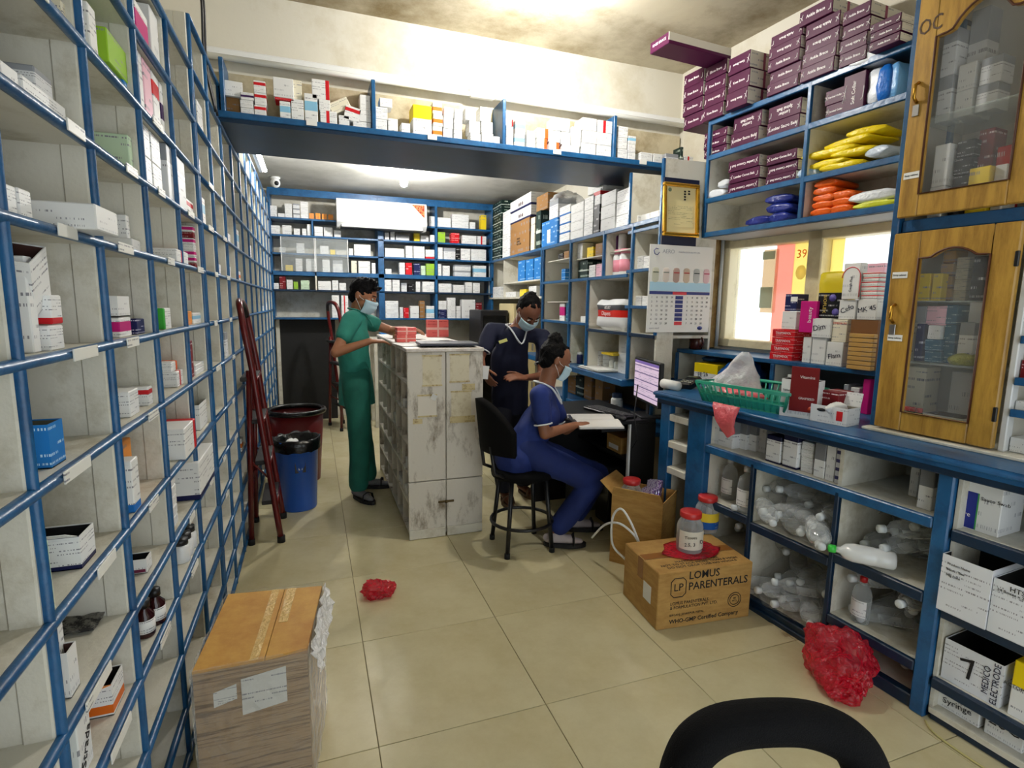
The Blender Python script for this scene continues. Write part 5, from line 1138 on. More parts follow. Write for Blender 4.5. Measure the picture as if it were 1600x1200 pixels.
tag(ftag(MB().tube([(-1.76, -.03, ZT+.01), (-1.72, -.068, ZT-.05), (-1.73, -.07, .8), (-1.69, -.07, .65), (-1.74, -.07, .58)], .004, 6).build('cable', BLACK), FR, (0.01, 0, 0)), 'thin black cable looping down the counter end', 'cable')

# ================================================================ wooden glazed cabinet on the worktop
cv = .17; cs0, cs1 = FR.pix(1369, 666, .16)[0]-.035, .62
wc_ = thing('wooden_cabinet', 'tall wooden cabinet with two arched glass doors standing on the worktop', 'cabinet', FR.O, FR.rz)
cb0, ct0 = ZT+.012, 2.75
MB().cbox(((cs0+cs1)/2, cv+.2, ZT+.006), (cs1-cs0, .5, .012), .003).build('base_board', WHITE, wc_)
MB().bb(cs0, cs1, .52, .535, cb0, ct0).build('back_panel', mat('pale_lining', S(220, 216, 204), .6), wc_)
MB().cbox((cs0+.014, cv+.02, (cb0+ct0)/2), (.028, .04, ct0-cb0), .004).build('front_post', BLUE, wc_)
MB().bb(cs0, cs0+.012, cv+.04, .52, cb0, ct0).build('side_panel', mat('pale_lining', S(220, 216, 204), .6), wc_)
d1 = cs0+.034; d2 = FR.pix(1553, 699, .16)[0]
zl0, zl1 = FR.z_at(1369, 664, .16), FR.z_at(1394, 367, .16); zu0 = FR.z_at(1405, 342, .16); zu1 = 2.62
MB().cbox((d2+.014, cv+.02, (cb0+ct0)/2), (.02, .04, ct0-cb0), .003).build('mid_post', WMETAL, wc_)
MB().bb(d2+.004, d2+.012, cv+.04, .52, cb0, ct0).build('partition', mat('pale_lining', S(220, 216, 204), .6), wc_)
MB().cbox(((d1+d2)/2, cv+.03, (zl1+zu0)/2), (d2-d1, .03, zu0-zl1-.012), .003).build('mid_rail', BLUE, wc_)
MB().bb(d1, d2, cv+.03, .52, zl1+.01, zl1+.02).build('mid_board', WHITE, wc_); MB().bb(cs0, cs1, cv, .535, ct0, ct0+.02).build('top_board', WOODD, wc_)
def door(x0, x1, z0, z1, gl, gr, gb, gt, arch):
    """x0..x1, z0..z1 door; glass from gl..gr, gb..gt, arch rise"""
    d = MB(); y0, y1 = cv-.028, cv-.003
    def bar(a, b, c, e): d.cbox(((a+b)/2, (y0+y1)/2, (c+e)/2), (b-a, y1-y0, e-c), .004)
    bar(x0, gl, z0, z1); bar(gr, x1, z0, z1); bar(gl, gr, z0, gb)
    n = 16; pts = []
    for i in range(n+1):
        f = i/n; t_ = (f-.18)/.64; a = 0 if t_ <= 0 or t_ >= 1 else arch*math.sin(math.pi*t_)**.8; pts.append((gl+(gr-gl)*f, gt+a))
    vs = [(x, y, z) for y in (y0, y1) for (x, z) in pts]+[(x, y, z1) for y in (y0, y1) for (x, z) in pts]; m_ = n+1; fs = []
    for i in range(n):
        fs += [(i, i+1, 2*m_+i+1, 2*m_+i), (m_+i+1, m_+i, 3*m_+i, 3*m_+i+1), (i+1, i, m_+i, m_+i+1)]
    d.add(vs, fs); o = d.build('door', WOOD, wc_)
    e = MB(); q = [(gl, y0-.001, gb), (gr, y0-.001, gb)]+[(x, y0-.001, z) for x, z in pts[::-1]]; e.tube(q, .004, 6, closed=True); e.build('glazing_bead', WOODD, o)
    g_ = MB(); poly = [(gl, gb), (gr, gb)]+pts[::-1]; n2 = len(poly); g_.add([(x, y1-.008, z) for x, z in poly]+[(x, y1-.005, z) for x, z in poly], [tuple(range(n2)), tuple(range(n2, 2*n2))[::-1]]); g_.build('glass_pane', film('cabinet_glass', (.85, .9, .92, 1), a=.05, rough=.03, bump=0, edge=.12), o)
    return o
def fpix(px, py): return FR.pix(px, py, .145)
dA = door(d1, d2, zl0, zl1, fpix(1423, 520)[0], fpix(1532, 520)[0], fpix(1402, 642)[1], fpix(1427, 404)[1], .03)
dB = door(d1, d2, zu0, zu1, fpix(1458, 150)[0]-.01, d2-.055, fpix(1442, 302)[1], 2.42, .07)
for o, (hx, hz_) in ((dA, (1397, 490)), (dB, (1434, 145))):
    s_, z_ = FR.pix(hx, hz_, cv-.03); MB().tube([(s_, cv-.029, z_+.035), (s_, cv-.048, z_+.025), (s_, cv-.05, z_-.02), (s_, cv-.03, z_-.035)], .006, 8).build('handle', BRASS, o); MB().cbox((s_, cv-.031, z_-.062), (.022, .004, .04), .002).build('lock_plate', METAL, o)
for o, px, py in ((dA, 1406, 430), (dA, 1398, 528), (dB, 1424, 274)):
    s_, z_ = FR.pix(px, py, cv-.03); q = MB().cbox((s_, cv-.0296, z_), (.055, .002, .024), .0006).build('paper_tag', PAPER, o); lettering('Emty cabinet', .009, (s_, cv-.0312, z_), FRONT, INK, o, align='CENTER')
s_, z_ = FR.pix(1441, 45, cv-.03); lettering('OC', .075, (s_+.028, cv-.0292, z_), FRONT, mat('burnt_mark', S(70, 44, 20), .6), dB, align='CENTER', sx=.7)
for z_ in (zl0+.12, zl1-.12): MB().cbox((d2-.002, cv-.03, z_), (.012, .01, .05), .002).build('hinge', BLACK, dA)
GSH = film('glass_shelf', (.7, .82, .8, 1), a=.25, rough=.05, bump=0, edge=.1)
def gsh(px, py): return FR.z_at(px, py, cv+.05)
cz1, cz2 = gsh(1470, 470), gsh(1470, 568)
for z in (cz1, cz2): MB().bb(d1, d2, cv+.02, .51, z-.006, z).build('glass_shelf', GSH, wc_)
cz3 = gsh(1500, 175); MB().bb(d1, d2, cv+.02, .51, cz3-.006, cz3).build('glass_shelf', GSH, wc_)
wgl = 'behind the lower arched glass door'
fb(FR, .3, cz1, 1430, 1452, 427, .08, 'fyel', wgl); fb(FR, .3, cz1, 1455, 1470, 427, .08, 'fyel', wgl); fb(FR, .34, cz1, 1466, 1486, 392, .08, 'gold', wgl, 4); fb(FR, .34, cz1, 1488, 1508, 402, .08, 'crm', wgl, 4); fb(FR, .3, cz1, 1515, 1536, 400, .08, 'blk', wgl)
fb(FR, .26, cz2, 1424, 1440, 478, .08, 'grey', wgl); fb(FR, .24, cz2, 1428, 1440, 505, .05, 'fnavy', wgl); fb(FR, .24, cz2, 1444, 1470, 530, .08, 'teal', wgl, 2); fb(FR, .24, FR.z_at(1457, 530, .24), 1450, 1470, 508, .08, 'plain', wgl); fb(FR, .26, FR.z_at(1457, 508, .26), 1447, 1480, 478, .08, 'pink', wgl)
fb(FR, .26, cz2, 1472, 1490, 476, .08, 'teal', wgl, 3); fb(FR, .24, cz2, 1494, 1518, 503, .08, 'grey', wgl); fb(FR, .3, cz2, 1505, 1530, 472, .08, 'plain', wgl)
o = crumple('sponge', 'yellow-green bath sponge on the glass shelf behind the lower door', 'sponge', FR.W(FR.s_at(1500, .22, cz2), .25, cz2), (.12, .09, .05), mat('yellow_green_sponge', S(160, 160, 40), .9, bump=1, bscale=200), 12, amp=.15)
zf = ZT+.014
openbox(FR, FR.s_at(1468, .26, zf), .26, zf, .14, .12, .07, 'plain', wgl, inner=mat('card_inside_brown', S(70, 40, 34), .8), flap='none', label='open pale carton on the floor of the cabinet behind the lower door')
fb(FR, .36, zf, 1408, 1440, 572, .1, 'crm', wgl); fb(FR, .4, zf, 1478, 1515, 580, .1, 'plain', wgl)
for k, px in enumerate((1412, 1420, 1430)): jar(FR, FR.s_at(px, .22, zf), .23, zf, .014, .09, mat('dark_green_glass', S(30, 60, 40), .2), mat('red_lid', S(190, 36, 40), .4), 'small dark green bottle with red cap in the wooden cabinet', name='small_bottle', group='green bottles in the wooden cabinet')
for k, px in enumerate((1447, 1462)): jar(FR, FR.s_at(px, .22, zf), .22, zf, .024, .06, mat('red_spotted_tin', S(120, 40, 40), .4, grime=(S(220, 200, 180), .45, .52), gs=80), mat('red_spotted_tin', S(120, 40, 40)), 'small red spotted tin in the wooden cabinet', name='tin', group='spotted tins in the wooden cabinet')
for k, px in enumerate((1462, 1482)): MBo = MB().lathe([(.03, 0), (.035, .004), (.035, .018), (.03, .02)], 18).build('soap_tin', mat('turquoise_tin', S(40, 170, 150), .3)); tag(ftag(MBo, FR, (FR.s_at(px, .19, zf), .205, zf)), 'flat turquoise tin on the floor of the wooden cabinet', 'tin', 'turquoise tins in the wooden cabinet')
wgu = 'behind the upper arched glass door'; zuf = zl1+.021
o = fb(FR, .24, zuf, 1449, 1473, 228, .08, 'plain', wgu, 2); fb(FR, .26, zuf, 1480, 1508, 222, .08, 'blk', wgu, 5); fb(FR, .22, zuf, 1506, 1540, 262, .08, 'fyel', wgu); fb(FR, .3, zuf, 1512, 1537, 205, .08, 'dred', wgu, 2); fb(FR, .3, zuf, 1545, 1570, 230, .08, 'fred', wgu, 1); fb(FR, .24, zuf, 1546, 1566, 258, .08, 'plain', wgu)
fb(FR, .28, cz3, 1462, 1485, 50, .08, 'grey', wgu, 2); fb(FR, .28, cz3, 1492, 1520, 100, .08, 'plain', wgu, 2); fb(FR, .28, cz3, 1525, 1560, 90, .08, 'grey', wgu, 2); fb(FR, .34, cz3, 1500, 1530, 20, .08, 'grey', wgu)
# small shelves right of the doors
x3 = d2+.028; wsm = 'on the small shelves right of the wooden doors'
for k, py in enumerate((455, 525, 590, 640)):
    z = FR.z_at(1585, py, cv+.01); MB().bb(x3, cs1, cv, .51, z-.012, z).build('shelf_board', WHITE, wc_); MB().cbox(((x3+cs1)/2, cv-.004, z-.01), (cs1-x3, .012, .026), .002).build('edge_trim', BLUE, wc_)
    for j, (dx, mk, h) in enumerate([[(.03, 'plain', .05), (.1, 'crm', .07)], [(.03, 'plain', .04), (.1, 'redm', .05)], [(.03, 'dred', .06), (.1, 'gold', .07)], [(.03, 'plain', .03), (.1, 'white', .04)]][k]): carton(FR, x3+dx, cv+.02, z, .06, .08, h, mk, wsm)
for dx, mk, h in ((.03, 'plain', .05), (.11, 'redm', .09)): carton(FR, x3+dx, cv+.02, zf, .06, .08, h, mk, wsm)

# ================================================================ counter shelves: cartons and bottles
wm = 'on the counter shelf just under the worktop'
cq_ = lambda x0, x1, yt, mk, n=1, v=.06, d=.09, **kw: fb(FR, v, ZM, x0, x1, yt, d, mk, wm, n, **kw)
TWO = carton_mat('card_grey_over_white', W_, ((S(128, 130, 134), 'z', .52, 1.01),), rows=8); CM['two'] = ('grey over white', TWO); CM['nvw'] = ('white carton with navy cap and foot', carton_mat('card_navyends', W_, ((S(26, 30, 62), 'z', -.01, .07), (S(26, 30, 62), 'z', .84, 1.01)), rows=7)); CM['strip'] = ('purple-blue striped', carton_mat('card_striped', S(226, 228, 236), tuple((S(70, 70, 120), 'z', .1+k*.2, .18+k*.2) for k in range(5)), rows=0))
cq_(1106, 1124, 652, 'plain', 1, .05); cq_(1122, 1145, 655, 'two', 1, .05); cq_(1147, 1166, 655, 'two', 1, .1); cq_(1168, 1181, 655, 'two', 1, .12); cq_(1182, 1196, 652, 'plain', 1, .14)
cq_(1196, 1219, 680, 'nvw', 1, .035); cq_(1222, 1245, 680, 'nvw', 1, .035); cq_(1222, 1243, 662, 'crm', 1, .15)
cq_(1250, 1269, 690, 'white', 4, .05); cq_(1258, 1272, 672, 'crm', 1, .14); cq_(1271, 1288, 692, 'two', 1, .035); cq_(1289, 1303, 692, 'plain', 1, .035); cq_(1304, 1312, 688, 'strip', 1, .03); cq_(1292, 1310, 676, 'fnavy', 1, .15)
cq_(1433, 1456, 725, 'two', 1, .05); cq_(1420, 1434, 715, 'plain', 1, .16)
# fluid bottles
BOT = film('fluid_bottle_plastic', (.80, .85, .87, 1), a=.12, rough=.05, bump=.25, bscale=22, edge=.45)
_bm = {}
def fluid(loc, rot, label, group, capm=None, lab=True, k=1.15, bodym=None):
    t = thing('fluid_bottle', label, 'bottle', loc, 0, group); t.rotation_euler = rot
    if 'b' not in _bm:
        _bm['b'] = MB().lathe([(.030, 0), (.036, .006), (.037, .05), (.035, .056), (.037, .062), (.037, .12), (.030, .145), (.013, .160), (.012, .172)], 16, sy=.82).mesh('bottle_body')
        _bm['c'] = MB().lathe([(.014, .172), (.014, .192), (.009, .196)], 12).mesh('cap')
        q = MB(); n = 6
        for i in range(n+1):
            a = -1.0+2.0*i/n
            for z in (.03, .10): q.v.append((.0378*math.sin(a), -.0312*math.cos(a), z))
        for i in range(n): q.f.append([2*i, 2*i+2, 2*i+3, 2*i+1]); q.m.append(0); q.sm.append(True)
        _bm['l'] = q.mesh('paper_label')
    t.scale = (k, k, k)
    link('bottle_body', _bm['b'], bodym or BOT, t); link('cap', _bm['c'], capm or mat('milky_cap', S(206, 212, 214), .3), t)
    if lab: link('paper_label', _bm['l'], LB, t)
    return t
gz_ = 'clear fluid bottles in the counter'
zc1 = FR.z_at(1140, 795, 0)
for (px, v_) in ((1112, .09), (1126, .17), (1138, .24), (1140, .11)):
    fluid(FR.W(FR.s_at(px, v_, zc1+.1), v_, zc1), (0, 0, FR.rz), 'clear fluid bottle standing in the counter bay beside the wide blue post', 'standing fluid bottles')
s_, v_ = FR.on(1160, 800, zc1); fluid(FR.W(s_, .04, zc1), (0, 0, FR.rz), 'clear fluid bottle standing at the shelf edge beside the heap of wrapped bottles', None, k=1.2)
rb = random.Random(21)
def heap(s0, s1, z0, n, where, group, v0=.05, v1=.36, hmax=.2, jut=0):
    k = 0
    for i in range(n):
        lay = i*3//n; z = z0+.038+lay*.068
        if z > z0+hmax: z = z0+hmax
        s = rb.uniform(s0+.05, s1-.05); v = rb.uniform(v0, v1)-jut*(1 if lay == 1 else .4)
        fluid(FR.W(s, v, z), (rad(90)+rb.uniform(-.12, .12), 0, FR.rz+rb.uniform(-.9, .9)+(math.pi if rb.random() < .3 else 0)), 'clear fluid bottle lying in the heap '+where, group)
zh1 = FR.z_at(1240, 845, 0); zh2 = FR.z_at(1240, 985, 0)
heap(sd2, sd1, zh1, 20, 'on the middle shelf of the centre counter bay', 'heaped bottles, centre bay middle shelf', jut=.09, v0=.08); heap(sd2+.06, sd1, zh2, 19, 'on the lower shelf of the centre counter bay', 'heaped bottles, centre bay lower shelf', jut=.04, v0=.16)
heap(sd1, p_near0, zA[0], 15, 'on the shelf behind the green-capped bottle', 'heaped bottles behind the green-capped one', v0=.2, v1=.38, hmax=.16); heap(sd1, p_near0, zA[1], 15, 'on the shelf behind the red-capped bottle', 'heaped bottles behind the red-capped one', v0=.2, v1=.38, hmax=.16)
heap(pA1, sd2, .2, 8, 'on the low shelf behind the cardboard cartons', 'heaped bottles behind the cartons', v0=.24, v1=.4); heap(sd2, p_near0, .05, 9, 'on the counter floor behind the red bag', 'heaped bottles on the counter floor', v0=.2, hmax=.06)
# crumpled wrap over the heaps
def wrapsheet(s0, s1, z0, h, jut, seed, where, v0=.04):
    b = MB(); nx, nz = 30, 26; off = Vector((seed*2.3, seed, 0))
    for i in range(nx+1):
        for j in range(nz+1):
            f, g_ = i/nx, j/nz; p = Vector((f*3, g_*3, 0))
            bul = math.sin(math.pi*min(max(f, .02), .98))**.5
            v = v0+.26*(g_**1.6)-jut*bul*math.sin(math.pi*min(g_*1.15, 1))+.035*noise.noise(p*1.3+off)+.03*abs(noise.noise(p*3.1+off))
            z = z0+.004+h*math.sin(g_*math.pi/2)*(.85+.2*noise.noise(Vector((f*3, 0, 0))+off))+.015*noise.noise(p*2.2+off)*g_
            b.v.append((s0+(s1-s0)*f, v, max(z, z0+.003)))
    for i in range(nx):
        for j in range(nz): a = i*(nz+1)+j; b.f.append([a, a+nz+1, a+nz+2, a+1]); b.m.append(0); b.sm.append(False)
    o = b.build('plastic_wrap', film('shrink_film', (.9, .92, .94, 1), a=.03, rough=.07, bump=.7, bscale=40, edge=.22)); ftag(o, FR, (0, 0, 0)); so = o.modifiers.new('t', 'SOLIDIFY'); so.thickness = .0008
    tag(o, 'crumpled clear shrink film over the bottles '+where, 'plastic wrap')
wrapsheet(sd2+.015, sd1-.015, zh1, .22, .12, 1, 'on the middle shelf of the centre bay'); wrapsheet(sd2+.015, sd1-.015, zh2, .21, .11, 2, 'on the lower shelf of the centre bay')
wrapsheet(sd1+.08, p_near0-.01, zA[0], .17, .0, 3, 'behind the green-capped bottle', v0=.14); wrapsheet(sd1+.1, p_near0-.01, zA[1], .17, .0, 4, 'behind the red-capped bottle', v0=.15)
# green-capped bottle lying, red-capped bottle standing
s_ = FR.s_at(1352, .03, zA[0]+.04)
fluid(FR.W(FR.s_at(1396, .05, zA[0]), .055, zA[0]+.043), (rad(89), 0, FR.rz+rad(-52)), 'white bottle with bright green cap lying on the counter shelf', None, mat('green_cap', S(60, 200, 70), .35), False, 1.15, film('milky_bottle', (.9, .92, .92, 1), a=.72, rough=.2, bump=0, edge=.2))
s_, v_ = FR.on(1338, 972, zA[1]); fluid(FR.W(s_, max(v_, .06), zA[1]), (0, 0, FR.rz), 'clear bottle with red cap standing on the counter shelf', None, mat('red_cap', S(190, 30, 36), .35), True, 1.0)
# near cabinet: big cartons
WB = carton_mat('big_white_carton', S(226, 229, 234), rows=11, dens=.52); CM['big'] = ('large white', WB)
o = fb(FR, .05, zN[0], 1503, 1562, 752, .14, 'plain', 'on the upper shelf of the near cabinet', label='white and blue swab carton on the upper shelf of the near cabinet')[0]
wS = o.dimensions.x or .13
MB().bb(-.10, -.015, -.0012, 0, .004, .13).build('blue_panel', mat('royal_blue_print', S(28, 44, 140), .45), o); MB().bb(-.015, -.011, -.0013, 0, .004, .13).build('green_edge', mat('green_print', S(60, 150, 80), .5), o); lettering('assure', .022, (-.057, -.0018, .05), FRONT, INKW, o, align='CENTER'); lettering('Sauco Swab', .017, (-.006, -.0015, .115), FRONT, INK, o)
for dx, dz in ((-.064, .085), (-.05, .085), (-.064, .072), (-.05, .072)): MB().lathe([(.006, 0), (.006, .0006)], 10, (dx, -.0014, dz), Matrix.Rotation(rad(90), 3, 'X')).build('printed_dot', INKW, o)
carton(FR, .28, .06, zN[0], .2, .14, .15, 'navy', 'on the upper shelf of the near cabinet')
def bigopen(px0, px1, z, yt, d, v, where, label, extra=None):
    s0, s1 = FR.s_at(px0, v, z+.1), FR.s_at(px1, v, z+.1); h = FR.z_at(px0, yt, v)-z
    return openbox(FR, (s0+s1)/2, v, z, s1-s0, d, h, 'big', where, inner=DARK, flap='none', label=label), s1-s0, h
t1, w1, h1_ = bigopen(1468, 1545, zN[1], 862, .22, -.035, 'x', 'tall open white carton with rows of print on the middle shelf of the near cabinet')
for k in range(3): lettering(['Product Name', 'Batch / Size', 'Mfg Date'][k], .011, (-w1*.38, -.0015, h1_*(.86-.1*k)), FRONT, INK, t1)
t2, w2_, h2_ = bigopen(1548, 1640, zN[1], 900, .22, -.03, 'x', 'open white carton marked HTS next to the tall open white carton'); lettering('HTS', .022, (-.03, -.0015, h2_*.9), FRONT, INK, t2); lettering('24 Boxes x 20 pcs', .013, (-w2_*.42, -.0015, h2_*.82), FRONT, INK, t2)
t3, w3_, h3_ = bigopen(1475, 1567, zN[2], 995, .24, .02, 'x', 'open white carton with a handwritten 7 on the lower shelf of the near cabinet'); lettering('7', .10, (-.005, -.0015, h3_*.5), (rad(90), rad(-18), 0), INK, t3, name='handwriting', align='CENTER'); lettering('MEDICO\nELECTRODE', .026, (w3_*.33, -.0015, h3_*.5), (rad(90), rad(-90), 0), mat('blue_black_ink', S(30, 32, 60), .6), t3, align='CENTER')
o = fb(FR, .02, zN[2], 1575, 1640, 1040, .2, 'yel', 'on the lower shelf of the near cabinet')[0]; lettering('ACTOPREP', .016, (-.07, -.0015, .10), FRONT, INK, o)
zfl = .0505
o = fb(FR, .04, zfl, 1460, 1532, 1085, .16, 'plain', 'on the floor of the near cabinet')[0]; lettering('Anti blood\nSyringe', .03, (0, -.0015, .05), (rad(90), rad(-6), 0), INK, o, name='handwriting', align='CENTER')
o = fb(FR, .04, zfl, 1538, 1600, 1120, .16, 'plain', 'on the floor of the near cabinet')[0]; lettering('26G', .05, (0, -.0015, .06), FRONT, INK, o, name='handwriting', align='CENTER')
# ================================================================ island cabinet
ZI = 1.185; ix0, ix1, iy0, iy1 = .517, .985, 3.215, 4.75
OLDW = mat('grimy_white_paint', S(216, 211, 200), .6, grime=(S(126, 112, 90), .33, .49), gs=7, grain=(1.5, 1.5, .6), bump=.15, bscale=50)
isl = thing('island_cabinet', 'worn white freestanding island cabinet with open side pigeonholes', 'cabinet', (0, 0, 0))
xm = FM.s_at(697, iy0-3.33, .6); zs = P_y(690, 750, iy0).z
MB().bb(ix0+.01, ix1-.01, iy0+.02, iy0+.03, .02, ZI-.03).build('end_panel', OLDW, isl)
for (a, b_, c, e) in ((ix0, xm-.003, zs+.003, ZI-.022), (xm+.003, ix1, zs+.003, ZI-.022), (ix0, xm-.003, .06, zs-.003), (xm+.003, ix1, .06, zs-.003)):
    MB().cbox(((a+b_)/2, iy0+.009, (c+e)/2), (b_-a, .018, e-c), .003).build('end_board', OLDW, isl)
MB().cbox(((ix0+xm)/2-.002, iy0+.007, .031), (xm-ix0-.006, .022, .058), .003).build('plinth', WHITE, isl); MB().cbox(((ix1+xm)/2+.002, iy0+.007, .031), (ix1-xm-.006, .022, .058), .003).build('plinth', WHITE, isl)
MB().cbox(((ix0+ix1)/2, (iy0+iy1)/2-.002, ZI-.011), (ix1-ix0+.01, iy1-iy0+.008, .022), .004).build('top_board', mat('white_top_paint', S(226, 220, 214), .45, grime=(S(190, 176, 160), .3, .5), gs=6), isl)
MB().bb((ix0+ix1)/2-.006, (ix0+ix1)/2+.006, iy0+.03, iy1-.02, .03, ZI-.022).build('centre_panel', OLDW, isl)
MB().bb(ix0, ix1, iy1-.02, iy1, .0, ZI-.022).build('end_panel', OLDW, isl)
nr = 6
for side in (0, 1):
    xa, xb = (ix0+.004, (ix0+ix1)/2-.006) if side == 0 else ((ix0+ix1)/2+.006, ix1-.004)
    for k in range(nr): MB().bb(xa, xb, iy0+.03, iy1-.02, .03+k*(ZI-.06)/nr, .045+k*(ZI-.06)/nr).build('shelf_board', OLDW, isl)
    for k in range(1, 6): yy = iy0+.03+(iy1-iy0-.05)*k/6; MB().bb(xa+.002, xb, yy-.006, yy+.006, .045, ZI-.022).build('divider', OLDW, isl)
# taped papers, torn patches, latch on the end
OLDP = mat('yellowed_paper', S(220, 212, 186), .7, grime=(S(196, 184, 150), .35, .5), gs=18); TP = mat('old_tape', S(206, 190, 140), .4, grime=(S(150, 120, 66), .35, .5), gs=40)
def ip(px, py): p = P_y(px, py, iy0); return p.x, p.z
for (xa, ya, xb, yb, m_) in ((660, 556, 690, 602, OLDP), (703, 554, 733, 596, OLDP), (705, 612, 736, 655, OLDP), (653, 618, 682, 650, mat('pale_paper_patch', S(226, 220, 208), .7))):
    x0, z1 = ip(xa, ya); x1, z0 = ip(xb, yb); MB().bb(x0, x1, iy0-.0012, iy0, z0, z1).build('taped_sheet', m_, isl)
    for (q0, q1, r0, r1) in ((x0-.004, x1+.004, z1-.006, z1+.004), (x0-.004, x1+.004, z0-.004, z0+.006)): MB().bb(q0, q1, iy0-.0018, iy0-.0012, r0, r1).build('tape_strip', TP, isl)
for (xa, ya, xb, yb) in ((722, 600, 742, 609), (703, 651, 742, 659), (645, 655, 660, 662)):
    x0, z1 = ip(xa, ya); x1, z0 = ip(xb, yb); MB().bb(x0, x1, iy0-.0014, iy0, z0, z1).build('tape_strip', TP, isl)
x0, z0 = ip(672, 618); MB().box((x0+.02, iy0-.012, z0-.01), (.04, .002, .035), Matrix.Rotation(.5, 3, 'Y') @ Matrix.Rotation(.4, 3, 'Z')).build('torn_paper', PAPER, isl)
x0, z0 = ip(697, 783); MB().cbox((x0, iy0-.003, z0), (.10, .006, .014), .002).build('hasp', mat('dark_brass', S(80, 66, 40), .4, .8), isl); MB().cbox((x0, iy0-.008, z0), (.014, .01, .02), .003).build('staple', mat('dark_brass', S(80, 66, 40)), isl)
fIs = Frame(ix0, 0, rad(-90))     # left face of the island; s = -y
for (yy, row, w_, h, mk) in ((3.42, 1, .1, .05, 'plain'), (3.36, 2, .12, .06, 'white'), (3.66, 1, .12, .06, 'grey'), (3.5, 4, .15, .05, 'plain'), (3.9, 3, .1, .06, 'white'), (3.3, 1, .06, .04, 'fnavy'), (3.6, 2, .1, .05, 'crm')):
    o = MB().cbox((0, 0, h/2), (.12, w_, h), .002).build('medicine_carton', CM[mk][1]); o.location = (ix0+.075, yy, .0455+row*(ZI-.06)/nr); tag(o, desc(mk)+' in the %s row of island pigeonholes' % ORD[row], 'carton', 'cartons in the island pigeonholes')
# on the island
FI = Frame(0, 3.75, 0); s0, s1 = FI.s_at(620, 0, ZI), FI.s_at(650, 0, ZI)
for k in range(2): carton(FI, (s0+s1)/2+.004*k, 0, ZI+.0005+k*.05, s1-s0, .1, .049, 'coral', 'in the stack on the island top beside the man')
FI2 = Frame(0, 4.3, 0); s0, s1 = FI2.s_at(668, 0, ZI), FI2.s_at(701, 0, ZI); hcc = FI2.z_at(685, 500, 0)-ZI; carton(FI2, (s0+s1)/2, 0, ZI+.0005, s1-s0, .06, max(hcc, .1), 'coral', 'standing at the far end of the island top')
bkp = MB()
for k, (a, x, y) in enumerate(((.1, .60, 3.5), (-.2, .72, 3.72), (.25, .82, 3.95), (0, .74, 3.5))): bkp.box((x, y, ZI+.003+k*.002), (.2, .28, .0015), Matrix.Rotation(a, 3, 'Z'))
tag(bkp.build('paper_stack', PAPER), 'loose white papers spread over the island top', 'papers')
fo = thing('ring_binder', 'flat black folder lying at the front edge of the island top', 'folder', (.79, 3.36, ZI+.0105), rad(-3))
MB().cbox((0, 0, .008), (.36, .22, .016), .003).build('cover', mat('dark_navy_cover', S(20, 24, 44), .4), fo); MB().cbox((.0, .01, .008), (.33, .215, .010), .001).build('pages', PAPER, fo)
carton(Frame(.62, 4.1, 0), 0, 0, ZI+.0005, .1, .1, .05, 'brn', 'on the island top beside the stack of coral cartons')

# ================================================================ desk, monitor, keyboard
dk = thing('computer_desk', 'black computer desk standing between the counter end and the shelving', 'desk', (0, 0, 0))
pa, pb = P_z(983, 659, .745), P_z(1035, 650, .745)
dx0, dx1, dy0, dy1 = 1.47, 2.03, 2.88, 3.62; DZ = .745
BLK = mat('black_desk_board', S(18, 18, 21), .45)
MB().cbox(((dx0+dx1)/2, (dy0+dy1)/2, DZ-.0125), (dx1-dx0, dy1-dy0, .025), .003).build('top', BLK, dk)
sx9 = P_y(985, 700, dy0).x; MB().bb(sx9, dx1, dy0, dy0+.02, 0, DZ-.025).build('side_panel', BLK, dk); MB().bb(dx0+.02, dx1, dy1-.02, dy1, 0, DZ-.025).build('side_panel', BLK, dk)
MB().bb(sx9-.012, sx9, dy0, dy0+.022, .12, DZ-.025).build('white_edging', WMETAL, dk)
MB().bb(dx1-.015, dx1, dy0+.02, dy1-.02, .25, DZ-.025).build('back_panel', BLK, dk); MB().bb(sx9, dx1-.02, dy0+.02, dy1-.02, .47, .49).build('under_shelf', BLK, dk)
MB().bb(dx0+.2, dx1-.06, dy0+.05, dy1-.05, DZ-.075, DZ-.06).build('keyboard_tray', BLK, dk)
o = MB().cbox((0, 0, .055), (.14, .18, .11), .002).build('carton', mat('brown_cardboard', S(178, 132, 70))); o.location = (1.93, 3.1, .4905); tag(o, 'brown carton on the shelf under the desk top', 'carton'); MB().bb(-.0712, -.07, -.06, .06, .02, .05).build('paper_label', PAPER, o)
pc = thing('computer_tower', 'black computer tower on the floor under the desk', 'computer', (1.9, 3.12, 0)); MB().cbox((0, 0, .2), (.2, .17, .4), .006).build('case', BLACK, pc); MB().bb(-.103, -.1, -.08, .08, .02, .38).build('front_panel', mat('glossy_black', S(12, 12, 14), .12), pc); MB().lathe([(.008, 0), (.008, .004)], 10, (-.102, 0, .33), Matrix.Rotation(rad(-90), 3, 'Y')).build('power_button', mat('steel', S(170, 170, 172)), pc)
gbx = thing('storage_tub', 'grey storage tub under the desk behind the seated woman\'s knees', 'tub', (1.87, 3.44, 0)); MB().cbox((0, 0, .17), (.26, .26, .34), .012).build('body', mat('grey_plastic', S(96, 98, 98), .5), gbx); MB().cbox((0, 0, .352), (.28, .28, .024), .006).build('lid', mat('dark_grey_plastic', S(50, 52, 54), .5), gbx)
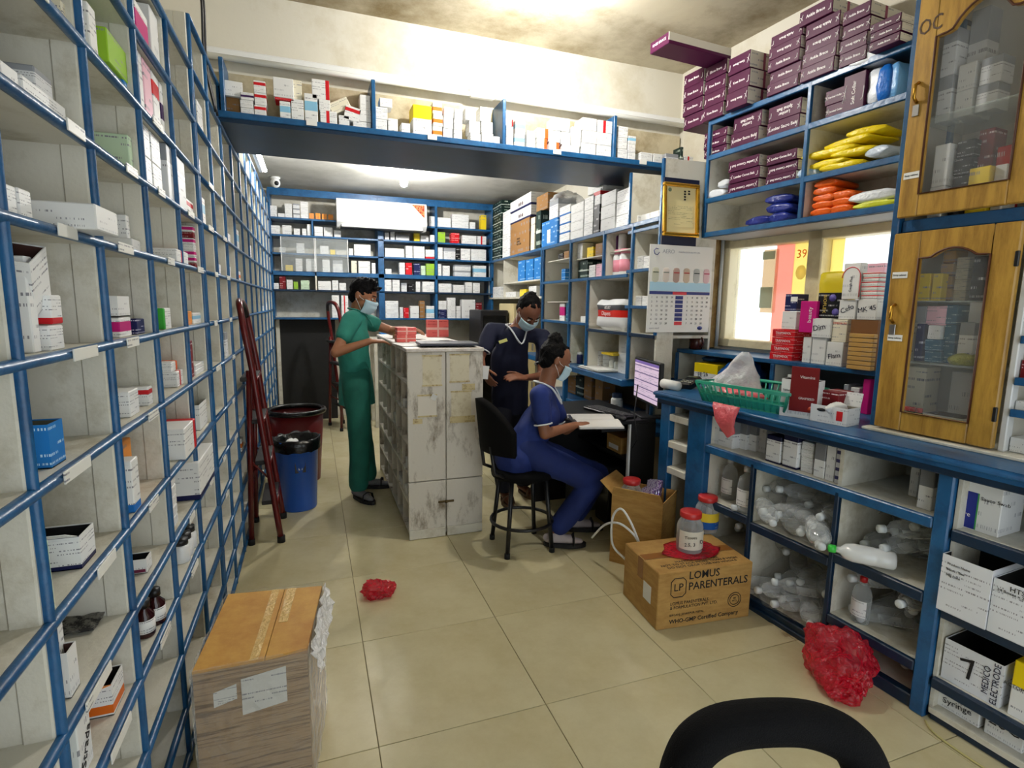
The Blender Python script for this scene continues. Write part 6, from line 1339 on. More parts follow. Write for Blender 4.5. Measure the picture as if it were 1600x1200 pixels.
for k, (x, y, z, w_, h, mk) in enumerate(((1.95, 3.72, 0, .18, .45, 'plain'), (1.9, 3.9, 0, .2, .4, 'grey'), (1.92, 3.74, .452, .15, .12, 'white'))):
    o = MB().cbox((0, 0, h/2), (w_, .16, h), .003).build('carton', CM[mk][1]); o.location = (x, y, z); tag(o, desc(mk)+' stacked on the floor behind the desk', 'carton', 'cartons stacked behind the desk')
mp1, mp2 = P_z(985, 555, 1.11), P_z(1043, 571, 1.11)
mv = (mp2-mp1); mw = min(mv.length, .44); ang = math.atan2(mv.y, mv.x); mc = (mp1+mp2)/2
mo = thing('monitor', 'black computer monitor showing a spreadsheet on the desk', 'monitor', (mc.x, mc.y, DZ), ang)
mz = 1.11-DZ; MB().cbox((0, .012, mz-.14), (mw, .03, .28), .005).build('bezel', BLACK, mo)
scn = carton_mat('screen_rows', S(196, 176, 196), tuple((S(96, 80, 120), 'z', .1+k*.19, .125+k*.19) for k in range(5))+((S(110, 90, 150), 'z', .93, 1.01),), rows=22, text=S(120, 110, 140), rough=.25)
nb = scn.node_tree.nodes['Principled BSDF']; src = nb.inputs['Base Color'].links[0].from_socket; scn.node_tree.links.new(src, nb.inputs['Emission Color']); nb.inputs['Emission Strength'].default_value = .55
MB().bb(-mw/2+.014, mw/2-.014, -.0045, -.003, mz-.262, mz-.016).build('screen', scn, mo)
MB().cbox((0, .03, (mz-.28)/2+.03), (.05, .03, mz-.2), .006).build('stand_neck', BLACK, mo); MB().cbox((0, .02, .006), (.2, .16, .012), .004).build('stand_foot', BLACK, mo)
kbd = thing('keyboard', 'black keyboard on the desk beside the open register', 'keyboard', (1.83, 3.12, DZ), rad(-80)); MB().cbox((0, 0, .010), (.40, .13, .016), .004).build('case', BLACK, kbd)
km = MB().cbox((0, 0, 0), (.018, .018, .006), .002).mesh('key')
for r_ in range(5):
    for c_ in range(18): o = link('key', km, mat('key_plastic', S(34, 34, 38), .5), kbd); o.location = (-.18+c_*.021, -.045+r_*.022, .0205)
ms = thing('mouse', 'black computer mouse beside the keyboard', 'mouse', (1.8, 2.925, DZ)); MB().ball((0, 0, .010), (.03, .05, .018), 14, 8).build('shell', BLACK, ms); MB().cbox((0, .025, .026), (.005, .018, .006), .002).build('wheel', mat('dark_grey_plastic', S(50, 52, 54)), ms)

# ================================================================ stools
def stool(loc, rz, label, loop):
    t = thing('bar_stool', label, 'stool', loc, rz)
    sz = .50
    MB().lathe([(.16, sz-.06), (.185, sz-.05), (.19, sz-.02), (.17, sz), (.1, sz+.008), (.01, sz+.01)], 28).build('seat', BLACKF, t)
    for sx in (-1, 1):
        for sy in (-1, 1): o = MB().tube([(sx*.105, sy*.105, sz-.05), (sx*.14, sy*.14, .02)], .013, 10).build('leg', BLACK, t); MB().lathe([(.017, 0), (.017, .03)], 10, (sx*.1405, sy*.1405, 0)).build('rubber_foot', mat('rubber', S(10, 10, 11), .8), t)
    MB().tube([(.185*math.cos(a*math.pi/14), .185*math.sin(a*math.pi/14), .17) for a in range(28)], .0105, 8, closed=True).build('foot_ring', BLACK, t)
    return t
stl = stool((1.15, 2.94, 0), 0, 'black round stool with padded back under the seated woman', False)
br = MB(); n = 22
for i in range(n+1):           # curved padded back on the -x side
    a = math.pi+(-1.05+2.1*i/n)
    for j in range(9):
        f = j/8; hgt = .30*(1-abs(-1+2*i/n)**2.4*.55); z = .60+.02+hgt*f; r = .215+.03*f
        br.v.append((r*math.cos(a), r*math.sin(a), z))
for i in range(n):
    for j in range(8): q = i*9+j; br.f.append([q, q+9, q+10, q+1]); br.m.append(0); br.sm.append(True)
o = br.build('back_pad', BLACKF, stl); so = o.modifiers.new('t', 'SOLIDIFY'); so.thickness = .04; so.offset = 1
for sy in (-.1, .1): MB().tube([(-.12, sy, .46), (-.21, sy, .50), (-.232, sy, .66)], .011, 8).build('back_strut', BLACK, stl)
# nearest stool: open padded hoop back
s2 = thing('bar_stool', 'black stool with an open padded hoop back, nearest the red bag', 'stool', (.78, .50, 0), 0)
pts = [(1062, 1240, .78), (1070, 1195, .815), (1092, 1160, .845), (1135, 1136, .862), (1205, 1128, .868), (1270, 1133, .862), (1325, 1158, .845), (1352, 1200, .815), (1358, 1250, .78)]
W3 = [P_z(*p) for p in pts]; cen = (W3[0]+W3[-1])/2
s2.location = (cen.x+.03, cen.y-.22, 0); base = Vector(s2.location)
loc_pts = [p-base for p in W3]; l0, l1 = loc_pts[0], loc_pts[-1]
hoop = [Vector((l0.x*.62+l1.x*.38, l0.y-.03, .545))]+[Vector((l0.x*.98, l0.y, .66))]+loc_pts+[Vector((l1.x*.98+0, l1.y, .66)), Vector((l1.x*.62+l0.x*.38, l1.y-.03, .545))]
def catmull(P, m=6):
    out = []
    for i in range(len(P)-1):
        p0, p1, p2, p3 = P[max(i-1, 0)], P[i], P[i+1], P[min(i+2, len(P)-1)]
        for k in range(m):
            t = k/m; out.append(.5*((2*p1)+(p2-p0)*t+(2*p0-5*p1+4*p2-p3)*t*t+(3*p1-p0-3*p2+p3)*t**3))
    out.append(P[-1]); return out
MB().tube(catmull(hoop, 6), .031, 14).build('hoop_back', BLACKF, s2)
MB().lathe([(.16, .44), (.185, .45), (.19, .48), (.17, .50), (.1, .508), (.01, .51)], 28).build('seat', BLACKF, s2)
for sx in (-1, 1):
    for sy in (-1, 1): MB().tube([(sx*.105, sy*.105, .45), (sx*.14, sy*.14, .005)], .013, 10).build('leg', BLACK, s2)
MB().tube([(.185*math.cos(a*math.pi/14), .185*math.sin(a*math.pi/14), .17) for a in range(28)], .0105, 8, closed=True).build('foot_ring', BLACK, s2)
for sx in (-.06, .06): MB().tube([(sx, .12, .45), (sx, .2, .48), (sx*1.2, l0.y-.02, .56)], .011, 8).build('back_strut', BLACK, s2)

# ================================================================ cartons and things on the floor
def P0(px, py): p = P_z(px, py, 0); return Vector((p.x, p.y, 0))
c1, c2, c3 = P0(1025, 986), P0(1170, 963), P0(997, 935)
lw = (c2-c1).length; la = math.atan2((c2-c1).y, (c2-c1).x); lh = P_y(1029, 897, c1.y).z; ld = .33
lo = thing('shipping_carton', 'brown Lomus Parenterals shipping carton on the floor against the counter', 'carton', c1, la)
lo['label'] = 'brown shipping carton printed with parenterals lettering on the floor against the counter'
MB().cbox((lw/2, ld/2, lh/2), (lw, ld, lh), .004).build('body', CARD, lo)
for yy in (.165, ): MB().cbox((lw/2, yy, lh+.0005), (lw-.01, .05, .0015), .0004).build('tape', mat('brown_tape', S(150, 98, 46), .25), lo)
MB().cbox((-.0006, ld*.5, lh-.05), (.0012, .05, .1), .0003).build('tape', mat('brown_tape', S(150, 98, 46)), lo); MB().cbox((lw/2, ld/2-.03, lh+.0002), (lw-.006, .002, .002), .0004).build('flap_seam', WOODD, lo)
fz = lambda f: lh*f
lettering('LOMUS\nPARENTERALS', .052, (lw*.31, -.001, fz(.80)), FRONT, INK, lo, sx=.95, bold=.0006); lettering('LOMUS PARENTERALS\n& FORMULATION PVT. LTD.', .021, (lw*.13, -.001, fz(.40)), FRONT, INK, lo, sx=.95); lettering('BIRGANJ, JANAKPUR, NEPAL', .014, (lw*.13, -.001, fz(.235)), FRONT, INK, lo); lettering('WHO-GMP Certified Company', .028, (lw*.13, -.001, fz(.12)), FRONT, INK, lo, bold=.0004)
b = MB(); x0, x1, z0, z1 = lw*.13, lw*.285, fz(.55), fz(.88); r_ = .016
b.tube([(x0+r_, -.001, z0), (x1-r_, -.001, z0), (x1, -.001, z0+r_), (x1, -.001, z1-r_), (x1-r_, -.001, z1), (x0+r_, -.001, z1), (x0, -.001, z1-r_), (x0, -.001, z0+r_)], .002, 5, closed=True); b.build('logo_frame', INK, lo); lettering('LP', .05, ((x0+x1)/2, -.001, (z0+z1)/2), FRONT, INK, lo, align='CENTER')
b = MB()
for rr_ in (.035, .025): b.tube([(lw*.82+rr_*math.cos(a*.3142), -.001, fz(.36)+rr_*math.sin(a*.3142)) for a in range(20)], .0016, 5, closed=True)
b.build('round_stamp', INK, lo); lettering('80\nMTS', .014, (lw*.82, -.001, fz(.36)), FRONT, INK, lo, align='CENTER')
lettering('HANDLE WITH CARE\nNOT TO STACK MORE THAN 8 HIGH\nDO NOT DROP / USE NO HOOKS', .024, (lw*.5, .06, lh+.0008), (0, 0, 0), INK, lo, align='CENTER')
MB().bb(-.0012, 0, .06, .13, lh*.35, lh*.65).build('paper_label', PAPER, lo)
# open carton with jar and sachets behind it
k1 = P0(1019, 862); oc_rz = rad(38)
h2 = .40; oc2 = thing('open_carton', 'tall open brown carton of purple sachets and a jar beside the desk', 'carton', (1.735, 2.36, 0), oc_rz)
w_, d_ = .27, .29; k = .005
for nm, bx4 in (('wall', (0, w_, 0, k)), ('wall', (0, w_, d_-k, d_)), ('wall', (0, k, k, d_-k)), ('wall', (w_-k, w_, k, d_-k))): MB().bb(bx4[0], bx4[1], bx4[2], bx4[3], 0, h2).build('wall', CARD, oc2)
MB().bb(k, w_-k, k, d_-k, 0, .006).build('bottom', CARD, oc2)
for pts_ in ([(w_, 0, h2), (w_, d_, h2), (w_+.09, d_*.96, h2-.03), (w_+.09, d_*.04, h2-.03)], [(0, d_, h2), (w_, d_, h2), (w_*.95, d_+.08, h2+.06), (w_*.05, d_+.08, h2+.06)], [(0, 0, h2), (0, d_, h2), (-.02, d_*.95, h2+.05), (-.02, d_*.05, h2+.05)]):
    q = MB(); V4 = [Vector(p) for p in pts_]; nn = (V4[1]-V4[0]).cross(V4[2]-V4[0]).normalized()*.004; q.add(V4+[p+nn for p in V4], [(0, 1, 2, 3), (7, 6, 5, 4), (0, 4, 5, 1), (1, 5, 6, 2), (2, 6, 7, 3), (3, 7, 4, 0)]); q.build('flap', CARD, oc2)
def inbox(x, y, z): return oc2.location+Matrix.Rotation(oc_rz, 3, 'Z') @ Vector((x, y, z))
MB().bb(k+.002, w_-k-.002, k+.002, d_-k-.002, h2-.13, h2-.12).build('inner_flap', mat('brown_cardboard', S(178, 132, 70)), oc2)
SAC = mat('purple_foil', S(110, 70, 150), .15, .6, grime=(S(220, 216, 236), .42, .54), gs=40)
for i in range(10):
    o = link('sachet', pillow(.09, .016, .10, amp=.003, seed=i), SAC); o.location = inbox(.07+.017*i, .11+.01*math.sin(i), h2-.022+.003*i); o.rotation_euler = (rad(22), rad(8), oc_rz+rad(72)); tag(o, 'purple and silver foil sachet standing in the tall open carton', 'sachet', 'foil sachets in the open carton')
def bigjar(loc, label, labm, content, r=.065, h=.19, rz=0, extra=None):
    t = thing('plastic_jar', label, 'jar', loc, rz)
    MB().lathe([(r*.9, 0), (r, .01), (r, h*.62), (r*.93, h*.70), (r*.72, h*.82), (r*.70, h*.86)], 24).build('body', film('jar_plastic', (.82, .84, .84, 1), a=.25, rough=.06, bump=0), t)
    MB().lathe([(r*.84, .006), (r*.94, .012), (r*.94, h*content), (r*.5, h*content+.004)], 20).build('contents', mat('brown_contents', S(96, 60, 40), .8, grime=(S(50, 28, 20), .4, .6), gs=60), t)
    MB().lathe([(r*.80, h*.86), (r*.82, h*.87), (r*.82, h*.985), (r*.76, h)], 24).build('lid', mat('red_plastic_lid', S(196, 44, 44), .35), t)
    q = MB(); n = 14
    for i in range(n+1):
        a = -1.15+2.3*i/n
        for z in (h*.13, h*.58): q.v.append(((r+.0015)*math.sin(a), -(r+.0015)*math.cos(a), z))
    for i in range(n): q.f.append([2*i, 2*i+2, 2*i+3, 2*i+1]); q.m.append(0); q.sm.append(True)
    q.build('paper_label', labm, t); return t
zL = lh+.002
pj = P_z(1076, 860, zL); j1 = bigjar((pj.x, pj.y, zL+.002), 'clear jar with red lid and handwritten label on the shipping carton', mat('handlabel_paper', S(228, 222, 206), .7), .6, .062, .20, rad(-20))
lettering('Tissues', .02, (-.045, -.0655, .09), FRONT, INK, j1, name='handwriting'); lettering('2.5, 3', .024, (-.045, -.0655, .055), FRONT, INK, j1, name='handwriting'); lettering('0', .03, (.028, -.0645, .07), FRONT, INK, j1, name='handwriting')
pj2 = P_z(1097, 832, zL); bigjar((pj2.x+.04, pj2.y+.02, zL+.001), 'clear jar with yellow and blue label behind the handwritten one', carton_mat('yellow_blue_label', S(30, 90, 170), ((S(236, 206, 60), 'z', .45, 1.01),), rows=4), .2, .06, .19, rad(-10))
j3 = bigjar(inbox(.09, .21, h2-.119), 'clear jar with red lid inside the tall open carton', PAPER, .3, .06, .2, 0)
crumple('plastic_bag', 'flattened red polythene bag under the jar on the shipping carton', 'bag', (pj.x+.01, pj.y, lh+.0015), (.28, .2, .012), REDP, 15)
# white cable around the cartons
cab = [P_y(a, b, c) for a, b, c in ((925, 840, 2.62), (945, 820, 2.5), (968, 818, 2.36), (990, 835, 2.3), (1000, 852, 2.28), (985, 815, 2.3), (970, 795, 2.36), (957, 810, 2.42), (957, 850, 2.42), (975, 872, 2.33), (993, 888, 2.27))]
tag(MB().tube(catmull(cab, 6), .006, 8).build('cable', WMETAL), 'white flat cable looping beside the tall open carton', 'cable')
tag(MB().tube(catmull([Vector((2.0-.1*0, 1.14, .006)), FR.W(.02, -.06, .005), FR.W(.2, -.07, .005), FR.W(.5, -.05, .005)], 6), .004, 6).build('cable', mat('yellow_cable', S(190, 180, 120), .5)), 'thin yellow cable along the foot of the near cabinet', 'cable')

# wrapped carton by the pigeonholes
zb2 = .455; q1, q2, q3, q4 = [P_z(*p, zb2) for p in ((300, 1052), (357, 930), (503, 917), (480, 1018))]
wcx = thing('wrapped_carton', 'tall cardboard carton wrapped in clear film standing by the pigeonhole shelving', 'carton', (0, 0, 0))
WRAPC = mat('corrugated_stack_side', S(168, 138, 100), .5, grime=(S(112, 86, 58), .38, .52), gs=9, grain=(.6, .6, 14), bump=.4, bscale=30)
def quadprism(P4, z0, z1, grow=0):
    c = sum((p for p in P4), Vector())/4; v = [(p-c)*(1+grow)+c for p in P4]
    return MB().add([(p.x, p.y, z0) for p in v]+[(p.x, p.y, z1) for p in v], [(0, 1, 2, 3), (7, 6, 5, 4), (0, 4, 5, 1), (1, 5, 6, 2), (2, 6, 7, 3), (3, 7, 4, 0)])
Q4 = [q1, q2, q3, q4]
quadprism(Q4, .0, zb2-.004).build('side_stack', WRAPC, wcx)
mid1, mid2 = q1.lerp(q4, .62), q2.lerp(q3, .60)
for P4 in ([q1, q2, mid2-(mid2-q2)*.012, mid1-(mid1-q1)*.012], [mid1, mid2, q3, q4+Vector((0, .012, 0))]):
    o = quadprism(P4, zb2-.004, zb2+.004).build('top_flap', CARDY, wcx)
for P4 in ([q1.lerp(q4, .48), q2.lerp(q3, .46), q2.lerp(q3, .54), q1.lerp(q4, .56)], [q1.lerp(q4, .66).lerp(q2.lerp(q3, .62), .45), q2.lerp(q3, .62), q2.lerp(q3, .72), q1.lerp(q4, .74).lerp(q2.lerp(q3, .72), .45)]): quadprism(P4, zb2+.0042, zb2+.0052).build('tape_strip', mat('shiny_tape', S(226, 190, 120), .12, bump=.8, bscale=60), wcx)
e = (q4-q1); en = Vector((e.y, -e.x, 0)).normalized()
lb_ = MB(); a, b_ = q1.lerp(q4, .22), q1.lerp(q4, .66)
for (f0, f1, z0, z1) in ((.40, .80, .30, .41), (.16, .36, .34, .385)):
    a, b_ = q1.lerp(q4, f0)+en*.002, q1.lerp(q4, f1)+en*.002; MB().add([(a.x, a.y, z0), (b_.x, b_.y, z0+.015), (b_.x, b_.y, z1+.015), (a.x, a.y, z1)], [(0, 1, 2, 3)]).build('shipping_label', carton_mat('shipping_label_print', S(214, 214, 208), rows=9, dens=.45), wcx)
# film skin: noisy shell around the stack
sk = MB(); cx0 = sum((p for p in Q4), Vector())/4; nU, nV = 64, 18
per = []
for i in range(4):
    for k in range(nU//4): per.append(Q4[i].lerp(Q4[(i+1) % 4], k/(nU//4)))
for j in range(nV+1):
    f = j/nV; z = (zb2+.012)*f
    for i, p in enumerate(per):
        d = (p-cx0); d.z = 0; n_ = noise.noise(Vector((i*.45, j*.5, 3)))+.6*noise.noise(Vector((i*1.1, j*1.2, 9))); g = 1.03+.035*n_; q = cx0+d*g; sk.v.append((q.x, q.y, max(z+.008*noise.noise(Vector((i*.7, 2, 4))), 0.001)))
for j in range(nV):
    for i in range(nU): sk.f.append([j*nU+i, j*nU+(i+1) % nU, (j+1)*nU+(i+1) % nU, (j+1)*nU+i]); sk.m.append(0); sk.sm.append(False)
sk.build('stretch_film', film('stretch_film', (.86, .87, .86, 1), a=.08, rough=.1, bump=.9, bscale=22), wcx)
# loose film at the corner
lf = MB()
for i in range(9):
    for j in range(14):
        f = j/13; p = q4.lerp(q3, f); lf.v.append((p.x+.012+.025*(i/8)+.015*noise.noise(Vector((i*.8, j*.7, 0))), p.y+.01*noise.noise(Vector((i, j*.6, 5))), zb2+.012-.085*(i/8)+.014*noise.noise(Vector((i*.5, j*.9, 8)))))
for i in range(8):
    for j in range(13): a = i*14+j; lf.f.append([a, a+14, a+15, a+1]); lf.m.append(0); lf.sm.append(False)
o = lf.build('loose_film', film('bunched_film', (.93, .93, .94, 1), a=.55, rough=.2, bump=.9, bscale=40), wcx); so = o.modifiers.new('t', 'SOLIDIFY'); so.thickness = .002
# red bags on the floor
p = P0(592, 930); crumple('plastic_bag', 'small crumpled red plastic bag alone on the open floor', 'bag', (p.x, p.y, 0), (.15, .11, .09), REDP, 16, amp=.5, flat=1)
p = P0(1322, 1062); crumple('plastic_bag', 'large crumpled red polythene bag on the floor at the foot of the counter', 'bag', (p.x-.03, p.y+.02, 0), (.26, .27, .23), REDP, 17, amp=.32, n=40, flat=1)
p = P0(1330, 1095); crumple('plastic_bag', 'smaller red polythene bag in front of the large one at the counter foot', 'bag', (p.x-.01, p.y+.03, 0), (.13, .12, .09), REDP, 18, amp=.4, n=32, flat=1)

# ================================================================ bins
bp_ = P0(468, 803); 
bn = thing('waste_bin', 'blue waste bin with black liner beside the stepladder', 'bin', (bp_.x-.005, bp_.y+.15, 0))
rT = .145; hB = .50
MB().lathe([(.118, 0), (.122, .01), (rT, hB), (rT+.006, hB), (rT+.006, hB-.015), (rT-.004, hB-.02), (.115, .02), (.01, .02)], 32).build('bucket', mat('blue_bin_plastic', S(24, 88, 186), .35), bn)
ln = MB(); n = 36
for j, (r_, z) in enumerate(((rT+.012, hB-.07), (rT+.016, hB-.03), (rT+.012, hB+.012), (rT-.006, hB+.008), (rT-.02, hB-.06), (.10, hB-.09), (.01, hB-.08))):
    for i in range(n): a = 2*math.pi*i/n; q = .012*noise.noise(Vector((math.cos(a)*4, math.sin(a)*4, j*.8))); ln.v.append(((r_+q)*math.cos(a), (r_+q)*math.sin(a), z+q*1.5))
for j in range(6):
    for i in range(n): ln.f.append([j*n+i, j*n+(i+1) % n, (j+1)*n+(i+1) % n, (j+1)*n+i]); ln.m.append(0); ln.sm.append(True)
ln.build('bin_liner', mat('black_liner', S(12, 12, 13), .25, bump=.6, bscale=30), bn)
crumple('tissue', 'crumpled white paper lying in the blue waste bin', 'paper', (bp_.x-.03, bp_.y+.10, hB-.05), (.08, .1, .07), PAPER, 21, amp=.4)
ba = -rad(80); stk_ = MB().cbox((.132*math.cos(ba), .132*math.sin(ba), .33), (.07, .004, .09), .001, Matrix.Rotation(ba+rad(90), 3, 'Z')).build('sticker', mat('black_sticker', S(26, 26, 28), .4), bn); MB().cbox((.1345*math.cos(ba), .1345*math.sin(ba), .325), (.025, .002, .04), .002, Matrix.Rotation(ba+rad(90), 3, 'Z')).build('printed_symbol', mat('pale_symbol', S(200, 206, 206), .5), stk_)
b2_ = thing('waste_bin', 'large dark red waste bin with black rim behind the blue bin', 'bin', (P_y(463, 650, 4.7).x, 4.7, 0)); MB().lathe([(.17, 0), (.21, .56), (.205, .56), (.165, .02), (.01, .02)], 30).build('bucket', mat('dark_red_plastic', S(110, 20, 24), .4), b2_); MB().tube([(.214*math.cos(a*math.pi/16), .214*math.sin(a*math.pi/16), .575) for a in range(32)], .022, 8, closed=True).build('rim_liner', mat('black_liner', S(12, 12, 13)), b2_); MB().lathe([(.2, .5), (.01, .48)], 24).build('bag_inside', mat('black_liner', S(12, 12, 13)), b2_)

# ================================================================ stepladders
REDM = mat('dark_red_enamel', S(98, 20, 20), .28, grime=(S(74, 12, 12), .3, .6), gs=12)
def ladder(label, loc, rz):
    t = thing('stepladder', label, 'stepladder', loc, rz)
    W2 = .2; H = 1.05
    # front frame: rails with hooped top; x forward, y across
    def rail(sy): return [(.11, sy*W2, .01), (.03, sy*W2*.96, .75), (0, sy*W2*.92, H)]
    A = rail(-1); B = rail(1); topc = [(-.03, -W2*.9, H+.22), (-.05, -W2*.72, H+.36), (-.06, -W2*.3, H+.395), (-.06, W2*.3, H+.395), (-.05, W2*.72, H+.36), (-.03, W2*.9, H+.22)]
    path = [Vector(p) for p in A+topc+B[::-1]]
    MB().tube(catmull(path, 5), .018, 10).build('front_frame', REDM, t)
    MB().tube(catmull([Vector((-.042, -W2*.82, H+.30)), Vector((-.054, -W2*.6, H+.365)), Vector((-.062, 0, H+.396)), Vector((-.054, W2*.6, H+.365)), Vector((-.042, W2*.82, H+.30))], 4), .0165, 10).build('hand_grip', BLACK, t)
    for sy in (-1, 1):
        MB().tube([(-.02, sy*W2*.86, H), (-.055, sy*W2*.92, .01)], .016, 10).build('rear_leg', REDM, t)
        MB().lathe([(.023, 0), (.023, .04)], 10, (.11, sy*W2, 0)).build('rubber_foot', mat('rubber', S(10, 10, 11)), t); MB().lathe([(.02, 0), (.02, .035)], 10, (-.055, sy*W2*.92, 0)).build('rubber_foot', mat('rubber', S(10, 10, 11)), t)
        MB().tube([(.065, sy*W2, .40), (-.04, sy*W2*.9, .52)], .006, 6).build('brace', REDM, t)
    for k, z in enumerate((.25, .5, .75, 1.0)):
        x = .11-.105*z; o = MB().cbox((x-.03, 0, z), (.085, W2*1.85, .025), .004).build('tread', mat('dark_grey_tread', S(44, 44, 46), .7, bump=.4, bscale=150), t)
        MB().tube([(x+.012, -W2*.95, z-.004), (x+.012, W2*.95, z-.004)], .008, 6).build('tread_bar', REDM, t)
    MB().tube([(-.042, -W2*.9, .35), (-.042, W2*.9, .35)], .009, 8).build('rear_bar', REDM, t)
    return t
ladder('dark red stepladder leaning open against the pigeonhole shelving', (-.335, 3.64, 0), rad(1))
ladder('dark red stepladder in front of the dark doorway at the back', (.27, 6.55, 0), rad(18))
# cables hanging where the pigeonholes meet the beam
for k, (px, dz) in enumerate(((284, .0), (292, .02))):
    p = FL.pix(px, 60, -.02); a0_ = FL.W(3.0+k*.06, .02, 3.05); tag(MB().tube(catmull([a0_, a0_+Vector((.03, -.02, -.25)), a0_+Vector((.02, .03, -.5)), a0_+Vector((.05, .06, -.72))], 5), .006, 6).build('cable', BLACK), 'black cable hanging at the corner of the beam and the pigeonhole shelving', 'cable', 'cables hanging by the beam')
# ================================================================ people
SKIN = lambda n, c: mat(n, c, .55, grime=(tuple(x*.82 for x in c[:3])+(1,), .3, .6), gs=14)
HAIR = mat('black_hair', S(9, 8, 9), .62, spec=.12, bump=.5, bscale=160)
def hand(mb, wrist, d, nrm, curl=.5, k=1.0, thumb=1, spread=.18):
    """palm and five bent fingers: d = direction of the fingers, nrm = out of the palm"""
    d = Vector(d).normalized(); nrm = Vector(nrm); nrm = (nrm-d*nrm.dot(d)).normalized(); s = d.cross(nrm)*thumb
    w = Vector(wrist); mb.limb(w, w+d*.035*k, .022*k, .030*k, side=s, k=.6); mb.limb(w+d*.025*k, w+d*.075*k, .036*k, .040*k, side=s, k=.36)
    for i, (o, L) in enumerate(((.030, .072), (.010, .080), (-.010, .074), (-.029, .058))):
        p = w+d*.088*k+s*o*k; dir_ = (d+s*(o*spread*6)).normalized()
        for j, f in enumerate((.45, .32, .25)):
            a = curl*(.55+.5*j); t = (dir_*math.cos(a)+nrm*math.sin(a)).normalized(); q = p+t*L*k*f; mb.limb(p, q, (.0092-.0011*j)*k, (.0088-.0012*j)*k, 10); p = q
    p = w+d*.028*k+s*.026*k
    for L, a, b_ in ((.042, .75, .1), (.032, .45, .35), (.026, .3, .5)):
        t = (d*math.cos(a)+s*math.sin(a)+nrm*b_*curl*1.4).normalized(); q = p+t*L*k; mb.limb(p, q, .0105*k, .0092*k, 10); p = q
def basis(f, up=(0, 0, 1)):
    f = Vector(f).normalized(); s = f.cross(Vector(up)).normalized(); u = s.cross(f); return f, s, u      # s = the person's right
def head(mb, c, f, k=1.0):
    f, s, u = basis(f); c = Vector(c); rot = Matrix((s, f, u)).transposed()
    mb.ball(c+u*.018*k, (.073*k, .092*k, .092*k), 20, 14, rot); mb.ball(c+f*.022*k-u*.045*k, (.058*k, .066*k, .066*k), 18, 12, rot); mb.ball(c+f*.040*k-u*.080*k, (.032*k, .036*k, .026*k), 14, 10, rot)
    mb.limb(c+f*.086*k+u*.004*k, c+f*.104*k-u*.034*k, .009*k, .014*k, 10, side=s, k=.9); mb.ball(c+f*.080*k+u*.018*k, (.046*k, .016*k, .012*k), 12, 8, rot)      # nose, brow
    for sg in (-1, 1):
        mb.ball(c+s*sg*.074*k-f*.012*k-u*.006*k, (.010*k, .020*k, .032*k), 10, 8, rot); mb.ball(c+f*.066*k+s*sg*.042*k-u*.022*k, (.022*k, .018*k, .018*k), 10, 8, rot)
    mb.ball(c+f*.088*k-u*.062*k, (.024*k, .012*k, .010*k), 12, 8, rot)
def face_parts(t, c, f, k=1.0):
    f, s, u = basis(f); c = Vector(c); rot = Matrix((s, f, u)).transposed()
    for sg in (-1, 1):
        MB().ball(c+f*.0835*k+s*sg*.031*k-u*.002*k, (.014*k, .0075*k, .0075*k), 12, 8, rot).build('eye', mat('eye_white', S(206, 200, 194), .2), t); MB().ball(c+f*.0890*k+s*sg*.031*k-u*.003*k, (.006*k, .003*k, .006*k), 10, 6, rot).build('iris', mat('dark_iris', S(20, 14, 12), .15), t)
        MB().limb(c+f*.094*k+s*sg*.018*k+u*.022*k, c+f*.080*k+s*sg*.050*k+u*.024*k, .0045*k, .003*k, 8).build('eyebrow', mat('black_hair', S(14, 12, 13), .5), t)
def mask(t, c, f, k=1.0, colr=S(190, 222, 236)):
    f, s, u = basis(f); c = Vector(c); b = MB(); n, m_ = 18, 12
    for j in range(m_+1):
        g = j/m_; z = -.014-.098*g; bul = .108+.010*math.sin(math.pi*min(g*1.2, 1))-.034*max(0, g-.55)**1.1
        if g < .3: bul += .010*(1-abs(g-.12)/.2)
        for i in range(n+1):
            a = -1.22+2.44*i/n; wd = .076-.012*g; y = bul*math.cos(a*.92)*.98+.006*(1-abs(a)); pl = .0022*math.sin(g*18)*(1-abs(a)/1.3)
            p = c+s*(math.sin(a)*wd*1.08*k)+f*((y+pl)*k)+u*(z*k); b.v.append(tuple(p))
    for j in range(m_):
        for i in range(n): q = j*(n+1)+i; b.f.append([q, q+1, q+n+2, q+n+1]); b.m.append(0); b.sm.append(True)
    o = b.build('face_mask', mat('mask_fabric', colr, .8), t); so = o.modifiers.new('t', 'SOLIDIFY'); so.thickness = .0025
    for sg in (-1, 1):
        ear = c+s*sg*.079*k-f*.018*k
        for z in (-.022, -.095): MB().tube([c+s*sg*.074*k+f*.040*k+u*z*k, c+s*sg*.079*k+f*.01*k+u*(z*.6)*k, ear+u*(.018 if z > -.05 else -.03)*k], .0014, 6).build('ear_loop', mat('white_elastic', S(230, 232, 232), .7), t)
def ring(c, ax, r, rr=.004, n=24, side=None, k=1):
    ax = Vector(ax).normalized(); a = Vector((0, 0, 1)) if abs(ax.z) < .9 else Vector((1, 0, 0)); a = Vector(side) if side is not None else a; x = (a-ax*a.dot(ax)).normalized(); y = ax.cross(x); c = Vector(c)
    return MB().tube([c+x*r*math.cos(2*math.pi*i/n)+y*r*k*math.sin(2*math.pi*i/n) for i in range(n)], rr, 6, closed=True)

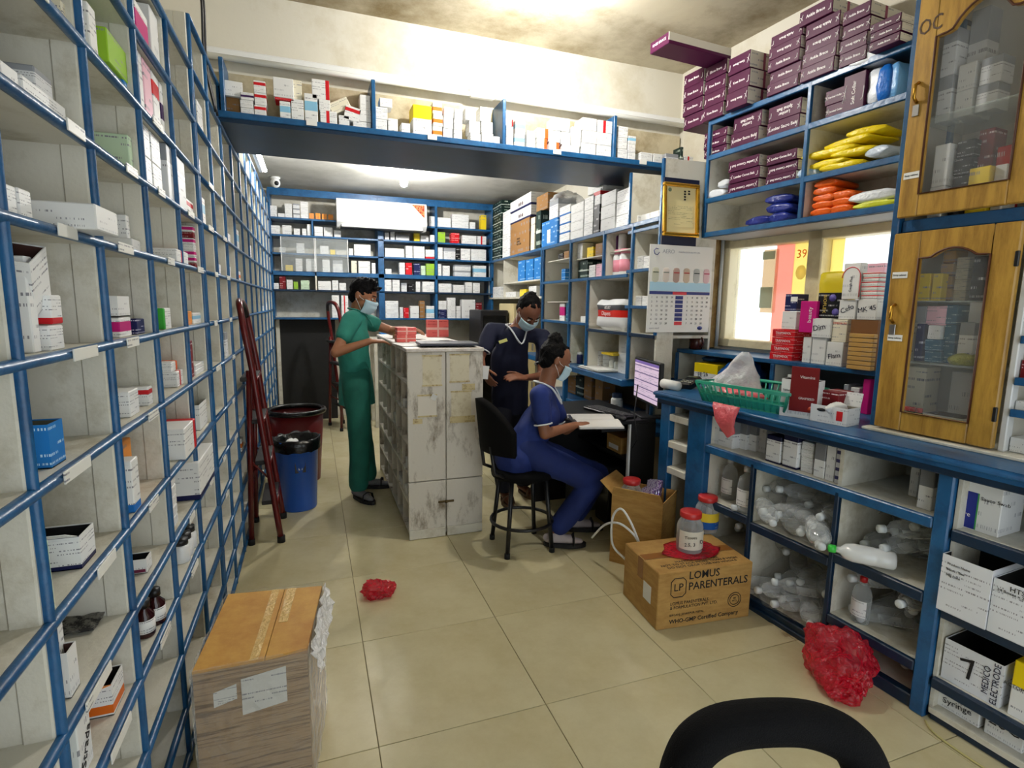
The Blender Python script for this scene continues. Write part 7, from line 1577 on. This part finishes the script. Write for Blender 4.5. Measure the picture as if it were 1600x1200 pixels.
def person(label, J, skin, topm, legm, hairf, kh=1.0, fem=False, sleeve=.55, hem=.10, shoes=None, socks=None, tw=1.0, trim=None, hemcut=None, cuff=None):
    V_ = {k_: Vector(v_) for k_, v_ in J.items() if k_ not in ('face',)}
    t = thing('person', label, 'person', (V_['pel'].x, V_['pel'].y, 0)); base = Vector((V_['pel'].x, V_['pel'].y, 0))
    for k_ in V_:
        if not k_.endswith(('dir', 'nrm')): V_[k_] = V_[k_]-base
    f = Vector(J['face']); lat = (V_['shR']-V_['shL']).normalized(); hlat = (V_['hipR']-V_['hipL']).normalized()
    b = MB(); head(b, V_['head'], f, kh)
    fz_, sz_, uz_ = basis(f)
    b.limb(V_['neck']-Vector((0, 0, .03)), V_['head']-uz_*.05*kh-fz_*.012, .056*kh, .050*kh)
    b.limb(V_['neck']-Vector((0, 0, .03)), V_['chest'], .085*tw, .125*tw, side=lat, k=.62); b.limb(V_['chest'], V_['pel'], .125*tw, .12*tw, side=lat, k=.66)
    b.limb(V_['shL'], V_['shR'], .052*tw, .052*tw)
    for q in 'LR':
        b.limb(V_['sh'+q], V_['el'+q], .044*tw, .035*tw); b.limb(V_['el'+q], V_['wr'+q], .037*tw, .024*tw); hand(b, V_['wr'+q], J['h%sdir' % q], J['h%snrm' % q], J.get('curl'+q, .5) if isinstance(J.get('curl'+q, .5), float) else .5, .95, 1 if q == 'R' else -1)
        b.limb(V_['pel']+hlat*(.05 if q == 'R' else -.05), V_['hip'+q], .09*tw, .082*tw); b.limb(V_['hip'+q], V_['kn'+q], .078*tw, .052*tw); b.limb(V_['kn'+q], V_['an'+q], .052*tw, .034*tw)
        td = Vector(J['toe%sdir' % q]).normalized(); a_ = V_['an'+q]; b.limb(a_-td*.04+Vector((0, 0, -.045)), a_+td*.09+Vector((0, 0, -.052)), .034, .03, side=td.cross(Vector((0, 0, 1))), k=.72); b.limb(a_+td*.08+Vector((0, 0, -.055)), a_+td*.15+Vector((0, 0, -.062)), .034, .022, side=td.cross(Vector((0, 0, 1))), k=.55)
    me = remeshed(b, 'body', .0058, 5); link('body', me, skin, t)
    face_parts(t, V_['head'], f, kh); mask(t, V_['head'], f, kh)
    # hair
    hb = MB(); hairf(hb, V_['head'], fz_, sz_, uz_, kh); link('hair', remeshed(hb, 'hair', .006, 3, wr=(.006, 38, (1, 1, 1))), HAIR, t)
    # top
    g = MB(); ch, pe, ne = V_['chest'], V_['pel'], V_['neck']; dn = (pe-ch).normalized()
    g.limb(ne-Vector((0, 0, .055)), ch, .105*tw, .158*tw, 20, side=lat, k=.66); g.limb(ch, pe, .158*tw, .155*tw, 20, side=lat, k=.74)
    if hem > 0: g.limb(pe, pe+dn*hem, .155*tw, .178*tw, 20, side=hlat, k=.78)
    g.limb(V_['shL'], V_['shR'], .064*tw, .064*tw)
    for q in 'LR':
        e_ = V_['sh'+q].lerp(V_['el'+q], sleeve); g.limb(V_['sh'+q], e_, .068*tw, .060*tw)
    top = link('tunic', remeshed(g, 'tunic', .010, 6, wr=(.009, 9, (1, 1, .55)), cut=hemcut), topm, t)
    if trim:
        for q in 'LR':
            e_ = V_['sh'+q].lerp(V_['el'+q], sleeve); ax = V_['el'+q]-V_['sh'+q]; ring(e_+ax.normalized()*.028, ax, .056*tw, .0045).build('white_piping', trim, top)
    cf = (fz_-Vector((0, 0, fz_.z))).normalized(); cf = (lat.cross(Vector((0, 0, 1)))); cf = cf if cf.dot(fz_) > 0 else -cf
    nk = V_['neck']; vp = [nk+lat*.075+Vector((0, 0, .012)), nk+lat*.055+cf*.055-Vector((0, 0, .02)), nk+cf*.100-Vector((0, 0, .105)), nk-lat*.055+cf*.055-Vector((0, 0, .02)), nk-lat*.075+Vector((0, 0, .012)), nk-cf*.07+Vector((0, 0, .022))]
    MB().tube(catmull(vp+[vp[0]], 4), .006, 6).build('collar', trim or topm, top)
    # trousers
    g = MB()
    for q in 'LR':
        g.limb(V_['pel']+hlat*(.05 if q == 'R' else -.05), V_['hip'+q], .115*tw, .105*tw, 18); g.limb(V_['hip'+q], V_['kn'+q], .104*tw, .082*tw, 18); g.limb(V_['kn'+q], V_['kn'+q].lerp(V_['an'+q], .97 if cuff else .90), .080*tw, .074*tw, 18)
    link('trousers', remeshed(g, 'trousers', .010, 6, wr=(.008, 8, (1, 1, .6)), cut=cuff), legm, t)
    # footwear
    for q in 'LR':
        td = Vector(J['toe%sdir' % q]).normalized(); a_ = V_['an'+q]; zf_ = a_.z-.093; sdir = td.cross(Vector((0, 0, 1))); rot = Matrix((td, -sdir, Vector((0, 0, 1)))).transposed(); c = a_+td*.06; c.z = zf_+.012
        n_ = 18; poly = [(.13*math.cos(2*math.pi*i/n_)+.0, (.047 if math.cos(2*math.pi*i/n_) > 0 else .038)*math.sin(2*math.pi*i/n_)) for i in range(n_)]
        so_ = MB().prism(poly, -.012, .012); so_.v = [tuple(rot @ Vector(p)+c) for p in so_.v]; sh = so_.build('sandal', shoes or BLACK, t)
        st_ = MB().tube([rot @ Vector(p)+c for p in ((.05, -.046, .004), (.05, -.036, .05), (.045, 0, .064), (.05, .036, .05), (.05, .046, .004))], .012, 8, flat=.4); st_.build('strap', shoes or BLACK, sh)
        if socks:
            g = MB(); g.limb(a_-td*.04+Vector((0, 0, -.044)), a_+td*.09+Vector((0, 0, -.050)), .037, .034, side=sdir, k=.76); g.limb(a_+td*.08+Vector((0, 0, -.053)), a_+td*.15+Vector((0, 0, -.060)), .036, .024, side=sdir, k=.6); g.limb(a_+Vector((0, 0, -.04)), a_+(V_['kn'+q]-a_).normalized()*.07, .037, .037)
            link('sock', remeshed(g, 'sock', .007, 3), socks, t)
    return t, base
def hair_man(b, c, f, s, u, k):
    rot = Matrix((s, f, u)).transposed(); b.ball(c+u*.036*k-f*.012*k, (.080*k, .094*k, .090*k), 20, 14, rot); b.ball(c-f*.045*k-u*.02*k, (.066*k, .052*k, .06*k), 16, 10, rot)
    for i in range(26):
        a = i*2.4; r = .2+.75*(i/26); p = c+u*.10*k+s*math.cos(a)*.055*r*k+f*(math.sin(a)*.07*r-.0)*k; b.limb(p-u*.02*k, p+u*(.030-.010*r)*k+f*.022*k, .016*k, .006*k, 8)
    for i in range(5): p = c+f*.078*k+u*.075*k+s*(i-2)*.022*k; b.limb(p, p+f*.024*k+u*.02*k, .015*k, .006*k, 8)
def hair_tied(bun):
    def fn(b, c, f, s, u, k):
        rot = Matrix((s, f, u)).transposed(); b.ball(c+u*.032*k-f*.028*k, (.080*k, .090*k, .092*k), 20, 14, rot); b.ball(c-f*.055*k-u*.015*k, (.068*k, .050*k, .065*k), 16, 10, rot)
        for sg in (-1, 1): b.limb(c+f*.040*k+u*.092*k+s*sg*.014*k, c+s*sg*.071*k-f*.004*k+u*.036*k, .016*k, .012*k, 10)
        q = c+f*bun[0]*k+u*bun[1]*k; b.ball(q, (bun[2]*k, bun[2]*k, bun[2]*.85*k), 16, 12, rot)
        for i in range(6): a = i*1.05; b.limb(q+s*math.cos(a)*.02*k+u*math.sin(a)*.02*k, q+s*math.cos(a+1)*bun[2]*k+u*math.sin(a+1)*bun[2]*k, .014*k, .010*k, 8)
    return fn

# ---- man in green scrubs
J = dict(pel=(.285, 4.12, .93), chest=(.275, 4.10, 1.20), neck=(.315, 4.09, 1.385), head=P_y(567, 461, 4.06), face=(.86, -.34, -.34),
 shR=(.265, 3.945, 1.335), shL=(.315, 4.255, 1.335), elR=P_y(524, 551, 3.84), wrR=P_y(578, 533, 3.83), elL=P_y(612, 517, 4.22), wrL=P_y(634, 514, 4.05),
 hRdir=(.95, .15, -.02), hRnrm=(0, .1, -1), hLdir=(.8, -.55, -.05), hLnrm=(.3, -.2, -1), hipR=(.285, 4.03, .86), hipL=(.295, 4.22, .86), knR=(.30, 4.02, .47), knL=(.33, 4.24, .47), anR=(.285, 4.06, .094), anL=(.37, 4.30, .094), toeRdir=(.45, -.8, 0), toeLdir=(.95, -.25, 0))
GRN_ = mat('green_scrub_cotton', S(46, 142, 126), .8, grime=(S(34, 118, 104), .3, .6), gs=5, bump=.2, bscale=400)
man, mb0 = person('person in green scrubs and face mask standing beside the white island', J, SKIN('warm_skin', S(168, 112, 78)), GRN_, mat('dark_green_scrub_cotton', S(28, 112, 96), .8, grime=(S(20, 92, 78), .3, .6), gs=5), hair_man, 1.0, sleeve=.52, hem=.24, hemcut=.715, cuff=.075, shoes=mat('black_sandal', S(22, 22, 24), .6), socks=mat('grey_sock', S(120, 120, 124), .9), tw=.96)

# ---- woman in navy leaning over
J = dict(pel=P_y(797, 640, 3.74), chest=P_y(796, 556, 3.62), neck=P_y(806, 512, 3.53), head=P_y(826, 486, 3.46), face=(.12, -.62, -.72),
 shR=P_y(768, 516, 3.60), shL=P_y(848, 526, 3.62), elR=P_y(750, 560, 3.56), wrR=P_y(754, 574, 3.38), elL=P_y(846, 588, 3.50), wrL=P_y(822, 590, 3.34),
 hRdir=(.25, -.5, -.75), hRnrm=(.9, .2, 0), hLdir=(-.95, -.15, .12), hLnrm=(0, .5, -.9), hipR=P_y(783, 655, 3.72), hipL=P_y(815, 657, 3.76), knR=P_y(783, 716, 3.66), knL=P_y(815, 716, 3.70), anR=(0, 0, 0), anL=(0, 0, 0), toeRdir=(-.1, -1, 0), toeLdir=(.2, -1, 0))
a_ = P_z(786, 760, .094); J['anR'] = (a_.x, 3.70, .094); J['anL'] = (a_.x+.19, 3.80, .094)
NAVC = mat('navy_uniform_cotton', S(16, 22, 52), .8, bump=.2, bscale=400); PIPE = mat('white_piping', S(220, 224, 228), .6)
wm_, wb = person('person in navy uniform and face mask leaning over the seated colleague', J, SKIN('brown_skin', S(134, 84, 60)), NAVC, mat('navy_trouser_cotton', S(13, 16, 34), .85), hair_tied((-.06, .085, .045)), .94, fem=True, sleeve=.6, hem=.2, hemcut=.66, cuff=.075, shoes=mat('brown_sandal', S(92, 66, 44), .6), tw=.88, trim=PIPE)
nk = Vector(J['chest'])-wb; bd = MB().cbox((0, 0, 0), (.06, .004, .022), .001).build('name_badge', mat('yellow_embroidery', S(190, 190, 110), .6), wm_); bp2 = P_y(786, 533, 3.49)-wb; bd.location = bp2; bd.rotation_euler = (rad(-18), rad(-18), 0)
sl = MB().cbox((0, 0, 0), (.05, .002, .085), .0004).build('paper_slip', PAPER); sl.location = P_y(758, 582, 3.30); sl.rotation_euler = (0, rad(8), rad(10)); tag(sl, 'white paper slip held in the navy uniformed person\'s hand', 'paper')

# ---- seated woman in blue
J = dict(pel=(1.15, 2.94, .62), chest=P_y(846, 655, 2.94), neck=P_y(852, 602, 2.94), head=P_y(868, 562, 2.93), face=(.93, -.10, -.36),
 shR=P_y(842, 618, 2.80), shL=P_y(856, 614, 3.07), elR=P_y(851, 678, 2.76), wrR=P_y(900, 664, 2.80), elL=P_y(884, 672, 3.10), wrL=P_y(912, 655, 3.02),
 hRdir=(.98, .08, .0), hRnrm=(0, .1, -1), hLdir=(.9, -.35, -.1), hLnrm=(0, 0, -1), hipR=(1.20, 2.85, .585), hipL=(1.20, 3.03, .585), knR=P_y(926, 752, 2.84), knL=P_y(934, 742, 3.03), anR=P_y(868, 806, 2.86), anL=P_y(898, 812, 3.03), toeRdir=(.9, -.35, 0), toeLdir=(.95, -.25, 0))
for q in 'LR':
    v_ = Vector(J['an'+q]); v_.z = max(v_.z, .1); v_.z = .10; J['an'+q] = v_
BLC = mat('royal_blue_uniform_cotton', S(22, 48, 122), .8, grime=(S(16, 36, 98), .3, .6), gs=5, bump=.2, bscale=400)
sw, sb = person('person in royal blue uniform seated on the stool reading a register', J, SKIN('brown_skin_light', S(150, 98, 70)), BLC, mat('royal_blue_trouser_cotton', S(20, 42, 108), .8, grime=(S(14, 32, 88), .3, .6), gs=5), hair_tied((-.05, .115, .05)), .94, fem=True, sleeve=.62, hem=.06, shoes=mat('black_sandal', S(22, 22, 24)), socks=mat('pale_sock', S(186, 176, 178), .9), tw=.9, trim=PIPE)
# open register
bc_ = P_z(928, 655, .765); bok = thing('open_register', 'thick open register book under the seated person\'s hands', 'book', (bc_.x, bc_.y, .748), rad(-12)); bok.rotation_euler = (0, 0, rad(-14))
bkz = MB(); n = 12
for sg in (-1, 1):
    pg = MB(); prof = [(sg*.19*i/n, .012+.020*math.sin(math.pi*min(i/n*1.1+.05, 1))*(1-.3*i/n)) for i in range(n+1)]
    vs = [(y_, x_, z_) for x_, z_ in prof for y_ in (-.13, .13)]+[(y_, x_, 0) for x_, z_ in prof for y_ in (-.13, .13)]; m_ = 2*(n+1); fs = []
    for i in range(n): fs += [(2*i, 2*i+2, 2*i+3, 2*i+1), (m_+2*i, m_+2*i+1, m_+2*i+3, m_+2*i+2), (2*i, m_+2*i, m_+2*i+2, 2*i+2), (2*i+1, 2*i+3, m_+2*i+3, m_+2*i+1)]
    fs += [(2*n, m_+2*n, m_+2*n+1, 2*n+1)]; pg.add(vs, fs, 0, False); pg.build('page_block', carton_mat('register_pages', S(236, 234, 230), rows=0), bok)
MB().cbox((0, 0, -.001), (.27, .39, .003), .001).build('cover', mat('dark_cover', S(40, 36, 40), .5), bok)
# ================================================================ last: labels of look-alike cartons, and the smallest far cartons as one heap
allc = [o for o in COL.objects if o.name.startswith('medicine_carton')]
bpy.context.view_layer.update()
def area(o):
    xs = []; ys = []
    for c in o.bound_box:
        p = o.matrix_world @ Vector(c)
        if (p-CAM).dot(_fw) < .1: return 0
        q = proj(p); xs.append(min(max(q[0], 0), 1600)); ys.append(min(max(q[1], 0), 1200))
    return (max(xs)-min(xs))*(max(ys)-min(ys))
plainc = [o for o in allc if not o.children]
ar = {o.name: area(o) for o in plainc}
nkeep = 296-(len(allc)-len(plainc)); plainc.sort(key=lambda o: -ar[o.name]); rest = plainc[nkeep:]
if rest:
    vs, fs, mi, bx_, mats_ = [], [], [], [], []
    for o in rest:
        if ar[o.name] <= 0: continue
        me = o.data; off = len(vs); M = o.matrix_world; m_ = me.materials[0]
        if m_ not in mats_: mats_.append(m_)
        vs += [tuple(M @ v.co) for v in me.vertices]; at = me.attributes['box'].data; bx_ += [c for d in at for c in d.vector]
        for p in me.polygons: fs.append([off+i for i in p.vertices]); mi.append(mats_.index(m_))
    for o in rest: bpy.data.objects.remove(o)
    me = bpy.data.meshes.new('small_cartons'); me.from_pydata(vs, [], fs); me.polygons.foreach_set('material_index', mi)
    a = me.attributes.new('box', 'FLOAT_VECTOR', 'POINT'); a.data.foreach_set('vector', bx_)
    for m_ in mats_: me.materials.append(m_)
    o = bpy.data.objects.new('small_cartons', me); COL.objects.link(o); tag(o, 'many small far medicine cartons scattered over the shelves', 'cartons', kind='stuff')
# tell look-alikes apart by what they stand beside
left = [o for o in COL.objects if o.get('category') == 'carton' and o.name.startswith('medicine_carton')]
byl = {}
for o in left: byl.setdefault(o['label'], []).append(o)
words = lambda o: o['label'].split(' carton')[0]+' carton'
for lab, os_ in byl.items():
    if len(os_) < 2: continue
    cand = {}
    for o in os_:
        best = None; bd_ = .3
        for q in left:
            if q is o or q.get('group') != o.get('group') or words(q) == words(o) or 'label' not in q: continue
            dd = (q.matrix_world.translation-o.matrix_world.translation).length
            if dd < bd_: best, bd_ = q, dd
        cand[o.name] = words(best) if best is not None and len(words(best).split()) <= 4 else None
    for o in os_:
        w_ = cand[o.name]
        if w_ and len((lab+' beside '+w_).split())+1 <= 16 and list(cand.values()).count(w_) == 1: o['label'] = lab+', beside the '+w_
